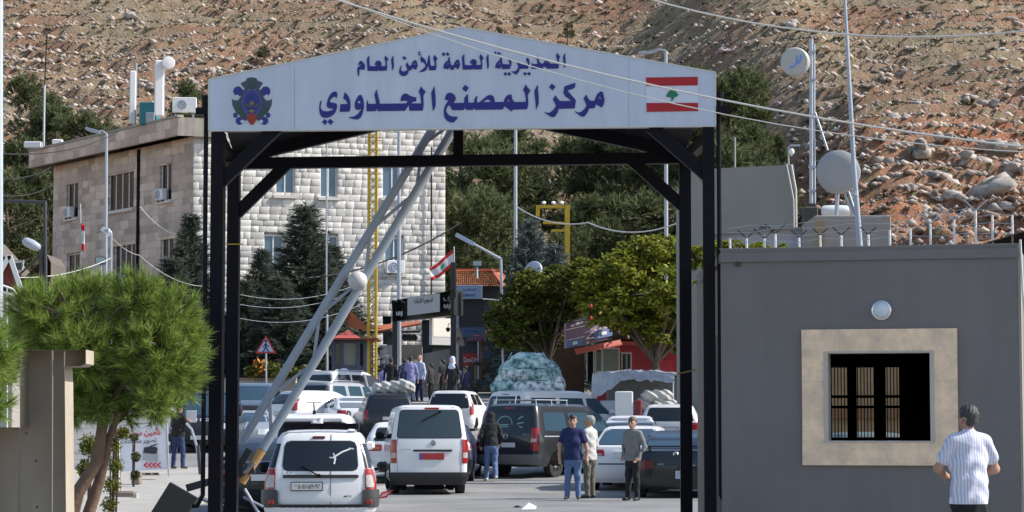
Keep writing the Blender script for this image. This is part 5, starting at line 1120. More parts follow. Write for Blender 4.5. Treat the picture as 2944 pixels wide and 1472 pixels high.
# --- loads on roofs
def soft(name, label, cat, c, prims, mats_, h, k, noise, part): o = thing(name, label, cat, c); blob(part, prims, mats_, h, o, k, noise); return o
c0 = Vector((PX(1520, 77), 77, G(75)+1.94))
s_ = 7029/77
MBU = [mat('green and white sacking', (.40, .52, .49), .85, var=.55, vs=4.0, sharp=.10, bump=.8, bs=20, col2=(.05, .15, .16)), mat('white netted sacking', (.58, .60, .58), .8, var=.5, vs=6, sharp=.07, bump=.8, bs=18, col2=(.16, .24, .24))]
o = soft('cargo_bundle', 'huge bundle of green and white sacks netted on the van roof', 'bundle', c0,
  [((-.66, 0, .15), (.70, 0, .15), .44, .46, 1, (1, 1.3, 1)), ((-.50, 0, .52), (.55, 0, .50), .46, .47, 0, (1, 1.3, 1)), ((-.22, 0, .74), (.22, 0, .74), .47, .46, 0, (1, 1.3, 1)), ((.45, -.48, .12), (.92, -.40, .08), .23, .22, 1), ((-.98, -.35, .08), (-.55, -.5, .10), .24, .24, 0), ((-.28, -.55, .10), (.15, -.56, .10), .22, .22, 1), ((-.62, -.46, .50), (-.2, -.52, .50), .17, .17, 1), ((.12, -.52, .50), (.62, -.44, .48), .18, .17, 0)],
  MBU, .03, .045, lambda g: .022*np.sin(g[..., 0]*15+2*np.sin(g[..., 2]*7))*np.sin(g[..., 2]*13+g[..., 0]*4)+.015*np.sin(g[..., 0]*47)*np.sin(g[..., 2]*41)+.01*np.sin(g[..., 1]*37), 'sacking')
nt_ = MB()
for x in (-.75, -.4, -.05, .3, .65):
    nt_.tube([(x*1.25, -.66, -.05), (x*1.15, -.70, .3), (x*1.0, -.60, .7), (x*.8, -.36, 1.08), (x*.7, 0, 1.23), (x*.75, .4, 1.05)], .008, 5)
nt_.build('rope', M_CABLE, o, local=True)
for z_ in (.30, .68): rp2 = MB(); rp2.tube([(1.20*math.cos(a_)*(1-.22*z_), .74*math.sin(a_)*(1-.2*z_), z_+.03*math.sin(3*a_)) for a_ in np.linspace(0, 6.283, 28)], .012, 5); rp2.build('rope', mat('dark green rope', (.03, .09, .08), .8, var=0), o, local=True)
c0 = Vector((PX(1132, 81), 81.3, bsuv.o.location.z+1.75))
soft('sack', 'plump white sacks strapped on the black SUV roof', 'sack', c0, [((-.55, 0, .1), (.35, 0, .14), .2, .24, 0), ((-.3, .4, .12), (.5, .4, .1), .22, .2, 0), ((.2, -.1, .28), (.45, -.1, .2), .13, .13, 0)], [Mb], .03, .08, lambda g: .02*np.sin(g[..., 0]*21+g[..., 1]*13)+.012*np.sin(g[..., 2]*35+g[..., 0]*17), 'sacking')
# ------------------------------------------------------------------ people
M_SKIN = mat('skin', (.42, .24, .165), .6, var=.08, vs=12); M_HAIRK = mat('dark hair', (.02, .018, .017), .6, var=.2, vs=30, bump=.5, bs=90); M_HAIRG = mat('grey hair', (.33, .32, .31), .7, var=.2, vs=40, bump=.5, bs=90)
M_EYE = mat('eye', (.02, .015, .012), .3, var=0); M_LIP = mat('lips', (.30, .12, .10), .5, var=0)
M_JEAN = mat('blue denim', (.11, .18, .34), .9, var=.25, vs=7); M_TRK = mat('black trousers', (.012, .012, .014), .9, var=.1); M_SHOEK = mat('black shoes', (.015, .014, .013), .5, var=0); M_SHOEW = mat('white trainers', (.55, .55, .52), .6, var=.1)
def cloth(name, col, v=.12): return mat(name, col, .9, var=v, vs=6, bump=.6, bs=12)
def hand(s, w_, dr, n=5):
    """palm, four fingers of unequal length and a thumb leaving the side of the palm"""
    w_ = Vector(w_); d = Vector(dr).normalized(); sd = d.cross(Vector((0, 1, .2))).normalized()*s; pm = w_+d*.075
    o = [(w_, pm, .028, .036, 2, (1, 1, 1), .012)]
    nb = d.cross(sd).normalized()
    for i, L in enumerate((.070, .080, .075, .058)):
        b = pm+sd*(.027-.018*i)+d*.018; m = b+d*L*.55+nb*.006; o += [(b, m, .0105, .0095, 2, (1, 1, 1), .004), (m, m+d*L*.45+nb*.022, .0095, .008, 2, (1, 1, 1), .004)]
    t = w_+d*.03+sd*.028; o += [(t, t+sd*.028+d*.03, .013, .011, 2, (1, 1, 1), .006), (t+sd*.028+d*.03, t+sd*.030+d*.062, .011, .009, 2, (1, 1, 1), .004)]
    return o
def person(label, loc, rz, top, trou, h=1.74, arms=None, legs=None, lean=0, hy=0, sleeve=True, hem=.86, hair=M_HAIRK, shoes=M_SHOEK, group=None, res=.016, stout=1.0, hood=None, scarf=None, bald=False, skirt=False, hd=0):
    o = thing('person', label, 'person', loc, rz, group); k = h/1.74
    arms = arms or {-1: ((-.25, -.03, 1.12), (-.27, .04, .87)), 1: ((.25, -.03, 1.12), (.27, .04, .87))}
    legs = legs or {-1: ((-.10, .02, .49), (-.11, 0, .085)), 1: ((.10, .02, .49), (.12, .01, .085))}
    sh = lambda x, y, z: (x, y+lean*max(0, z-.92), z-.35*abs(lean)*max(0, z-.92)*abs(lean))
    P_ = []
    a = lambda p, q, r1, r2, m, fl=(1, 1, 1), kk=.03: P_.append((p, q, r1, r2, m, fl, kk))
    a(sh(0, 0, .96), sh(0, .01, 1.16), .158*stout, .165*stout, 0, (1, .72, 1)); a(sh(0, .01, 1.18), sh(0, 0, 1.34), .165*stout, .160, 0, (1.06, .70, 1)); a(sh(-.135, -.005, 1.405), sh(.135, -.005, 1.405), .070, .070, 0, (1, .95, 1), .05)
    a(sh(0, -.01, 1.40), sh(0, 0, 1.475), .085, .062, 0)
    a(sh(0, 0, hem), sh(0, 0, .99), .170*stout, .165*stout, 0, (1, .76, 1), .02)
    a((0, 0, .86), (0, 0, .95), .148, .15, 1, (1, .74, 1), .02)
    for s in (-1, 1):
        kn, an = legs[s]; hp = (s*.085, 0, .88)
        a(hp, kn, .098, .072, 1); a(kn, an, .072, .056, 1)
        an = Vector(an); a(an+Vector((0, -.035, -.035)), an+Vector((s*.02, .135, -.05)), .046, .036, 3, (1, 1, .8), .012)
        el, wr = arms[s]; S0 = sh(s*.175, -.005, 1.395); el = sh(*el); wr = sh(*wr)
        a(S0, el, .064, .052, 0, (1, 1, 1), .025)
        if sleeve: a(el, wr, .050, .040, 0, (1, 1, 1), .02)
        else:
            m = Vector(S0).lerp(Vector(el), .62); P_[-1] = (S0, m, .068, .068, 0, (1, 1, 1), .025); a(m, el, .045, .043, 2, (1, 1, 1), .006); a(el, wr, .043, .030, 2, (1, 1, 1), .02)
        d = (Vector(wr)-Vector(el)).normalized(); P_.extend(hand(s, wr, d))
    c, q = math.cos(hy), math.sin(hy)
    def H(x, y, z): x, y = x*c-y*q, x*q+y*c; return sh(x, y+.02+hd, z-hd*.6)
    a(sh(0, 0, 1.44), H(0, -.005, 1.56), .056, .054, 2, (1, 1, 1), .02)
    a(H(0, -.018, 1.645), H(0, .012, 1.615), .097, .080, 2, (.9, 1, 1.08)); a(H(0, .035, 1.575), H(0, .062, 1.548), .062, .040, 2, (1, 1, 1), .03)
    a(H(0, .098, 1.625), H(0, .118, 1.588), .010, .019, 2, (1, 1, 1), .010)
    for s in (-1, 1): a(H(s*.084, -.005, 1.615), H(s*.086, -.01, 1.585), .022, .015, 2, (.6, 1, 1), .008); a(H(s*.034, .086, 1.628), H(s*.040, .085, 1.628), .012, .011, 5, (1, 1, 1), .004); a(H(s*.018, .092, 1.648), H(s*.052, .082, 1.648), .007, .006, 4, (1, 1, 1), .004)
    a(H(-.02, .094, 1.553), H(.02, .094, 1.553), .009, .009, 6, (1, 1, 1), .004)
    if skirt: a((0, 0, .15), (0, 0, .9), .24, .17, 1, (1, .8, 1), .03)
    def add(prims, nm, ms, hh, nz=None):
        ps = [(np.array(p)*k, np.array(e)*k, r1*k, r2*k, m, fl, kk) for p, e, r1, r2, m, fl, kk in prims]; return blob(nm, ps, ms, hh, o, .03, nz)
    bd = add(P_, 'body', [top, trou, M_SKIN, shoes, hair, M_EYE, M_LIP], res, lambda g: np.clip((1.40*k-g[..., 2])/.1, 0, 1)*np.clip((g[..., 2]-.12)/.1, 0, 1)*.009*np.sin(g[..., 2]*27+2.2*np.sin(g[..., 0]*13+loc[0]*5))*np.sin(g[..., 0]*21+g[..., 1]*17+g[..., 2]*7))
    for pg in bd.data.polygons:                        # the shirt ends in a straight hem
        c_ = pg.center/k
        if pg.material_index == 1 and c_.z > hem-.02: pg.material_index = 0
        elif pg.material_index == 0 and c_.z < hem-.02 and abs(c_.x) < .22: pg.material_index = 1
    if hood: add([(H(0, -.03, 1.66), H(0, -.02, 1.58), .112, .105, 0, (1, 1, 1), .03), (H(0, -.06, 1.50), H(0, -.04, 1.44), .10, .11, 0, (1.1, .9, 1), .04)], 'hood', [hood], res)
    elif scarf: add([(H(0, -.03, 1.665), H(0, -.02, 1.60), .108, .105, 0, (1, 1, 1), .03), (H(0, -.05, 1.55), H(0, -.03, 1.36), .10, .17, 0, (1.05, .9, 1), .04)], 'headscarf', [scarf], res)
    elif not bald: add([(H(0, -.028, 1.672), H(0, .018, 1.690), .092, .070, 0, (.96, 1, 1), .02), (H(0, -.055, 1.66), H(0, -.06, 1.60), .074, .062, 0, (1.05, 1, 1), .03), (H(-.076, -.012, 1.66), H(-.078, -.012, 1.625), .022, .016, 0, (1, 1, 1), .02), (H(.076, -.012, 1.66), H(.078, -.012, 1.625), .022, .016, 0, (1, 1, 1), .02)], 'hair', [hair], res, lambda g: .006*np.sin(g[..., 0]*170+g[..., 2]*90)*np.sin(g[..., 2]*130+g[..., 1]*60))
    return o
# blob with a blend radius per primitive
def blob(name, prims, mats, h, parent=None, k=.03, noise=None):
    al = np.array([np.array(q[i]) for q in prims for i in (0, 1)], float); rm = max(max(q[2], q[3]) for q in prims)*1.45+3*h
    lo = al.min(0)-rm; hi = al.max(0)+rm; n = np.ceil((hi-lo)/h).astype(int)+1; ax = [lo[i]+np.arange(n[i])*h for i in range(3)]
    f = np.full(tuple(n), 9.0); out = []
    for q in prims:
        fl = np.array(q[5] if len(q) > 5 else (1, 1, 1), float); kk = q[6] if len(q) > 6 else k; r = max(q[2], q[3])*fl.max()+kk+2*h
        a, b = np.array(q[0], float), np.array(q[1], float); s = []
        for i in range(3): i0 = max(0, int((min(a[i], b[i])-r*1.2-lo[i])/h)); i1 = min(n[i], int((max(a[i], b[i])+r*1.2-lo[i])/h)+2); s.append(slice(i0, i1))
        s = tuple(s); g = np.stack(np.meshgrid(*[ax[i][s[i]] for i in range(3)], indexing='ij'), -1)
        d = cone_sdf(g, a, b, q[2], q[3], fl); F0 = f[s]; e = np.clip(.5+.5*(F0-d)/kk, 0, 1); f[s] = np.where(F0 > 8, d, F0*(1-e)+d*e-kk*e*(1-e))
    if noise is not None: f = f+noise(np.stack(np.meshgrid(*ax, indexing='ij'), -1))
    V, Fc = surf_nets(f, lo, h); ct = V[Fc].mean(1)
    ds = np.stack([cone_sdf(ct, q[0], q[1], q[2], q[3], q[5] if len(q) > 5 else (1, 1, 1)) for q in prims], 1); mi = np.array([q[4] for q in prims])[ds.argmin(1)]
    return npmesh(name, V, Fc, mats, mi, True, parent)
# --- foreground man: striped short sleeved shirt
m = cloth('white striped shirt', (.66, .67, .74), .05); t = m.node_tree; bs = t.nodes['Principled BSDF']; tc = t.nodes.new('ShaderNodeTexCoord'); wv = t.nodes.new('ShaderNodeTexWave'); wv.inputs['Scale'].default_value = 11; wv.inputs['Distortion'].default_value = .6
mx = t.nodes.new('ShaderNodeMix'); mx.data_type = 'RGBA'; mx.inputs[6].default_value = (.70, .70, .76, 1); mx.inputs[7].default_value = (.42, .44, .60, 1); t.links.new(tc.outputs['Object'], wv.inputs['Vector']); t.links.new(wv.outputs[0], mx.inputs[0]); t.links.new(mx.outputs[2], bs.inputs['Base Color'])
d = 24.2; p = Vector((QX(2436, d), d, -.01))
person('man in a white striped short sleeved shirt standing at the booth with his back turned', p, .22, m, M_TRK, 1.735, {-1: ((-.30, .06, 1.12), (-.14, .27, 1.06)), 1: ((.30, .04, 1.12), (.14, .28, 1.06))}, sleeve=False, hem=.80, stout=1.12, res=.011, hair=mat('greying dark hair', (.022, .022, .023), .45, var=.4, vs=40, bump=.6, bs=90, col2=(.05, .05, .05)), hy=.25)
# --- three men by the white saloon
d = 51.3; p = Vector((QX(1441, d), d, G(d)))
person('man in a navy polo shirt and jeans facing the camera', p, math.pi-.15, cloth('navy polo', (.012, .02, .085)), M_JEAN, 1.76, {-1: ((-.29, -.02, 1.10), (-.30, .05, .86)), 1: ((.28, .0, 1.12), (.27, .05, .88))}, sleeve=False, hem=.84, stout=1.1, hy=.1, shoes=mat('brown shoes', (.06, .045, .03), .5), group='men standing by the white saloon')
d = 52.0; p = Vector((QX(1484, d), d, G(d)))
person('grey haired man in a pale striped shirt seen from behind', p, math.pi*.32, cloth('pale grey shirt', (.50, .50, .48)), mat('khaki trousers', (.13, .12, .10), .9, var=.2), 1.74, {-1: ((-.22, .02, 1.12), (-.18, .15, .88)), 1: ((.24, -.02, 1.12), (.24, .10, .90))}, hem=.84, hair=M_HAIRG, hy=.5, group='men standing by the white saloon')
d = 50.6; p = Vector((QX(1592, d), d, G(d)))
person('man in a grey jacket and black trousers with hands in his pockets', p, math.pi*.78, cloth('grey jacket', (.20, .20, .195), .2), M_TRK, 1.72, {-1: ((-.27, -.06, 1.12), (-.20, .08, .92)), 1: ((.27, -.06, 1.12), (.20, .08, .92))}, hem=.86, hair=mat('short brown hair', (.09, .07, .055), .7), hy=.25, stout=1.06, group='men standing by the white saloon')
# --- walker, man on the pavement
d = 61.5; p = Vector((QX(1236, d), d, G(d)))
person('man in a black hooded jacket and jeans walking away up the road', p, .12, cloth('black jacket', (.017, .017, .017), .3), M_JEAN, 1.74, {-1: ((-.26, -.04, 1.13), (-.25, .08, .90)), 1: ((.26, -.02, 1.12), (.22, .16, .95))}, {-1: ((-.10, .10, .50), (-.11, .12, .085)), 1: ((.09, .03, .48), (.09, -.20, .14))}, lean=.13, hem=.90, hood=mat('black hood', (.015, .015, .015), .95), shoes=M_SHOEW, hd=.03)
d = 65.5; p = Vector((QX(448, d), d, G(d)+.10))
person('man in a black jacket and jeans holding up papers on the pavement', p, -.55, cloth('black jacket', (.017, .017, .017), .3), mat('dark jeans', (.03, .05, .13), .9, var=.3), 1.74, {-1: ((-.27, .10, 1.14), (-.06, .30, 1.27)), 1: ((.29, .06, 1.14), (.12, .32, 1.24))}, {-1: ((-.13, .02, .49), (-.16, 0, .085)), 1: ((.15, .02, .49), (.19, -.02, .085))}, hem=.86, hd=.03, stout=1.15)
o = tag(MB().bbox(tuple(p+Vector((.16, .36, 1.24))), tuple(p+Vector((.44, .37, 1.56))), .004).build('paper', M_WHITE), 'white papers held by the man on the pavement', 'paper'); o.rotation_euler = (0, 0, 0)
# --- the crowd in front of the buildings
LAV = cloth('lavender shirt', (.22, .22, .42)); BLK = cloth('black clothes', (.012, .012, .014)); NAV = cloth('dark blue clothes', (.02, .025, .07)); WBL = cloth('white and blue shirt', (.55, .62, .80), .35); CAMO = mat('camouflage', (.09, .10, .10), .9, var=.5, vs=9); GRYT = mat('light blue jeans', (.20, .25, .38), .9, var=.2); DGN = cloth('dark olive clothes', (.03, .032, .026))
PLZ = 2.6
b = MB(); b.bbox((-6.6, 93.3, 1.2), (.2, 112, PLZ), .04); kind(b.build('pavement_platform', M_PAVE), 'structure')
crowd = [(1102, 1052, .3, LAV, BLK, {}, 'person in a lavender shirt, leftmost of the group by the roadside'), (1123, 1029, 0, BLK, BLK, {}, 'person all in black just right of the lavender shirt at the left end'), (1160, 1031, .6, NAV, BLK, {}, 'person in dark blue behind the black sign post'),
  (1180, 1024, .1, LAV, GRYT, {}, 'person in a lavender shirt and pale blue jeans seen from behind'), (1206, 1021, 2.4, WBL, NAV, {'bald': True, 'h': 1.80}, 'bald man in a white and blue shirt facing the group'), (1191, 1047, .2, BLK, BLK, {}, 'person in black standing in front of the bald man'),
  (1239, 1046, 1.2, DGN, BLK, {}, 'person in dark olive clothes in the middle of the group'), (1273, 1034, 1.0, cloth('black top', (.014, .014, .016)), BLK, {'sleeve': False}, 'person in a black top with bare forearms'), (1300, 1026, 2.8, cloth('black coat', (.014, .014, .018)), BLK, {'scarf': cloth('white headscarf', (.58, .58, .72), .1), 'skirt': True}, 'woman in a white headscarf and long dark coat'),
  (1312, 1048, .2, CAMO, CAMO, {}, 'person in grey camouflage uniform near the drinks fridge'), (1338, 1052, .8, NAV, NAV, {}, 'person in dark blue beside the drinks fridge')]
for nx, top, rz, tp, tr, kw, lab in crowd:
    d = 94.3+(nx*7 % 5)*.35+(1.2 if top > 1040 else 0); kw = {k_: v_ for k_, v_ in kw.items() if k_ != 'h'}; person(lab, (PX(nx, d), d, PLZ), rz, tp, tr, group='people waiting at the roadside', res=.022, h=float(P(nx, top, d).z-PLZ), **kw)
# driver of the white hatchback, elbow out of the window
o = thing('person', 'driver leaning an elbow out of the white hatchback window', 'person', (PX(1150, 60)-.45, 61.6, G(60)), 0)
blob('body', [((.05, .2, .75), (.05, .12, 1.05), .17, .16, 0, (1, .75, 1), .03), ((-.10, .12, 1.12), (-.44, .05, 1.02), .055, .05, 0, (1, 1, 1), .03), ((-.44, .05, 1.02), (-.40, .28, 1.20), .042, .034, 1, (1, 1, 1), .02), ((-.40, .28, 1.2), (-.37, .36, 1.25), .034, .036, 1, (1, 1, 1), .02), ((.05, .1, 1.12), (.05, .12, 1.2), .05, .05, 1, (1, 1, 1), .02), ((.05, .1, 1.28), (.05, .13, 1.26), .09, .08, 1, (1, 1, 1.1), .02)], [BLK, M_SKIN], .018, o)
blob('hair', [((.05, .07, 1.32), (.05, .10, 1.33), .09, .08, 0)], [M_HAIRK], .018, o)
# ------------------------------------------------------------------ trees and shrubs
M_PINE = mat('pine needles', (.29, .40, .085), .6, isl=.36, trans=.36, spec=.3); M_PINE2 = mat('hillside pine needles', (.165, .190, .085), .7, isl=.35, trans=.35, spec=.2); M_DARKC = mat('dark conifer needles', (.115, .14, .105), .7, isl=.35, trans=.25, spec=.2)
M_YLEAF = mat('yellow green leaves', (.27, .265, .03), .6, isl=.38, trans=.35, spec=.25, col2=(.07, .11, .02)); M_GLEAF = mat('green leaves', (.17, .19, .035), .6, isl=.38, trans=.3, spec=.25); M_BLUEC = mat('blue grey conifer needles', (.17, .21, .19), .8, isl=.3, trans=.12, spec=.15)
M_SHRUB = mat('shrub leaves', (.12, .13, .05), .8, isl=.35, trans=.2); M_ORF = mat('orange flowers', (.6, .2, .02), .7, isl=.2); M_BARK2 = mat('reddish pine bark', (.20, .125, .085), .95, var=.4, vs=5, bump=1.0, bs=12)
def unit(n, rs): v = rs.normal(size=(n, 3)); return v/np.linalg.norm(v, axis=1)[:, None]
def needle_tufts(C, Dr, n, L, wd, spread, rs):
    """n needles fanning out from every centre C around direction Dr"""
    m = len(C); d = Dr[:, None, :]+spread*rs.normal(size=(m, n, 3)); d /= np.linalg.norm(d, axis=2)[..., None]
    ln = L*rs.uniform(.6, 1.1, (m, n, 1)); b = C[:, None, :]+Dr[:, None, :]*rs.uniform(-.6, .3, (m, n, 1))*L; s = np.cross(d, rs.normal(size=(m, n, 3))); s /= np.linalg.norm(s, axis=2)[..., None]
    return np.stack([b-s*wd, b+s*wd, b+d*ln], 2).reshape(-1, 3)
def leaf_cards(C, size, rs, flat=.5):
    m = len(C); n = rs.normal(size=(m, 3)); n[:, 2] = np.abs(n[:, 2])+flat; n /= np.linalg.norm(n, axis=1)[:, None]
    a = np.cross(n, rs.normal(size=(m, 3))); a /= np.linalg.norm(a, axis=1)[:, None]; b = np.cross(n, a); s = size*rs.uniform(.6, 1.3, (m, 1))
    V = np.stack([C-a*s, C-b*s*.45+n*s*.1, C+a*s, C+b*s*.45+n*s*.1], 1).reshape(-1, 3); return V
def tri(V, nm, m, par): return npmesh(nm, V, np.arange(len(V)).reshape(-1, 3), m, parent=par)
def quadm(V, nm, m, par): return npmesh(nm, V, np.arange(len(V)).reshape(-1, 4), m, parent=par)
def branches(mb, p, d, r, L, depth, rs, bend=.35):
    p = Vector(p); d = Vector(d).normalized(); pts = [p]; n = 5
    for i in range(n): d = (d+Vector(rs.normal(size=3))*bend*.35+Vector((0, 0, .06))).normalized(); pts.append(pts[-1]+d*L/n)
    mb.tube(pts, [r*(1-.55*i/n) for i in range(n+1)], 7 if r > .06 else 5)
    if depth:
        for k in range(3): q = pts[2+k % 3+1 if 2+k % 3+1 < len(pts) else -1]; e = (d+Vector(rs.normal(size=3))*.8).normalized(); branches(mb, q, e, r*.5, L*.6, depth-1, rs, bend)
# --- big pine in the foreground, traced crown
rs = np.random.RandomState(21)
def pine_near(name, label, balls, d, trunk, nt_, seed, nn=66):
    rs = np.random.RandomState(seed); base = Vector(trunk[0][0]); o = thing(name, label, 'tree', base); C, Dr = [], []
    for x, y, r in balls:
        c = Q(x, y, d+rs.uniform(-.35, .45)); R_ = r/6150*d; k = int(nt_*(R_/.4)**2)
        u = unit(k, rs); rad = R_*rs.uniform(.45, 1.0, (k, 1)); C.append(np.array(c)+u*rad*np.array([1, .9, .95])); q = u+np.array([0, 0, .45]); Dr.append(q/np.linalg.norm(q, axis=1)[:, None])
    C = np.concatenate(C)-np.array(base); Dr = np.concatenate(Dr); V = needle_tufts(C, Dr, nn, (.155), .0033, .46, rs); tri(V, 'crown', M_PINE, o)
    b = MB()
    for i in range(0, len(C), 5): e = Vector(C[i]); s_ = Vector((0, 0, 0)); t = Vector(Q(*balls[0][:2], d))-base; q = e.lerp(Vector(C[(i*7) % len(C)]), .25); b.tube([q, (q+e)/2+Vector((0, 0, .02)), e], [.016, .012, .006], 4)
    b.build('branch', M_BARK, o, local=True)
    t = MB()
    for pts, rr in zip(trunk, ((.085, .072, .062, .055), (.07, .058, .042, .03), (.05, .04, .03, .02))): t.tube(pts, list(rr[:len(pts)]), 10)
    t.build('trunk', M_BARK2, o, 50); return o
d = 25.6
pine_near('pine_tree', 'bushy bright green pine with a forked leaning trunk behind the concrete wall', [(130, 800, 95), (235, 770, 85), (330, 765, 75), (425, 790, 80), (445, 880, 75), (390, 890, 105), (290, 880, 105), (195, 890, 110), (95, 870, 85), (330, 965, 85), (425, 955, 80), (245, 985, 75), (200, 980, 60), (185, 1025, 45), (150, 935, 62), (240, 1035, 40), (75, 775, 60), (478, 850, 42), (180, 740, 45), (360, 725, 40), (450, 940, 57), (140, 960, 70), (390, 1015, 52), (320, 1040, 36)], d,
  [[Q(170, 1330, d), Q(195, 1240, d), Q(245, 1160, d), Q(262, 1040, d)], [Q(205, 1345, d+.15), Q(250, 1210, d+.15), Q(272, 1110, d+.1), Q(300, 1035, d)], [Q(262, 1060, d), Q(300, 980, d), Q(360, 900, d)]], 150, 31)
d = 20
pine_near('pine_tree', 'light green pine branch reaching in at the left edge over the concrete wall', [(-40, 880, 75), (-25, 960, 62), (-20, 1020, 48), (-60, 820, 60)], d, [[Q(-90, 1400, d), Q(-80, 1200, d), Q(-60, 1000, d)]], 190, 33)
# --- prototypes for trees farther off
def far_pine(seed, H=10.0, Rr=3.0, m=M_PINE2, nn=60, cl=95, flat=.55, L=.42, wd=.035):
    rs = np.random.RandomState(seed); o = thing('pine_tree', 'x', 'tree'); C, Dr = [], []
    lumps = [(rs.uniform(-1, 1)*Rr*.65, rs.uniform(-1, 1)*Rr*.65, H*rs.uniform(.30, .93)) for _ in range(20)]
    for x, y, z in lumps:
        sh_ = 1-.65*max(0, (z/H-.45)/.55); x *= sh_; y *= sh_; R_ = Rr*rs.uniform(.28, .5)*(.6+.4*sh_); k = cl//2; u = unit(k, rs); C.append(np.array([x, y, z])+u*R_*rs.uniform(.5, 1, (k, 1))*np.array([1, 1, flat+.15])); q = u+np.array([0, 0, .6]); Dr.append(q/np.linalg.norm(q, axis=1)[:, None])
    C = np.concatenate(C); Dr = np.concatenate(Dr); tri(needle_tufts(C, Dr, nn//4, L, wd, .55, rs), 'crown', m, o)
    b = MB(); b.tube([(0, 0, -1.5), (.1, 0, H*.3), (-.1, .1, H*.6), (0, 0, H*.9)], [.22, .18, .11, .03], 8)
    for x, y, z in lumps[:12]: b.tube([(0, 0, z-.9), (x*.5, y*.5, z-.45), (x, y, z)], [.07, .05, .02], 5)
    b.build('trunk', M_BARK, o, local=True); return o
def conifer(seed, H=9, Rr=2.2, m=M_DARKC, label='x', droop=.25):
    rs = np.random.RandomState(seed); o = thing('conifer', label, 'tree'); C, Dr = [], []; b = MB(); b.tube([(0, 0, -1), (0, 0, H*.6), (0, 0, H)], [.16, .09, .015], 8)
    z = .06*H
    while z < H*.985:
        R_ = Rr*(1-z/H)**.8+.08; nb = max(4, int(7+3*R_)); a0 = rs.uniform(0, 6)
        for i in range(nb):
            a = a0+6.283*i/nb+rs.normal()*.15; l = R_*rs.uniform(.7, 1.1); e = np.array([math.cos(a)*l, math.sin(a)*l, z+l*.10-droop*l*.4]); n = max(3, int(l*7)); s0 = np.array([0, 0, z]); f = rs.uniform(.25, 1, (n, 1))
            C.append(s0+(e-s0)*f+rs.normal(size=(n, 3))*.08); q = np.tile(np.array([math.cos(a), math.sin(a), .15]), (n, 1))+rs.normal(size=(n, 3))*.25; Dr.append(q/np.linalg.norm(q, axis=1)[:, None]); b.tube([tuple(s0), tuple(e)], [.035, .008], 4)
        z += .30
    C = np.concatenate(C); Dr = np.concatenate(Dr); tri(needle_tufts(C, Dr, 17, .38, .026, .55, rs), 'crown', m, o); b.build('trunk', M_BARK, o, local=True); return o
protos = [far_pine(61), far_pine(62, Rr=3.4), far_pine(63, Rr=2.6)]
used = set()
def put(proto, x, topy, d, label, sc=None, wx=1.0, group=None, gz=None):
    """stand a copy of proto at picture column x (2576 scale), its top at row topy"""
    bx = QX(x, d); bz = gz if gz is not None else (max(G(d), hill_z1(bx, d)) if d > 126 else G(d)); zt = Q(x, topy, d).z; zs = max(.15, (zt-bz)/proto['H'])
    if proto.name not in used: o = proto; used.add(proto.name); o.location = (bx, d, bz); o.rotation_euler = (0, 0, R.uniform(0, 6)); o.scale = (zs*wx, zs*wx, zs); o['label'] = label
    else: o = dup(proto, (bx, d, bz), R.uniform(0, 6), label, (zs*wx, zs*wx, zs))
    if group: o['group'] = group
    return o
for q in protos: q['H'] = 10.0
FL = 'dark green pine in the dense grove between the stone building and the hillside'
for i, (x, ty, d, wx) in enumerate([(1160, 300, 146, 1.0), (1225, 350, 141, 1.1), (1290, 290, 150, 1.1), (1350, 330, 158, .9), (1470, 330, 156, 1.1), (1540, 300, 150, 1.1), (1600, 350, 144, 1.1), (1660, 310, 148, 1.0), (1720, 330, 140, 1.0), (1250, 440, 134, 1.1), (1180, 470, 132, 1.0), (1490, 470, 136, 1.1), (1570, 460, 133, 1.0), (1420, 560, 130, .9), (1650, 470, 131, 1.1), (1730, 420, 128, 1.0)]):
    put(protos[i % 3], x, ty, d, FL, wx=wx, group='pines in the grove')
for i, (x, ty, d, wx) in enumerate([(75, 175, 166, .9), (130, 250, 160, 1.1), (200, 262, 158, 1.0), (270, 285, 157, 1.0), (40, 330, 150, 1.0), (5, 420, 146, 1.1), (100, 400, 150, .9), (455, 190, 172, .9), (480, 260, 165, .8)]):
    put(protos[(i+1) % 3], x, ty, d, 'pine on the slope behind the left end of the stone building', wx=wx, group='pines on the left slope')
for i, (x, ty, d, wx) in enumerate([(1760, 140, 152, 1.0), (1845, 160, 150, 1.0), (1900, 170, 154, .9), (1920, 290, 146, .8), (1850, 330, 138, 1.0), (1960, 330, 150, .7), (1790, 250, 140, 1.0)]):
    put(protos[i % 3], x, ty, d, 'pine on the slope above the grey block wall', wx=wx, group='pines above the grey wall')
pale = far_pine(66, m=mat('pale olive needles', (.13, .135, .06), .8, isl=.3, trans=.2)); pale['H'] = 10.0
p_ = on_hill(1632, 130); put(pale, 1430, 52, p_.y, 'lone olive green tree on the hillside above the sign board', wx=1.1)
for x, y, ty in ((660, 172, 150), (1260, 110, 92), (520, 250, 215), (2050, 330, 300)): p_ = on_hill(x*8/7, y*8/7); put(pale, x, ty, p_.y, 'small olive green bush on the open hillside', wx=1.6, group='bushes on the hillside')
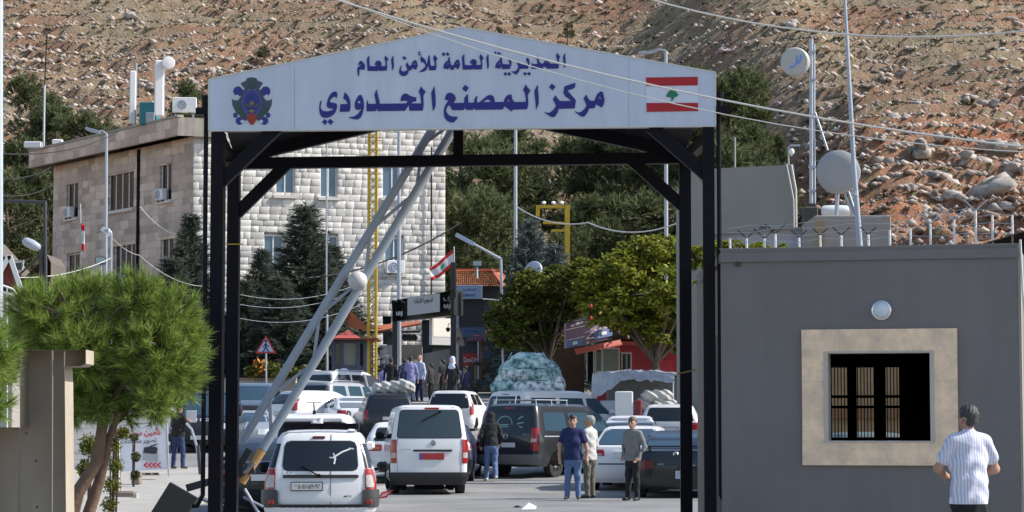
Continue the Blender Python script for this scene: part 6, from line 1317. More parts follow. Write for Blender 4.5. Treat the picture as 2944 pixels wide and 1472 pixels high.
# --- conifers before the facade
sp = conifer(71); sp['H'] = 9.0
put(sp, 765, 508, 116, 'tall dark spruce with a pointed top before the white facade', wx=1.45)
put(sp, 655, 620, 114, 'dark spruce close behind the left rear gate post', wx=1.2); put(sp, 830, 610, 119, 'dark spruce half hidden by the barrier boom', wx=1.6); put(sp, 700, 690, 110, 'short wide dark spruce in front of the taller ones', wx=1.7); put(sp, 610, 700, 112, 'dark spruce showing between the two left gate posts', wx=1.5)
put(sp, 475, 530, 112, 'dark spruce at the corner of the stone building left of the gate', wx=1.1); put(sp, 430, 640, 108, 'low dark spruce beside the left gate post', wx=1.5)
bc = conifer(75, 8, 2.6, M_BLUEC); bc['H'] = 8.0; bc['category'] = 'tree'
put(bc, 1335, 545, 118, 'blue grey conifer in front of the yellow frame', wx=1.0); put(bc, 1395, 610, 116, 'shorter blue grey conifer below the yellow frame', wx=1.3)
# --- broad leaved trees
def broad(name, label, lumps, d, m, n, base, size, seed, dr=1.6, trunk_r=.2):
    rs = np.random.RandomState(seed); b0 = Vector(base); o = thing(name, label, 'tree', b0); C = []
    t = MB(); top = b0+Vector((0, 0, 2.2)); t.tube([b0-Vector((0, 0, .5)), b0+Vector((.1, 0, 1.2)), top], [trunk_r, trunk_r*.8, trunk_r*.7], 9)
    tot = sum(r*r for _, _, r in lumps)
    for x, y, r in lumps:
        c = Q(x, y, d+rs.uniform(-dr, dr)); R_ = r/6150*d; k = int(n*r*r/tot); cc = np.array(c); ns = max(6, k//26); u = unit(ns, rs); sc_ = cc+u*R_*rs.uniform(.55, 1.0, (ns, 1))*np.array([1, 1, .75])
        for s_ in sc_: kk = k//ns; C.append(s_+rs.normal(size=(kk, 3))*np.array([.30, .30, .13])*R_*.45)
        t.tube([top, top.lerp(c, .5)+Vector((0, 0, .2)), c], [trunk_r*.45, trunk_r*.25, .02], 6)
    quadm(leaf_cards(np.concatenate(C)-np.array(b0), size, rs, .7), 'crown', m, o); t.build('trunk', M_BARK, o, 50); return o
d = 97
broad('broadleaf_tree', 'wide spreading tree with yellow green leaves over the red shop', [(1560, 690, 75), (1640, 640, 70), (1710, 650, 75), (1700, 730, 85), (1620, 740, 85), (1540, 770, 75), (1500, 720, 60), (1610, 800, 62), (1690, 800, 70), (1760, 700, 70), (1770, 800, 70), (1555, 800, 45), (1660, 850, 35), (1480, 680, 45), (1480, 740, 45), (1580, 640, 45), (1745, 770, 60), (1750, 840, 45), (1700, 860, 42), (1540, 760, 50)], d, M_YLEAF, 26000, (QX(1650, d), d, G(d)), .125, 81)
d = 100
broad('broadleaf_tree', 'dark green leafy tree beside the tiled roof building', [(1330, 720, 55), (1290, 780, 60), (1360, 770, 65), (1420, 760, 60), (1280, 840, 50), (1350, 850, 60), (1405, 830, 45), (1400, 700, 45), (1440, 770, 40), (1250, 800, 30), (1470, 735, 45), (1440, 700, 50)], d, M_GLEAF, 20000, (QX(1380, d), d, G(d)), .115, 82)
d = 66
broad('broadleaf_tree', 'yellow leaved tree top showing just above the booth roof', [(1850, 632, 40), (1910, 636, 36), (1970, 642, 34), (2035, 650, 30), (1800, 630, 42), (1760, 650, 40), (1790, 720, 40)], d, M_YLEAF, 5200, (QX(1900, d), d, G(d)), .085, 83, .8, .12)
d = 112
broad('broadleaf_tree', 'olive green shrub tree beside the thin lamp pole', [(1600, 555, 40), (1640, 575, 45), (1690, 560, 42), (1720, 590, 40), (1660, 620, 45)], d, M_SHRUB, 3600, (QX(1650, d), d, G(d)), .16, 84)
# --- shrubs: pavement hedge and flower bed
def shrub(label, pts, d, m, n, size, seed, name='shrub', flowers=0):
    rs = np.random.RandomState(seed); c0 = Q(pts[0][0], pts[0][1], d); o = thing(name, label, 'shrub', (c0.x, d, G(d))); C = []
    for x, y, r in pts: c = np.array(Q(x, y, d)); R_ = r/6150*d; C.append(c+unit(n//len(pts), rs)*R_*rs.uniform(.2, 1, (n//len(pts), 1)))
    C = np.concatenate(C)-np.array(o.location); quadm(leaf_cards(C, size, rs, .2), 'foliage', m, o)
    b = MB()
    for i in range(6): e = C[(i*37) % len(C)]; b.tube([(e[0]*.4, 0, 0), (e[0]*.8, e[1]*.6, e[2]*.6), tuple(e)], [.02, .014, .006], 4)
    b.build('stem', M_BARK, o, local=True)
    if flowers: quadm(leaf_cards(C[:flowers]+rs.normal(size=(flowers, 3))*.05, size*1.3, rs, .2), 'flower', M_ORF, o)
    return o
M_SH2 = mat('yellow green shrub', (.19, .20, .025), .7, isl=.35, trans=.3)
shrub('yellow green shrub growing beside the pine trunks', [(285, 1120, 24), (290, 1170, 24), (280, 1220, 26), (275, 1270, 24), (310, 1090, 18)], 31, M_SH2, 2600, .020, 91)
shrub('sparse grey green shrub by the first planter', [(338, 1100, 11), (342, 1150, 12), (340, 1195, 12)], 56, M_SHRUB, 700, .06, 92)
shrub('dark shrub behind the concrete wall', [(225, 1120, 30), (215, 1180, 26)], 48, M_GLEAF, 900, .05, 93)
shrub('orange flowering shrub by the pedestrian sign', [(655, 925, 22), (690, 930, 24), (730, 935, 24), (770, 938, 22), (630, 935, 16)], 104.6, M_GLEAF, 1300, .10, 94, flowers=130)
# ------------------------------------------------------------------ concrete wall in the left foreground
d = 22.0
def fq(x, y, d_=22.0): return Q(x, y, d_)
cw = thing('concrete_wall', 'weathered precast concrete wall with a stub beam, left foreground', 'wall', fq(110, 1250))
out = [(-60, 1075), (50, 1075), (50, 880), (216, 880), (216, 915), (203, 921), (161, 922), (163, 960), (164, 1072), (168, 1500), (-60, 1500)]
MW = mat('stained concrete wall', (.43, .37, .29), .92, var=.22, vs=1.3, bump=.35, bs=14)
b = MB(); b.poly([[fq(x, y) for x, y in out]], (0, -1, 0), -.42); b.build('panel', MW, cw)
g = MB()
for x, y0, y1 in ((50, 1075, 1340), (131, 882, 1340)): g.tube([fq(x, y0)-Vector((0, .001, 0)), fq(x-2, y1)-Vector((0, .001, 0))], .012, 5)
g.tube([fq(162, 884)-Vector((0, .001, 0)), fq(161, 921)-Vector((0, .001, 0))], .008, 5); g.build('joint', mat('damp concrete joint', (.20, .18, .15), .95, var=.2), cw)
k = MB()
for x, y in ((90, 1160), (92, 1308), (93, 1458*7/8), (66, 1090)): k.disc(fq(x, y)-Vector((0, -.004, 0)), (0, -1, 0), .014, .012, .006, 8)
k.build('tie_hole', mat('rust stain', (.12, .06, .03), .9, var=0), cw)
# ------------------------------------------------------------------ poles, lamps, masts
def lampost(label, x, yb, yt, d, r, head=None, m=M_GALV, hl=.75, group='street lamps', tilt=0):
    a = Q(x, yb, d); a.z = G(d); h = Q(x+tilt, yt, d)
    o = thing('street_lamp', label, 'street lamp', (a.x, d, a.z), 0, group); b = MB(); b.tube([a, h], [r*1.15, r*.8], 8); b.build('pole', m, o, 50)
    if head:
        e = Q(head[0], head[1], d); b = MB(); b.tube([h, (h+e)/2+Vector((0, 0, .08)), e], r*.6, 6); b.build('arm', m, o, 50)
        dr = (e-h).normalized(); b = MB(); q = e+dr*hl; b.bar(e-dr*.1, q, .24, .11); hb = b.build('lamp_head', M_GREYP, o); b = MB(); b.bar(e+Vector((0, 0, -.07)), q-dr*.08+Vector((0, 0, -.07)), .18, .03); b.build('lens', M_CLEAR, hb)
    return o
lampost('tall grey street lamp standing before the buff side wall of the building', 268, 760, 337, 96, .07, (246, 331), hl=.5)
lampost('street lamp whose head rises above the right slope of the sign board', 1675, 600, 128, 103, .09, (1642, 131), hl=.62)
lampost('plain grey lamp pole before the pine grove', 1297, 650, 325, 119, .10)
lampost('thick grey lamp pole standing in front of the black sign gantry', 1004, 960, 330, 104, .095)
lampost('thin pole in front of the white facade left of the yellow mast', 822, 650, 335, 114, .045)
lampost('thin white pole beside the stone gateway', 823, 960, 790, 107, .06)
lampost('short white lamp pole with a bright white lamp bar', 280, 760, 585, 80, .05, (266, 580), hl=.02)
lampost('thin grey pole above the grey block wall', 1849, 440, 345, 80, .025)
o = thing('street_lamp', 'dark street lamp on a leaning arm at the far left', 'street lamp', Q(112, 880, 44), 0, 'street lamps')
b = MB(); b.tube([Q(103, 1300, 44), Q(104, 632, 44)], .035, 8).tube([Q(119, 1300, 44), Q(113, 505, 44)], .035, 8).tube([Q(113, 509, 44), Q(-20, 505, 44)], .032, 8).tube([Q(116, 632, 44), Q(102, 622, 44)], .03, 6); b.tube([Q(110, 634, 44), Q(50, 690, 44)], .02, 6); b.build('pole', M_STEELD, o, 50)
b = MB(); b.lathe(Q(103, 626, 44), [(.03, 0), (.07, .04), (.09, .16), (.08, .30), (.04, .36), (0, .37)], Vector((-.85, -.1, .42)), 14); b.build('lamp_head', M_GREYP, o, 50)
o = thing('street_lamp', 'leaning lamp with a long white head above the tiled roof', 'street lamp', Q(1262, 650, 100), 0, 'street lamps')
b = MB(); b.tube([Q(1260, 652, 100), Q(1190, 613, 100)], [.07, .05], 8); b.build('arm', M_GALV, o, 50); b = MB(); b.bar(Q(1192, 614, 100), Q(1147, 590, 100), .3, .16); b.build('lamp_head', mat('pale lamp head', (.35, .42, .52), .4, var=0), o)
b = MB(); b.tube([Q(1260, 652, 100.2), Q(1268, 1020, 100.2)], .06, 8); b.build('post', M_GALV, o, 50)
# white lamp bar on short pole
b = MB(); b.bar(Q(257, 575, 80), Q(279, 592, 80), .2, .14); b.build('lamp_bar', M_WHITE, bpy.data.objects[[o_.name for o_ in bpy.data.objects if o_.get('label', '').startswith('short white lamp pole')][0]])
def flood(label, x, y, w_, h_, d, post=None):
    c = Q(x, y, d); o = thing('floodlight', label, 'floodlight', c); s_ = d/6150; b = MB(); b.bbox((-w_*s_/2, 0, -h_*s_/2), (w_*s_/2, .15, h_*s_/2), .03); b.build('lamp_housing', M_STEELD, o, local=True)
    b = MB(); b.bbox((-w_*s_*.4, -.012, -h_*s_*.36), (w_*s_*.4, .0, h_*s_*.36), .005); b.build('lens', mat('flood lens', (.32, .42, .42), .2, var=.1), o, local=True)
    if post: b = MB(); b.tube([c+Vector((0, .1, -h_*s_/2)), Q(post[0], post[1], d)], .05, 6); b.build('post', M_GREYP, o, 50)
flood('square floodlight above the bushy pine', 252, 655, 27, 20, 75, (250, 1180)); flood('small floodlight on the ridge of the tiled roof', 1200, 663, 24, 15, 106, (1200, 700))
o = tag(MB().tube([P(-6, 1400, 29), P(-6, -60, 29)], .060, 10).build('pole', mat('pale blue paint', (.44, .50, .54), .5, var=.1), smooth=50), 'pale blue pole at the extreme left edge', 'pole')
# yellow lattice mast
d = 108; ym = thing('lattice_mast', 'yellow lattice mast rising in front of the white facade', 'mast', Q(935, 940, d))
x0, x1 = QX(925, d), QX(944, d); zb, zt_ = Q(935, 945, d).z-.4, Q(935, 325, d).z; b = MB()
for x in (x0, x1):
    for y in (0, .38): b.bbox((x-.055, d+y-.055, zb), (x+.055, d+y+.055, zt_), .01)
b.build('leg', M_YEL, ym); b = MB(); z = zb; i = 0
while z < zt_-.3:
    for y in (0, .38): b.bar((x0, d+y, z), (x1, d+y, z+.33) , .025, .025); b.bar((x1, d+y, z), (x0, d+y, z+.33), .025, .025)
    b.bar((x0, d+.0, z), (x0, d+.38, z+.33), .025, .025); b.bar((x1, d, z), (x1, d+.38, z+.33), .025, .025); z += .33
b.build('bracing', M_YEL, ym); b = MB()
for yy in (345, 352, 378): b.bar(Q(920, yy, d-.1), Q(965, yy+2, d-.1), .03, .03)
b.build('cross_arm', M_YEL, ym)
# yellow frame
d = 124; yf = thing('gantry_frame', 'yellow steel portal frame among the trees', 'frame', Q(1425, 650, d)); b = MB(); b.bar(Q(1428, 985, d), Q(1427, 516, d), .26, .26, (0, 1, 0)); b.build('post', M_YEL, yf)
for (a, c, h_) in (((1348, 520), (1434, 520), .16), ((1366, 560), (1425, 562), .14), ((1388, 580), (1425, 580), .12)): b = MB(); b.bar(Q(*a, d), Q(*c, d), .2, h_); b.build('beam', M_YEL, yf)
b = MB(); b.bar(Q(1353, 522, d), Q(1353, 545, d), .2, .18, (0, 1, 0)); b.build('bracket', M_YEL, yf)
for x in (1368, 1392, 1413): b = MB(); b.lathe(Q(x, 513, d), [(.05, 0), (.10, .03), (.11, .10), (.05, .14), (0, .15)], (0, -.6, .8), 12); b.build('lamp', M_WHITE, yf, 50)
# right hand masts and dishes
d = 70; o = thing('antenna_mast', 'lattice-clad antenna mast on a concrete plinth, right of the gate', 'mast', Q(2040, 520, d))
b = MB(); b.tube([Q(2041, 522, d), Q(2041, 98, d)], .06, 8).tube([Q(2048, 350, d), Q(2048, 110, d)], .035, 6).tube([Q(2050, 520, d), Q(2049, 352, d)], .03, 6); b.build('pole', M_GALV, o, 50)
b = MB(); b.bbox(tuple(Q(2025, 1180, d)-Vector((0, .3, 0))), tuple(Q(2055, 522, d)+Vector((0, .3, 0))), .03); b.build('plinth', mat('dark stained concrete', (.10, .095, .08), .95, var=.3, vs=2), o)
b = MB(); b.bbox(tuple(Q(2030, 522, d)-Vector((0, .15, 0))), tuple(Q(2052, 512, d)+Vector((0, .15, 0))), .02); b.build('base_box', M_STEELD, o); b = MB(); b.tube([Q(2050, 282, d), Q(2082, 378, d)], .035, 6); b.build('brace', M_GALV, o)
for y in (130, 200, 290, 420, 480): b = MB(); b.bar(Q(2034, y, d-.06), Q(2052, y, d-.06), .06, .07); b.build('clamp', M_GALV, o)
o = dish('round grey microwave dish with a blue double stroke mark on the lattice mast', Q(1999, 155, d-.25), .42, (-.32, -1, 0), mat('dish grey', (.46, .46, .43), .5, var=.05), .3)
fv = Vector((-.32, -1, 0)).normalized(); rt = Vector((-fv.y, fv.x, 0)); rt = rt if rt.x > 0 else -rt; c = Q(1999, 155, d-.25)+fv*.058; MBl = mat('blue mark', (.12, .30, .75), .5, var=0); b = MB()
for x_, s_ in ((.06, 1), (.17, 1)):
    pts = [(-.16, -.13), (-.07, -.125), (0.0, -.05), (.015, .04), (.012, .13)]
    if x_ > .1: pts = [(-.05, -.05), (0, 0), (.02, .06), (.02, .14)]
    for a, e in zip(pts, pts[1:]): b.bar(c+rt*(x_+a[0]*1.3)+Vector((0, 0, a[1]*1.3)), c+rt*(x_+e[0]*1.3)+Vector((0, 0, e[1]*1.3)), .05, .004, fv)
b.build('mark', MBl, o)
b = MB(); b.bar(Q(2012, 155, d-.1), Q(2041, 158, d), .08, .12); b.build('bracket', M_GALV, o)
d = 62; o = thing('flag_pole', 'very tall tapered grey pole leaning slightly right, behind the booth', 'pole', Q(2166, 640, d)); b = MB(); b.tube([Q(2166, 1210, d), Q(2166, 660, d), Q(2148, 420, d), Q(2123, -40, d)], [.09, .085, .065, .04], 10); b.build('pole', M_GREYP, o, 50)
b = MB(); b.disc(Q(2150, 487, d)-Vector((0, 0, .06)), (0, 0, 1), .1, .1, .12, 10); b.build('clamp', M_GALV, o)
d = 67; o = dish('large pale grey parabolic dish standing above the small concrete room', Q(2108, 431, d), .60, (-.22, -1, .05), mat('dish white grey', (.34, .335, .345), .5, var=.05), .5)
b = MB(); b.tube([Q(2108, 470, d+.5), Q(2104, 545, d+.5)], .06, 8).tube([Q(2118, 470, d+.5), Q(2148, 545, d+.5)], .04, 6).tube([Q(2130, 470, d+.5), Q(2155, 545, d+.5)], .04, 6); b.build('stand', M_GALV, o, 50)
d = 76; o = thing('security_camera', 'white security camera on a bent pipe at the corner of the grey wall', 'camera', Q(1984, 425, d)); b = MB(); b.tube([Q(1984, 428, d), Q(1984, 370, d), Q(1988, 366, d), Q(2013, 366, d)], .03, 7); b.build('pipe', M_GALV, o, 50)
b = MB(); b.lathe(Q(1992, 377, d-.1)+Vector((0, .1, .05)), [(.05, 0), (.09, -.05), (.09, -.13), (.04, -.2), (0, -.21)], (0, 0, 1), 14); b.build('camera_dome', M_WHITE, o, 50)
# ------------------------------------------------------------------ walls and boxes right of the gate
d = 76; M_BLOCK = mat('grey cement render', (.30, .285, .255), .92, var=.12, vs=.8, bump=.2, bs=10)
A, B = Q(1739, 600, d), Q(2000, 600, d-1.5); zt_ = Q(1850, 427, d).z
o = thing('block_wall_building', 'blank grey cement rendered building beyond the right gate post', 'building', (A.x, d, G(d))); b = MB(); b.poly([[Vector((A.x, d, 0)), Vector((B.x, d-1.5, 0)), Vector((B.x+.6, d+6, 0)), Vector((A.x, d+7, 0))]], (0, 0, 1), zt_); b.build('wall', M_BLOCK, o)
b = MB(); b.tube([Vector((B.x-.1, d-1.55, zt_)), Vector((B.x+.03, d-1.6, zt_-.8)), Vector((B.x+.05, d-1.6, .5))], .03, 6).tube([Vector((B.x-.25, d-1.6, zt_)), Vector((B.x-.05, d-1.65, zt_-1.1)), Vector((B.x, d-1.6, .5))], .02, 6); b.build('cable', M_CABLE, o)
d = 72; lw = thing('garden_wall', 'low white rendered wall behind the razor wire posts', 'wall', Q(1900, 620, d)); b = MB(); pts = [(1790, 1180), (1790, 590), (1905, 580), (1912, 568), (1928, 568), (1930, 577), (2022, 570), (2022, 1180)]; b.poly([[Q(x, y, d) for x, y in pts]], (0, -1, 0), -.3); b.build('panel', mat('bluish white render', (.42, .43, .47), .9, var=.1), lw)
d = 66; o = thing('concrete_room', 'small grey concrete room with a flat roof under the big dish', 'building', Q(2150, 620, d)); b = MB(); a = Q(2056, 1190, d); c = Q(2241, 542, d); b.bbox((a.x, d, a.z), (c.x, d+3, c.z), .02); b.build('wall', mat('pinkish concrete', (.33, .30, .275), .92, var=.18, vs=1.2), o); b = MB(); b.box((a.x-.02, d-.03, a.z), (Q(2075, 600, d).x, d-.001, c.z-.1)); b.build('pilaster', mat('tan render', (.34, .24, .15), .9, var=.15), o)
d = 69; o = thing('water_tank', 'white horizontal water tank on the roof behind the big dish', 'water tank', Q(2095, 542, d)); b = MB(); b.lathe(Q(2066, 531, d), [(.05, 0), (.13, .02), (.16, .1), (.17, .3), (.17, .6), (.16, .72), (.11, .84), (0, .86)], (1, 0, 0), 20); b.build('drum', mat('white plastic', (.62, .65, .66), .5, var=.05), o, 50)
b = MB(); b.box(tuple(Q(2070, 548, d)), tuple(Q(2130, 541, d)+Vector((0, .4, 0)))); b.build('cradle', M_GREYP, o)
d = 58; o = thing('grey_outbuilding', 'dark grey low building at the right edge behind the booth', 'building', Q(2540, 640, d)); b = MB(); b.poly([[Q(2330, 680, d), Q(2440, 622, d), Q(2640, 562, d), Q(2700, 562, d), Q(2700, 1300, d), Q(2330, 1300, d)]], (0, -1, 0), -3); b.build('wall', mat('mid grey render', (.16, .16, .165), .9, var=.1), o)
o = thing('retaining_wall', 'tall grey retaining wall carrying the wire fence behind the booth', 'wall', Q(2200, 1200, 60)); b = MB(); a = Q(1826, 1215, 60); c = Q(2600, 656, 60); b.bbox((a.x, 59.85, a.z), (c.x, 60.5, c.z), .03); b.build('masonry', M_BLOCK, o)
# razor wire posts
d = 60; pg = 'razor wire posts on the wall'; base = None
for i, (x, yt, wd) in enumerate([(1838, 600, 0), (1880, 600, 22), (1925, 600, 26), (1952, 588, 26), (2012, 598, 20), (2065, 592, 20), (2118, 592, 22), (2186, 590, 20), (2240, 578, 0), (2292, 575, 0), (2342, 563, 22), (2402, 553, 34), (2456, 530, 30), (2498, 540, 0), (2548, 540, 0)]):
    a = Q(x, 660, d); t = Q(x-2, yt, d); o = thing('fence_post', 'white fence post of the wire barrier seen above the booth roof', 'fence post', a, 0, pg); b = MB(); b.tube([a, t], .030, 8); b.build('post', M_WHITE, o, 50)
    if wd:
        for s_ in (-1, 1): b = MB(); b.bar(t, Q(x-2+s_*wd, yt-wd*.95, d), .03, .03); b.build('arm', M_STEELD if x < 2200 else M_GALV, o)
o = thing('wire_fence', 'strands of wire strung along the white fence posts', 'wire fence', Q(2200, 620, d))
for k, (ya, yb) in enumerate(((585, 540), (600, 560), (612, 585), (575, 520))):
    b = MB(); b.tube([Q(1830+q*60, ya+(yb-ya)*q/12+4*math.sin(q*2.1+k), d-.05) for q in range(13)], .008, 4); b.build('wire', M_GALV, o)
# ------------------------------------------------------------------ centre: kiosk, gateway, sign gantry, shops
d = 108; kz = Q(900, 942, d).z-.5; ki = thing('guard_kiosk', 'grey glazed kiosk with a red pyramid roof left of the yellow mast', 'kiosk', Q(872, 942, d))
x0, x1 = QX(838, d), QX(918, d); zt_ = Q(870, 856, d).z; MK = mat('slate blue frame', (.065, .08, .12), .5, var=.15)
b = MB()
for x in (x0, x0+.36, x1-.32, x1): b.bbox((x-.09, d-.09, kz), (x+.09, d+.09, zt_), .015)
for x in (x0, x1): b.bbox((x-.09, d+1.3, kz), (x+.09, d+1.5, zt_), .015)
b.bbox((x0, d-.05, kz), (x1, d+1.45, kz+.9), .02); b.bbox((x0, d-.04, zt_-.14), (x1, d+1.44, zt_), .02); b.build('frame', MK, ki)
b = MB(); b.quad((x0+.4, d-.02, kz+.9), (x1-.3, d-.02, kz+.9), (x1-.3, d-.02, zt_-.14), (x0+.4, d-.02, zt_-.14)); b.build('pane', mat('dusty glass', (.20, .20, .17), .3, var=.15, vs=2), ki)
b = MB(); b.quad((x0, d-.02, kz+.9), (x0+.4, d-.02, kz+.9), (x0+.4, d-.02, zt_-.14), (x0, d-.02, zt_-.14)); b.build('pane', M_GLASS, ki)
b = MB(); b.box((x0+.02, d+1.40, kz), (x1-.02, d+1.44, zt_)); b.build('back_panel', M_STEELD, ki)
ex0, ex1 = QX(795, d), QX(952, d); mx_ = QX(872, d); za = Q(870, 828, d).z; zq = Q(870, 856, d).z; zp = Q(870, 853, d).z; MRR = mat('red sheet roof', (.48, .09, .065), .6, var=.12)
b = MB(); b.box((ex0+.3, d-.8, zq), (ex1, d+2.2, zq+.07)); b.build('eave', mat('rusty red eave', (.20, .05, .03), .7, var=.2), ki)
b = MB(); q = [Vector((QX(835, d), d-.55, zp)), Vector((QX(911, d), d-.55, zp)), Vector((QX(911, d), d+1.9, zp)), Vector((QX(835, d), d+1.9, zp))]; ap_ = Vector((mx_, d+.7, za)); b.add(q+[ap_], [(0, 1, 4), (1, 2, 4), (2, 3, 4), (3, 0, 4), (3, 2, 1, 0)]); b.build('roof', MRR, ki)
d = 116; gw = thing('stone_gateway', 'white stone gateway with an orange tiled gable behind the kiosk', 'gateway', Q(870, 860, d)); b = MB(); pts = [(820, 950), (820, 858), (868, 826), (912, 856), (940, 862), (940, 950)]; b.poly([[Q(x, y, d) for x, y in pts]], (0, -1, 0), -.8); b.build('gable', M_ASH, gw)
b = MB(); b.add([Q(824, 836, d-.3), Q(872, 796, d-.3), Q(872+10, 782, d+2.5), Q(820, 800, d+2.5)], [(0, 1, 2, 3)]); b.add([Q(872, 822, d-.3), Q(880, 780, d-.3), Q(925, 822, d-.3), Q(922, 832, d-.3)], [(0, 1, 2, 3)]); b.add([Q(824, 836, d-.3), Q(852, 828, d-.3), Q(874, 800, d-.3), Q(834, 790, d-.3)], [(3, 2, 1, 0)])
tl = b.build('roof', M_TILE, gw); b = MB()
for k_ in range(6): b.bar(Q(828+k_*9, 826-k_*7, d-.35), Q(838+k_*9, 838-k_*8, d-.35), .12, .1)
b.build('tile_row', mat('dark orange tile', (.30, .08, .04), .8, var=.2), gw)
M_WST = mat('warm stone', (.45, .37, .28), .9, var=.3, vs=2)
d = 120; wl = thing('stone_wall', 'low stone wall with arched openings beside the kiosk', 'wall', Q(1000, 900, d)); W5 = Wall(Q(955, 930, d), (1, .01)); L5 = QX(1062, d)-QX(955, d); block_wall(W5, L5, 2.6, Q(1000, 868, d).z, .36, [], M_ASH, wl, 'masonry', .05, seed=12)
b = MB(); wbox(b, W5, 0, L5, 2.5, Q(1000, 872, d).z, -.5, -.05); b.build('core', M_MORT, wl)
b = MB(); wbox(b, W5, .35, 1.05, Q(0, 868, d).z, Q(0, 832, d).z, -.4, 0); b.build('niche', mat('grey recess', (.12, .13, .12), .8, var=.2), wl)
b = MB()
for k in range(3): c = W5(1.25+k*.22, Q(0, 849, d).z, .02); b.lathe(c, [(.16, -.02), (.18, 0), (.16, .02), (.10, .02), (.09, 0), (.1, -.02)], W5.n, 14)
b.build('ring_ornament', M_STEELD, wl)
b = MB(); wbox(b, W5, .9, L5, Q(0, 902, d).z, Q(0, 868, d).z, .06, .10); b.build('stone_panel', M_WST, wl)
o = thing('tiled_canopy', 'sloping orange tiled canopy above the arched stone wall', 'canopy', Q(1005, 815, d)); b = MB(); b.add([Q(950, 832, d-.8), Q(1058, 813, d-.8), Q(1058, 806, d+.6), Q(952, 818, d+.6), Q(950, 836, d-.8), Q(1058, 818, d-.8)], [(0, 1, 2, 3), (4, 5, 1, 0), (4, 0, 3)]); b.build('tiles', M_TILE, o)
b = MB(); b.bar(Q(905, 836, d-.6), Q(1058, 834, d-.6), .1, .12); b.build('beam', M_STEELD, o)
# low garden wall with flowers
d = 105; o = thing('garden_wall', 'low pale stone garden wall with a flower bed on the left', 'wall', Q(660, 970, d)); b = MB(); a = Q(560, 990, d); c = Q(745, 955, d); b.bbox((a.x, d, a.z-.4), (c.x, d+.5, c.z), .03); b.build('masonry', mat('pale stone wall', (.48, .42, .36), .9, var=.2, vs=2, bump=.6, bs=6), o); b = MB(); b.box((a.x, d-.04, c.z+.002), (c.x, d+.54, c.z+.07)); b.build('coping', mat('pinkish coping', (.45, .30, .22), .85, var=.15), o)
# black sign gantry with white panel
d = 103; sg = thing('sign_gantry', 'black overhead sign box with a white lettered panel on black posts', 'sign', Q(1065, 770, d)); q0, q1, q2, q3 = Q(985, 756, d), Q(1142, 730, d-3), Q(1142, 793, d-3), Q(988, 808, d)
ax_ = Vector((q1.x-q0.x, q1.y-q0.y, 0)).normalized(); nn = Vector((ax_.y, -ax_.x, 0)); b = MB(); b.poly([[q0, q1, q2, q3]], nn, -.5); b.build('box', M_BLKPL, sg)
W6 = Wall(q0, ax_); pp = lambda x, y, o_=0: (lambda t: W6(t[0], t[1], o_))(W6.pix(x*8/7, y*8/7))
b = MB(); b.poly([[pp(1026, 749, .001), pp(1107, 738, .001), pp(1107, 784, .001), pp(1026, 794, .001)]], nn, .02); pn = b.build('panel', mat('grey white panel', (.42, .42, .43), .6, var=.12), sg)
text_on('lettering', arabic('الجمهورية اللبنانية'), M_BLACK, pp(1066, 758, .025), ax_, (0, 0, 1), 1.2, .3, pn, .001, .02)
text_on('lettering', 'NAJI', mat('white lettering', (.5, .5, .5), .6, var=0), pp(1125, 772, .002), ax_, (0, 0, 1), .42, .24, sg, .004); text_on('lettering', 'NAJI', M_WHITE, pp(1005, 790, .002), ax_, (0, 0, 1), .42, .24, sg, .004)
fr_ = MB(); rs5 = np.random.RandomState(3)
for x in (995, 1012, 1118, 1130):
    for k in range(4): fr_.bar(pp(x+rs5.uniform(-6, 6), 752+rs5.uniform(-8, 8), .006), pp(x+rs5.uniform(-8, 8), 755+rs5.uniform(-8, 12), .006), .012, .03, nn)
fr_.build('scroll_work', M_GREYP, sg)
for x, yt, dd in ((993, 800, d+.3), (1140, 660, d-2.7)): b = MB(); a = Q(x, 975, dd); t = Q(x, yt, dd); b.bbox((a.x-.11, dd-.1, a.z-.4), (a.x+.11, dd+.1, t.z), .01); b.build('post', M_BLKPL, sg)
d = 121; o = thing('building_front', 'grey shopfront wall with a dark doorway below the sign gantry', 'building', Q(1100, 900, d)); b = MB(); b.poly([[Q(1062, 980, d), Q(1062, 806, d), Q(1145, 796, d), Q(1145, 980, d)]], (0, -1, 0), -1); b.build('wall', mat('grey panel wall', (.20, .20, .195), .8, var=.12), o); b = MB(); b.box(tuple(Q(1088, 888, d)-Vector((0, .05, 0))), tuple(Q(1140, 805, d)-Vector((0, .01, 0)))); b.build('dark_window', M_GLASS, o)
b = MB(); b.poly([[Q(1064, 890, d-.06), Q(1130, 878, d-.06), Q(1142, 975, d-.06), Q(1064, 985, d-.06)]], (0, -1, 0), .03); b.build('ramp_panel', mat('grey shutter', (.26, .26, .24), .8, var=.1), o)
d = 102; o = thing('poster_box', 'blank cream poster box with a small hanging lamp', 'sign', Q(1112, 840, d)); pa = math.radians(38); pu = Vector((math.cos(pa), math.sin(pa), 0)); W7 = Wall(Q(1087, 867, d), pu); pw = (QX(1139, d)-QX(1087, d))/math.cos(pa)*1.03; z0_, z1_ = Q(0, 867, d).z, Q(0, 799, d).z
b = MB(); wbox(b, W7, 0, pw, z0_, z1_, -.2, 0); b.build('case', mat('white case', (.52, .52, .5), .6, var=.06), o); b = MB(); wbox(b, W7, .05, pw-.05, z0_+(z1_-z0_)*.3, z1_-.04, .002, .012); b.build('poster', mat('cream sheet', (.74, .71, .62), .6, var=.03), o)
b = MB(); b.tube([Q(1139, 822, d-.1), Q(1134, 813, d-.12), Q(1128, 815, d-.12), Q(1127, 822, d-.12)], .018, 6); b.lathe(Q(1127, 829, d-.12), [(.02, .1), (.09, .06), (.09, -.02), (.03, -.1), (0, -.1)], (0, 0, 1), 10); b.build('lamp', M_BLACK, o, 50)
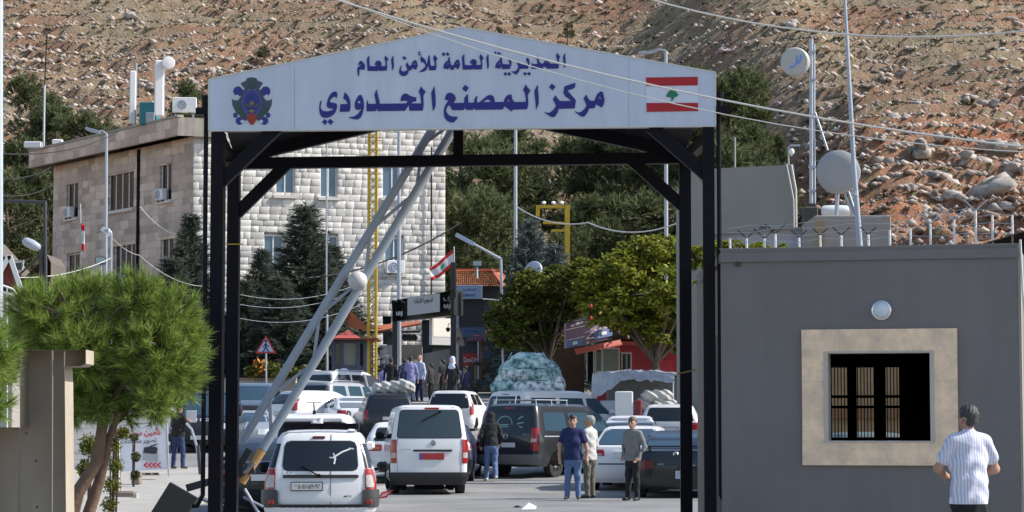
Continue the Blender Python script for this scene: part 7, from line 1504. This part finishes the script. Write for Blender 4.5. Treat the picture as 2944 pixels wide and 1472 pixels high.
# tiled building with departure sign
d = 122; hb = thing('tiled_building', 'small building with an orange tiled roof and a departures sign', 'building', Q(1200, 960, d)); b = MB(); a = Q(1144, 985, d); c = Q(1300, 720, d); b.box((a.x, d, a.z-.5), (c.x, d+6, c.z)); b.build('wall', mat('dark facade', (.025, .025, .03), .6, var=.1), hb); b = MB(); b.box((a.x-.02, d-.05, a.z), (a.x+.2, d-.002, c.z)); b.build('pilaster', M_GREYP, hb)
RF = [Q(1140, 722, d-.6), Q(1258, 722, d-.6), Q(1240, 681, d+2.5), Q(1145, 681, d+2.5)]
b = MB(); nu, nv = 22, 8
for j in range(nv):
    for i in range(nu):
        def rp_(u, v): e = RF[0].lerp(RF[1], u); f_ = RF[3].lerp(RF[2], u); return e.lerp(f_, v)
        u0, u1, v0, v1 = i/nu, (i+.96)/nu, j/nv, (j+1)/nv; l = Vector((0, -.02, .09)); c0, c1 = rp_(u0, v0), rp_(u1, v0); e0, e1 = rp_(u0, v1), rp_(u1, v1); mid0, mid1 = (c0+c1)/2+l*1.3, (e0+e1)/2+l*.2
        b.add([c0+l*.5, mid0, c1+l*.5, e0, mid1, e1], [(0, 1, 4, 3), (1, 2, 5, 4), ])
b.build('roof', mat('terracotta tiles', (.66, .25, .12), .8, isl=.2), hb); b = MB(); b.bar(Q(1142, 680, d+2.5), Q(1262, 681, d+2.5), .25, .16); b.bar(Q(1240, 681, d+2.4), Q(1270, 722, d-.6), .2, .12); b.build('ridge', M_TILE, hb)
b = MB(); b.add([Q(1258, 722, d-.6), Q(1240, 681, d+2.5), Q(1275, 690, d+5)], [(0, 1, 2)]); b.build('hip', M_TILE, hb)
ds_ = thing('departure_sign', 'pale blue departures sign fixed below the tiled roof', 'sign', Q(1181, 735, d-.8)); b = MB(); b.bbox(tuple(Q(1149, 752, d-.8)), tuple(Q(1213, 717, d-.8)+Vector((0, .08, 0))), .01); pb = b.build('panel', mat('pale blue panel', (.26, .34, .46), .6, var=.04), ds_); text_on('lettering', arabic('المغادرة'), M_NAVY, Q(1181, 729, d-.805), (1, 0, 0), (0, 0, 1), .66, .18, pb, .004, .012); text_on('lettering', 'DEPART', M_NAVY, Q(1181, 743, d-.805), (1, 0, 0), (0, 0, 1), .62, .13, pb, .004, .02)
d = 119.5; o = thing('shop_sign', 'blue shop sign board leaning over the drinks fridge', 'sign', Q(1185, 835, d)); b = MB(); b.poly([[Q(1152, 850, d), Q(1156, 822, d), Q(1222, 820, d), Q(1222, 838, d), Q(1200, 846, d)]], (0, -1, 0), -.1); pb = b.build('panel', mat('faded blue panel', (.10, .15, .26), .6, var=.15), o); text_on('lettering', arabic('صرافة المصنع'), M_NAVY, Q(1186, 834, d-.003), (1, 0, 0), (0, 0, 1), .75, .16, pb, .004, .02)
o = thing('awning', 'purple red awning over the shop with the orange poster', 'awning', Q(1240, 845, d)); b = MB(); b.add([Q(1168, 856, d-1), Q(1310, 850, d-1), Q(1290, 824, d+1), Q(1210, 832, d+1), Q(1168, 860, d-1), Q(1310, 855, d-1)], [(0, 1, 2, 3), (4, 5, 1, 0)]); b.build('canopy', mat('plum canvas', (.17, .06, .085), .8, var=.35, vs=2), o)
b = MB(); b.bar(Q(1203, 960, d-.9), Q(1203, 856, d-.9), .07, .07, (0, 1, 0)); b.build('post', M_GALV, o)
o = thing('drinks_fridge', 'tall drinks fridge with a red lettered band beside the orange poster', 'fridge', Q(1182, 970, d)); b = MB(); b.bbox(tuple(Q(1160, 985, d)-Vector((0, 0, .3))), tuple(Q(1202, 860, d)+Vector((0, .7, 0))), .03); fb = b.build('cabinet', mat('dark fridge', (.03, .04, .06), .4, var=.15), o); b = MB(); b.box(tuple(Q(1164, 922, d)-Vector((0, .02, 0))), tuple(Q(1202, 889, d)-Vector((0, .002, 0)))); bn = b.build('red_band', M_RED, o); text_on('lettering', 'Coca-Cola', M_WHITE, Q(1183, 905, d-.022), (1, 0, 0), (0, 0, 1), .64, .25, bn, .004, .02)
o = thing('poster', 'tall orange poster with a blue emblem and drinks', 'poster', Q(1228, 910, d)); b = MB(); b.bbox(tuple(Q(1208, 965, d)), tuple(Q(1248, 858, d)+Vector((0, .1, 0))), .01); b.build('frame', M_CONC, o)
for (x0_, x1_, y0_, y1_, m_) in ((1210, 1246, 962, 862, mat('orange print', (.42, .15, .05), .6, var=.25, vs=3)), (1216, 1242, 905, 885, mat('blue print', (.12, .18, .45), .6, var=.3, vs=9)), (1212, 1244, 872, 866, mat('dark print', (.10, .05, .08), .6, var=.1)), (1212, 1244, 958, 930, mat('brown print', (.20, .12, .05), .6, var=.5, vs=7))): b = MB(); off = .012 if y1_ == 862 else .018; b.box(tuple(Q(x0_, y0_, d)-Vector((0, off, 0))), tuple(Q(x1_, y1_, d)-Vector((0, off-.006, 0)))); b.build('print', m_, o)
o = tag(MB().bbox(tuple(Q(1192, 975, d-.6)), tuple(Q(1203, 920, d-.6)+Vector((0, .2, 0))), .02).build('board', mat('tan board', (.36, .22, .10), .8, var=.1)), 'narrow tan board standing beside the drinks fridge', 'board')
o = thing('bracket_sign', 'tilted beige sign with a red mark on the black post', 'sign', Q(1150, 850, 101)); b = MB(); b.poly([[Q(1141, 830, 101), Q(1155, 824, 101), Q(1170, 868, 101), Q(1160, 872, 101), Q(1143, 858, 101)]], (0, -1, 0), -.05); b.build('panel', mat('beige sign', (.38, .30, .25), .7, var=.1), o); b = MB(); b.disc(Q(1153, 852, 100.98), (0, -1, 0), .08, .08, .01, 12); b.build('mark', M_TAILD, o)
# red shop on the right
d = 100; rs_ = thing('red_shop', 'dark red shop kiosk with white window frames under the spreading tree', 'shop', Q(1580, 960, d)); MRD = mat('deep red wall', (.26, .012, .018), .6, var=.15); a = Q(1505, 985, d); c = Q(1725, 868, d); b = MB(); b.box((a.x, d, a.z-.5), (c.x, d+4, c.z)); b.build('wall', MRD, rs_)
b = MB(); b.poly([[Q(1445, 882, d-2), Q(1560, 858, d-.6), Q(1720, 862, d-.6), Q(1720, 872, d-.6), Q(1565, 868, d-.6), Q(1450, 892, d-2)]], (0, 0, 1), .06); b.build('eave', mat('orange red eave', (.45, .08, .05), .6, var=.1), rs_)
for x0_, x1_, y0_, y1_, m_ in ((1478, 1492, 960, 884, M_VOID), (1500, 1512, 960, 880, M_GLASS), (1518, 1556, 960, 878, mat('dusty pane', (.17, .18, .13), .4, var=.2)), (1566, 1574, 960, 890, M_GLASS), (1578, 1586, 960, 890, M_GLASS)):
    f = MB(); p0_, p1_ = Q(x0_-2.5, y0_, d), Q(x1_+2.5, y1_-3, d); f.box((p0_.x, d-.05, p0_.z), (p1_.x, d-.002, p1_.z)); wo = f.build('window_frame', mat('cream frame', (.5, .48, .42), .6, var=.05), rs_); g = MB(); p0_, p1_ = Q(x0_, y0_, d), Q(x1_, y1_, d); g.box((p0_.x, d-.06, p0_.z), (p1_.x, d-.051, p1_.z)); g.build('pane', m_, wo)
b = MB(); p0_, p1_ = Q(1656, 960, d), Q(1690, 906, d); b.box((p0_.x, d-.25, p0_.z-.3), (p1_.x, d-.01, p1_.z)); b.build('panel', mat('bright red panel', (.36, .012, .03), .5, var=.08), rs_)
bb = thing('billboard', 'pink and blue striped price billboard on the red shop roof', 'billboard', Q(1470, 850, d-2)); q_ = [Q(1424, 876, d-2), Q(1424, 814, d-2), Q(1540, 786, d-.5), Q(1540, 852, d-.5)]; b = MB(); n_ = (q_[3]-q_[0]).cross(q_[1]-q_[0]).normalized(); b.poly([q_], n_, -.12); b.build('panel', mat('pink print', (.30, .20, .26), .6, var=.1), bb)
def bbq(u, v, o_): return q_[0].lerp(q_[3], u).lerp(q_[1].lerp(q_[2], u), v)+n_*o_
for u0, u1, v0, v1, m_ in ((0, .36, .0, .28, mat('blue print b', (.12, .19, .38), .6, var=.1)), (.6, 1, .12, .42, mat('blue print b', (0, 0, 0))), (0, .4, .30, .33, M_WHITE), (0, .42, .72, .76, M_WHITE), (.40, .98, .46, .49, M_WHITE), (.14, .24, .08, .2, M_WHITE), (.75, .88, .22, .34, M_WHITE), (.42, .58, .18, .22, M_WHITE), (.2, .36, .84, .93, M_WHITE)):
    k = .004 if u1-u0 > .3 and m_ is not M_WHITE else .010; b = MB(); b.poly([[bbq(u0, v0, k), bbq(u1, v0, k), bbq(u1, v1, k), bbq(u0, v1, k)]], n_, .003); b.build('print', m_, bb)
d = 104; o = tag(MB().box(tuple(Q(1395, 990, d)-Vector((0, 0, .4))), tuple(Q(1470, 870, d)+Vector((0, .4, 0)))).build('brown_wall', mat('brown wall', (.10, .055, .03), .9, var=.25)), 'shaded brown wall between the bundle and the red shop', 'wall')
for x, y in ((1487, 770), (1487, 800)): c = Q(x, y, 93); o = thing('lantern', 'small red paper lantern hanging in the spreading tree', 'lantern', c, 0, 'red lanterns in the tree'); b = MB(); b.lathe(c, [(.02, .08), (.04, .05), (.055, 0), (.04, -.05), (.02, -.08)], (0, 0, 1), 12); b.build('shade', M_RED, o, 60)
o = dish('grey satellite dish half hidden above the tree beside the tiled roof', Q(1342, 678, 108), .40, (-.3, -1, .3), M_GREYP, .15)
# ------------------------------------------------------------------ flags
def flag(label, pole, corners, d, waves, seed):
    o = thing('flag', label, 'flag', Q(*pole[1], d)); b = MB(); b.tube([Q(*pole[0], d), Q(*pole[1], d)], .03, 6); b.build('pole', M_GALV, o, 50)
    nx, ny = 24, 12; A, B, C_, D2 = [Q(*c, d) for c in corners]; V = []; mi = []
    for j in range(ny+1):
        for i in range(nx+1):
            u, v = i/nx, j/ny; p = A.lerp(B, u).lerp(D2.lerp(C_, u), v); p += Vector((0, .14*math.sin(u*9+v*2+seed)*u, .05*math.sin(u*7+seed)*u*waves)); V.append(tuple(p-o.location))
    Fc = []
    for j in range(ny):
        for i in range(nx):
            Fc.append((j*(nx+1)+i, j*(nx+1)+i+1, (j+1)*(nx+1)+i+1, (j+1)*(nx+1)+i)); v = (j+.5)/ny; u = (i+.5)/nx; cw_ = abs(u-.5); mi.append(0 if v < .25 or v > .75 else (2 if .30 < v < .70 and cw_ < .04+.16*(v-.30) else 1))
    npmesh('cloth', V, Fc, [mat('flag cloth red', (.62, .03, .035), .7, var=.1, trans=.3), mat('flag cloth white', (.74, .73, .74), .7, var=.05, trans=.3), mat('flag cloth green', (.05, .35, .16), .7, var=0, trans=.3)], mi, True, o)
flag('red and white flag with a green tree blowing from the black post', ((1143, 700), (1142, 620)), ((1143, 624), (1080, 677), (1086, 709), (1143, 668)), 100.5, 1, .5)
flag('limp red and white flag on the buff side wall of the building', ((205, 640), (202, 512)), ((203, 560), (214, 566), (213, 632), (204, 628)), 112, .3, 2)
# ------------------------------------------------------------------ signs on the road
d = 98; o = thing('pedestrian_sign', 'triangular pedestrian crossing sign with a red border on a pole', 'sign', Q(669, 990, d)); b = MB(); b.tube([Q(670, 1000, d), Q(669, 852, d)], .035, 7); b.build('post', M_GREYP, o, 50)
tri_ = lambda s_, k: [Q(669+s_*x, 872+s_*y, d)+Vector((0, -k, 0)) for x, y in ((-26, 17), (26, 17), (0, -27))]
b = MB(); b.poly([tri_(1, .04)], (0, -1, 0), .02); b.build('border', mat('red border', (.50, .05, .05), .5, var=.1), o); b = MB(); b.poly([tri_(.74, .062)], (0, -1, 0), .004); b.build('face', mat('sign face', (.42, .46, .55), .5, var=0), o)
b = MB(); k = .072
for a_, c_, w_ in (((669, 862), (669, 874), 3.5), ((669, 873), (662, 886), 3), ((669, 873), (677, 886), 3), ((669, 865), (661, 874), 2.4), ((669, 865), (677, 873), 2.4)): b.bar(Q(*a_, d)-Vector((0, k, 0)), Q(*c_, d)-Vector((0, k, 0)), w_*d/6150, .006, (0, -1, 0))
b.disc(Q(669, 858, d)-Vector((0, k-.003, 0)), (0, -1, 0), .055, .055, .006, 10); b.build('walking_figure', M_NAVY, o)
d = 62; o = thing('insurance_sign', 'white banner stand with red Arabic lettering and a printer picture on the pavement', 'sign', Q(370, 1195, d)); z0 = G(d)+.1
pq = lambda x, y, k=0: Q(x, y, d)+Vector((0, -k, 0))
b = MB(); b.poly([[pq(300, 1186), pq(300, 1072), pq(419, 1062), pq(419, 1180)]], (0, -1, 0), -.04); pb = b.build('panel', mat('banner white', (.80, .80, .83), .6, var=.03), o)
b = MB(); b.tube([pq(419, 1060, -.02), pq(425, 1216, -.02)], .025, 6).tube([pq(300, 1070, -.02), pq(302, 1216, -.02)], .025, 6).tube([pq(300, 1070, -.02), pq(419, 1060, -.02)], .02, 6).tube([pq(302, 1208, -.02), pq(425, 1210, -.02)], .018, 6); b.build('stand', M_GALV, o, 50)
MRT = mat('red lettering', (.62, .02, .05), .5, var=0)
text_on('lettering', arabic('تأمين سيارات'), MRT, pq(352, 1088, .001), (1, 0, .03), (-.03, 0, 1), 1.05, .24, pb, .003, .03); text_on('lettering', arabic('تصوير مستندات'), mat('dark grey lettering', (.06, .06, .12), .5, var=0), pq(348, 1110, .001), (1, 0, .03), (-.03, 0, 1), .90, .16, pb, .003, .015)
b = MB(); b.poly([[pq(360, 1139, .002), pq(363, 1125, .002), pq(392, 1124, .002), pq(396, 1128, .002), pq(394, 1142, .002)]], (0, -1, 0), .004); b.poly([[pq(372, 1124, .002), pq(394, 1116, .002), pq(398, 1117, .002), pq(380, 1124.5, .002)]], (0, -1, 0), .004); b.build('printer_picture', mat('printer dark', (.03, .03, .05), .5, var=.1), pb)
b = MB(); b.poly([[pq(358, 1157, .002), pq(360, 1140, .002), pq(396, 1143, .002), pq(397, 1160, .002)]], (0, -1, 0), .004); b.build('printer_base', mat('printer grey', (.42, .42, .44), .5, var=.1), pb)
b = MB()
for k_ in range(4): x = 360+11*k_; b.poly([[pq(x, 1170, .002), pq(x+9, 1163, .002), pq(x+14, 1163, .002), pq(x+6, 1170, .002), pq(x+14, 1177, .002), pq(x+9, 1177, .002)]], (0, -1, 0), .004)
b.build('arrow', MRT, pb)
# planters and blocks on the pavement
def blocks(name, label, x0, x1, y0, y1, d, m, hollow=0, dep=.35, group=None):
    a, c = Q(x0, y1, d), Q(x1, y0, d); o = thing(name, label, 'block' if hollow else 'planter', (a.x, d, a.z), 0, group); b = MB(); b.bbox((a.x, d, a.z), (c.x, d+dep, c.z), .02); b.build('body', m, o)
    if hollow:
        g = MB()
        for k in range(hollow): q = a.x+(c.x-a.x)*(k+.5)/hollow; g.box((q-(c.x-a.x)*.32/hollow, d-.006, a.z+(c.z-a.z)*.25), (q+(c.x-a.x)*.32/hollow, d-.001, a.z+(c.z-a.z)*.75))
        g.build('hollow', M_VOID, o)
    else:
        g = MB(); g.box((a.x+.06, d+.06, c.z+.001), (c.x-.06, d+dep-.06, c.z+.006)); g.build('soil', mat('soil', (.08, .055, .04), .95, var=.2), o)
    return o
M_STN = mat('rough tan stone', (.30, .235, .18), .92, var=.3, vs=3, bump=.8, bs=10)
blocks('planter', 'stone planter with a cut trunk, nearest to the pine', 275, 338, 1237, 1270, 50, M_STN); blocks('concrete_block', 'hollow concrete block on top of the pavement under the sign', 342, 355+47, 1188-0, 1196, 60, M_CONC, 3)
blocks('planter', 'stone planter box standing under the insurance banner', 330, 352, 1186, 1218, 57, M_STN); blocks('concrete_block', 'pale kerb block beside the planters', 336, 345, 1240, 1272, 49.5, M_PAVE, 0, .25); blocks('planter', 'long low tan planter at the front of the pavement', 262, 312, 1268, 1300, 47.5, M_STN)
d = 52; o = thing('tree_stump', 'pale cut trunk standing in the stone planter', 'tree trunk', Q(297, 1240, d)); b = MB(); b.tube([Q(294, 1240, d), Q(293, 1180, d), Q(296, 1080, d)], [.09, .08, .06], 9); b.build('trunk', M_BARK2, o, 50); b = MB(); b.tube([Q(298, 1242, d-.1), Q(299, 1100, d-.1)], .03, 7); b.build('stake', mat('pale stake', (.55, .48, .38), .8, var=.1), o, 50)
d = 63; o = thing('hose_stand', 'bent grey pipe on a dark stand beside the off-road vehicle', 'pipe stand', Q(500, 1205, d)); b = MB(); b.tube([Q(468, 1065, d), Q(482, 1080, d), Q(494, 1120, d), Q(506, 1190, d)], .035, 7); b.build('pipe', M_GALV, o, 50); b = MB(); b.tube([Q(485, 1204, d), Q(522, 1206, d)], .05, 7).tube([Q(505, 1200, d), Q(498, 1120, d)], .05, 7); b.build('stand', M_STEELD, o, 50)
# litter and debris on the road
p = Q(1330, 1272, 46); p.z = G(46)+.01; o = tag(MB().add([p+Vector(v) for v in ((-.14, -.1, 0), (.12, -.06, .01), (.15, .12, .05), (-.10, .10, .09), (0, .0, .13))], [(0, 1, 4), (1, 2, 4), (2, 3, 4), (3, 0, 4)]).build('litter', M_WHITE), 'crumpled white paper lying on the road', 'litter')
p = Q(1301, 1261, 47); p.z = G(47)+.012; o = tag(MB().add([p+Vector(v) for v in ((-.09, 0, 0), (.0, -.08, 0), (.10, .02, 0), (.0, .09, 0), (0, 0, .04))], [(0, 1, 4), (1, 2, 4), (2, 3, 4), (3, 0, 4)]).build('litter', M_BLACK), 'small dark scrap lying on the road', 'litter')
d = 40.5; o = thing('barrier_plate', 'white board with a red edged plate sticking out behind the estate car', 'sign', Q(965, 1240, d)); b = MB(); b.poly([[Q(935, 1262, d), Q(936, 1224, d), Q(968, 1219, d), Q(974, 1240, d)]], (0, -1, 0), -.02); b.build('board', M_WHITE, o); b = MB(); b.poly([[Q(948, 1256, d-.05), Q(961, 1238, d-.05), Q(990, 1232, d-.05), Q(972, 1252, d-.05)]], (0, -1, 0), -.02); b.build('red_plate', M_RED, o); b = MB(); b.poly([[Q(954, 1252, d-.08), Q(963, 1241, d-.08), Q(982, 1237, d-.08), Q(970, 1248, d-.08)]], (0, -1, 0), -.01); b.build('plate_face', mat('pink plate', (.55, .3, .3), .5), o)
# ------------------------------------------------------------------ left edge house and cables
d = 62; o = thing('striped_gable', 'small gable with red and white stripes at the left edge', 'gable', Q(20, 700, d)); b = MB(); b.poly([[Q(-20, 720, d), Q(24, 645, d), Q(52, 730, d)]], (0, -1, 0), -.1); b.build('tympanum', mat('red brown boards', (.24, .05, .04), .7, var=.4, vs=5), o)
b = MB(); b.bar(Q(24, 643, d-.08), Q(54, 732, d-.08), .12, .05, (0, -1, 0)); b.bar(Q(24, 643, d-.08), Q(-20, 720, d-.08), .12, .05, (0, -1, 0)); b.build('barge_board', M_WHITE, o)
b = MB(); b.bbox(tuple(Q(-60, 1210, 62)), tuple(Q(36, 735, 62)+Vector((0, 2, 0))), .02); b.build('wall', mat('gable house wall', (.33, .30, .27), .9, var=.15), o)
o = thing('railing', 'white pipe railing at the left edge', 'railing', Q(20, 740, 60)); b = MB(); b.tube([Q(-10, 712, 60), Q(35, 728, 60), Q(42, 742, 60)], .025, 6).tube([Q(-10, 730, 60), Q(35, 742, 60)], .025, 6).tube([Q(18, 720, 60), Q(18, 1210, 60)], .02, 6); b.build('rail', M_WHITE, o, 50)
d = 118; o = thing('dark_outbuilding', 'dark slate roofed outbuilding left of the stone building', 'building', Q(60, 720, d)); b = MB(); b.poly([[Q(-30, 760, d), Q(-30, 600, d), Q(60, 700, d), Q(118, 640, d), Q(128, 660, d), Q(128, 990, d), Q(-30, 990, d)]], (0, -1, 0), -4); b.build('wall', mat('dark grey brown wall', (.15, .125, .11), .9, var=.2), o); b = MB(); b.poly([[Q(28, 655, d-.4), Q(60, 654, d-.4), Q(56, 682, d-.4), Q(36, 682, d-.4)]], (0, -1, 0), -.1); b.build('window', M_WHITE, o); b = MB(); b.poly([[Q(34, 662, d-.52), Q(55, 661, d-.52), Q(53, 678, d-.52), Q(40, 679, d-.52)]], (0, -1, 0), -.05); b.build('pane', M_GLASS, o)  # outbuilding wall in an even dark grey brown
o = tag(MB().bbox(tuple(Q(290, 715, 130.6)), tuple(Q(340, 690, 130.6)+Vector((0, .2, 0))), .02).build('blue_banner', mat('blue banner', (.10, .20, .42), .6, var=.3, vs=6)), 'blue banner hanging on the ground floor of the stone building', 'banner')
def cable(label, pts, r, m=M_CABLE, n=14, grp=None):
    V = []
    for (a, e, sag) in pts:
        A, B = Vector(a), Vector(e)
        for i in range(n+1): t = i/n; q = A.lerp(B, t); q.z -= sag*4*t*(1-t); V.append(q)
    o = tag(MB().tube(V, r, 5).build('cable', m, smooth=60), label, 'cable'); o['group'] = grp or 'overhead cables'; return o
cable('thick pale cable sagging in front of the sign board, upper of a close pair', [(P(880, -30, 26.3), P(3000, 428, 24.5), .22)], .011); cable('thin pale cable just below the thick one before the sign board', [(P(960, -10, 26.35), P(3000, 440, 24.6), .34)], .006)
cable('pale cable crossing the top right of the hillside', [(P(1850, -8, 58), P(3000, 82, 55), .5)], .022)
cable('pale cable rising from the left edge to the short lamp pole', [(Q(50, 698, 60), Q(278, 650, 70), .15)], .012)
cable('dark cable running from the boom to the pine grove', [(Q(770, 700, 108), Q(1160, 560, 112), .5)], .04, M_CABLEK)
cable('cable slung from the lamp pole across the grove', [(Q(1300, 520, 118), Q(1480, 560, 105), .35), (Q(1480, 560, 105), Q(1740, 545, 90), .5), (Q(1740, 545, 90), Q(1985, 428, 77), .1)], .03)
cable('long low cable from the departures sign into the trees', [(Q(1215, 752, 106), Q(1640, 735, 95), .2)], .028); cable('cable strung across the left edge below the roof corner', [(Q(-10, 385, 40), Q(300, 330, 60), .2)], .012, M_CABLEK); cable('second dark cable on the left slope', [(Q(-10, 448, 40), Q(128, 420, 60), .1)], .010, M_CABLEK); cable('third dark cable on the left slope', [(Q(-10, 490, 40), Q(128, 468, 60), .1)], .012, M_CABLEK)
for y0, y1 in ((740, 735), (765, 750), (800, 790)): cable('grey cable drooping in front of the dark spruces', [(Q(600, y0, 100), Q(900, y1-20, 106), .4)], .010, M_GALV, grp='cables before the spruces')
cable('cable running from the short lamp pole down to the spruces', [(Q(283, 600, 80), Q(350, 642, 90), .1), (Q(350, 642, 90), Q(520, 720, 100), .3)], .010); cable('thin cable along the buff wall of the building', [(Q(352, 520, 118), Q(440, 590, 116), .2)], .03)
# ------------------------------------------------------------------ what is seen through the booth's rear window
d = 52; o = thing('sand_building', 'sunlit sand coloured building seen through the booth window', 'building', (QX(2180, d), d, 0)); b = MB(); b.box((QX(2080, d), d, -.2), (QX(2330, d), d+5, 3.6)); b.build('wall', mat('sand plaster', (.30, .20, .11), .9, var=.35, vs=2.5), o); b = MB(); b.box((QX(2080, d)-.1, d-.1, 1.75), (QX(2330, d), d-.002, 1.95)); b.build('band', mat('brown band', (.18, .09, .04), .8), o)
p = Vector((QX(2215, 44), 44, .0)); c = Car('hatchback_car', 'grey green hatchback seen through the booth window', suv_lv(4.0, 1.7, 1.45, .3), mat('grey green paint', (.10, .13, .12), .4, var=.1), p, D_(8)); c.rwin(1.06, 1.36, .62, .52, M_GLASSB); c.lamp(.75, .95, .6, .84, M_TAILD); c.plate(0, .7)
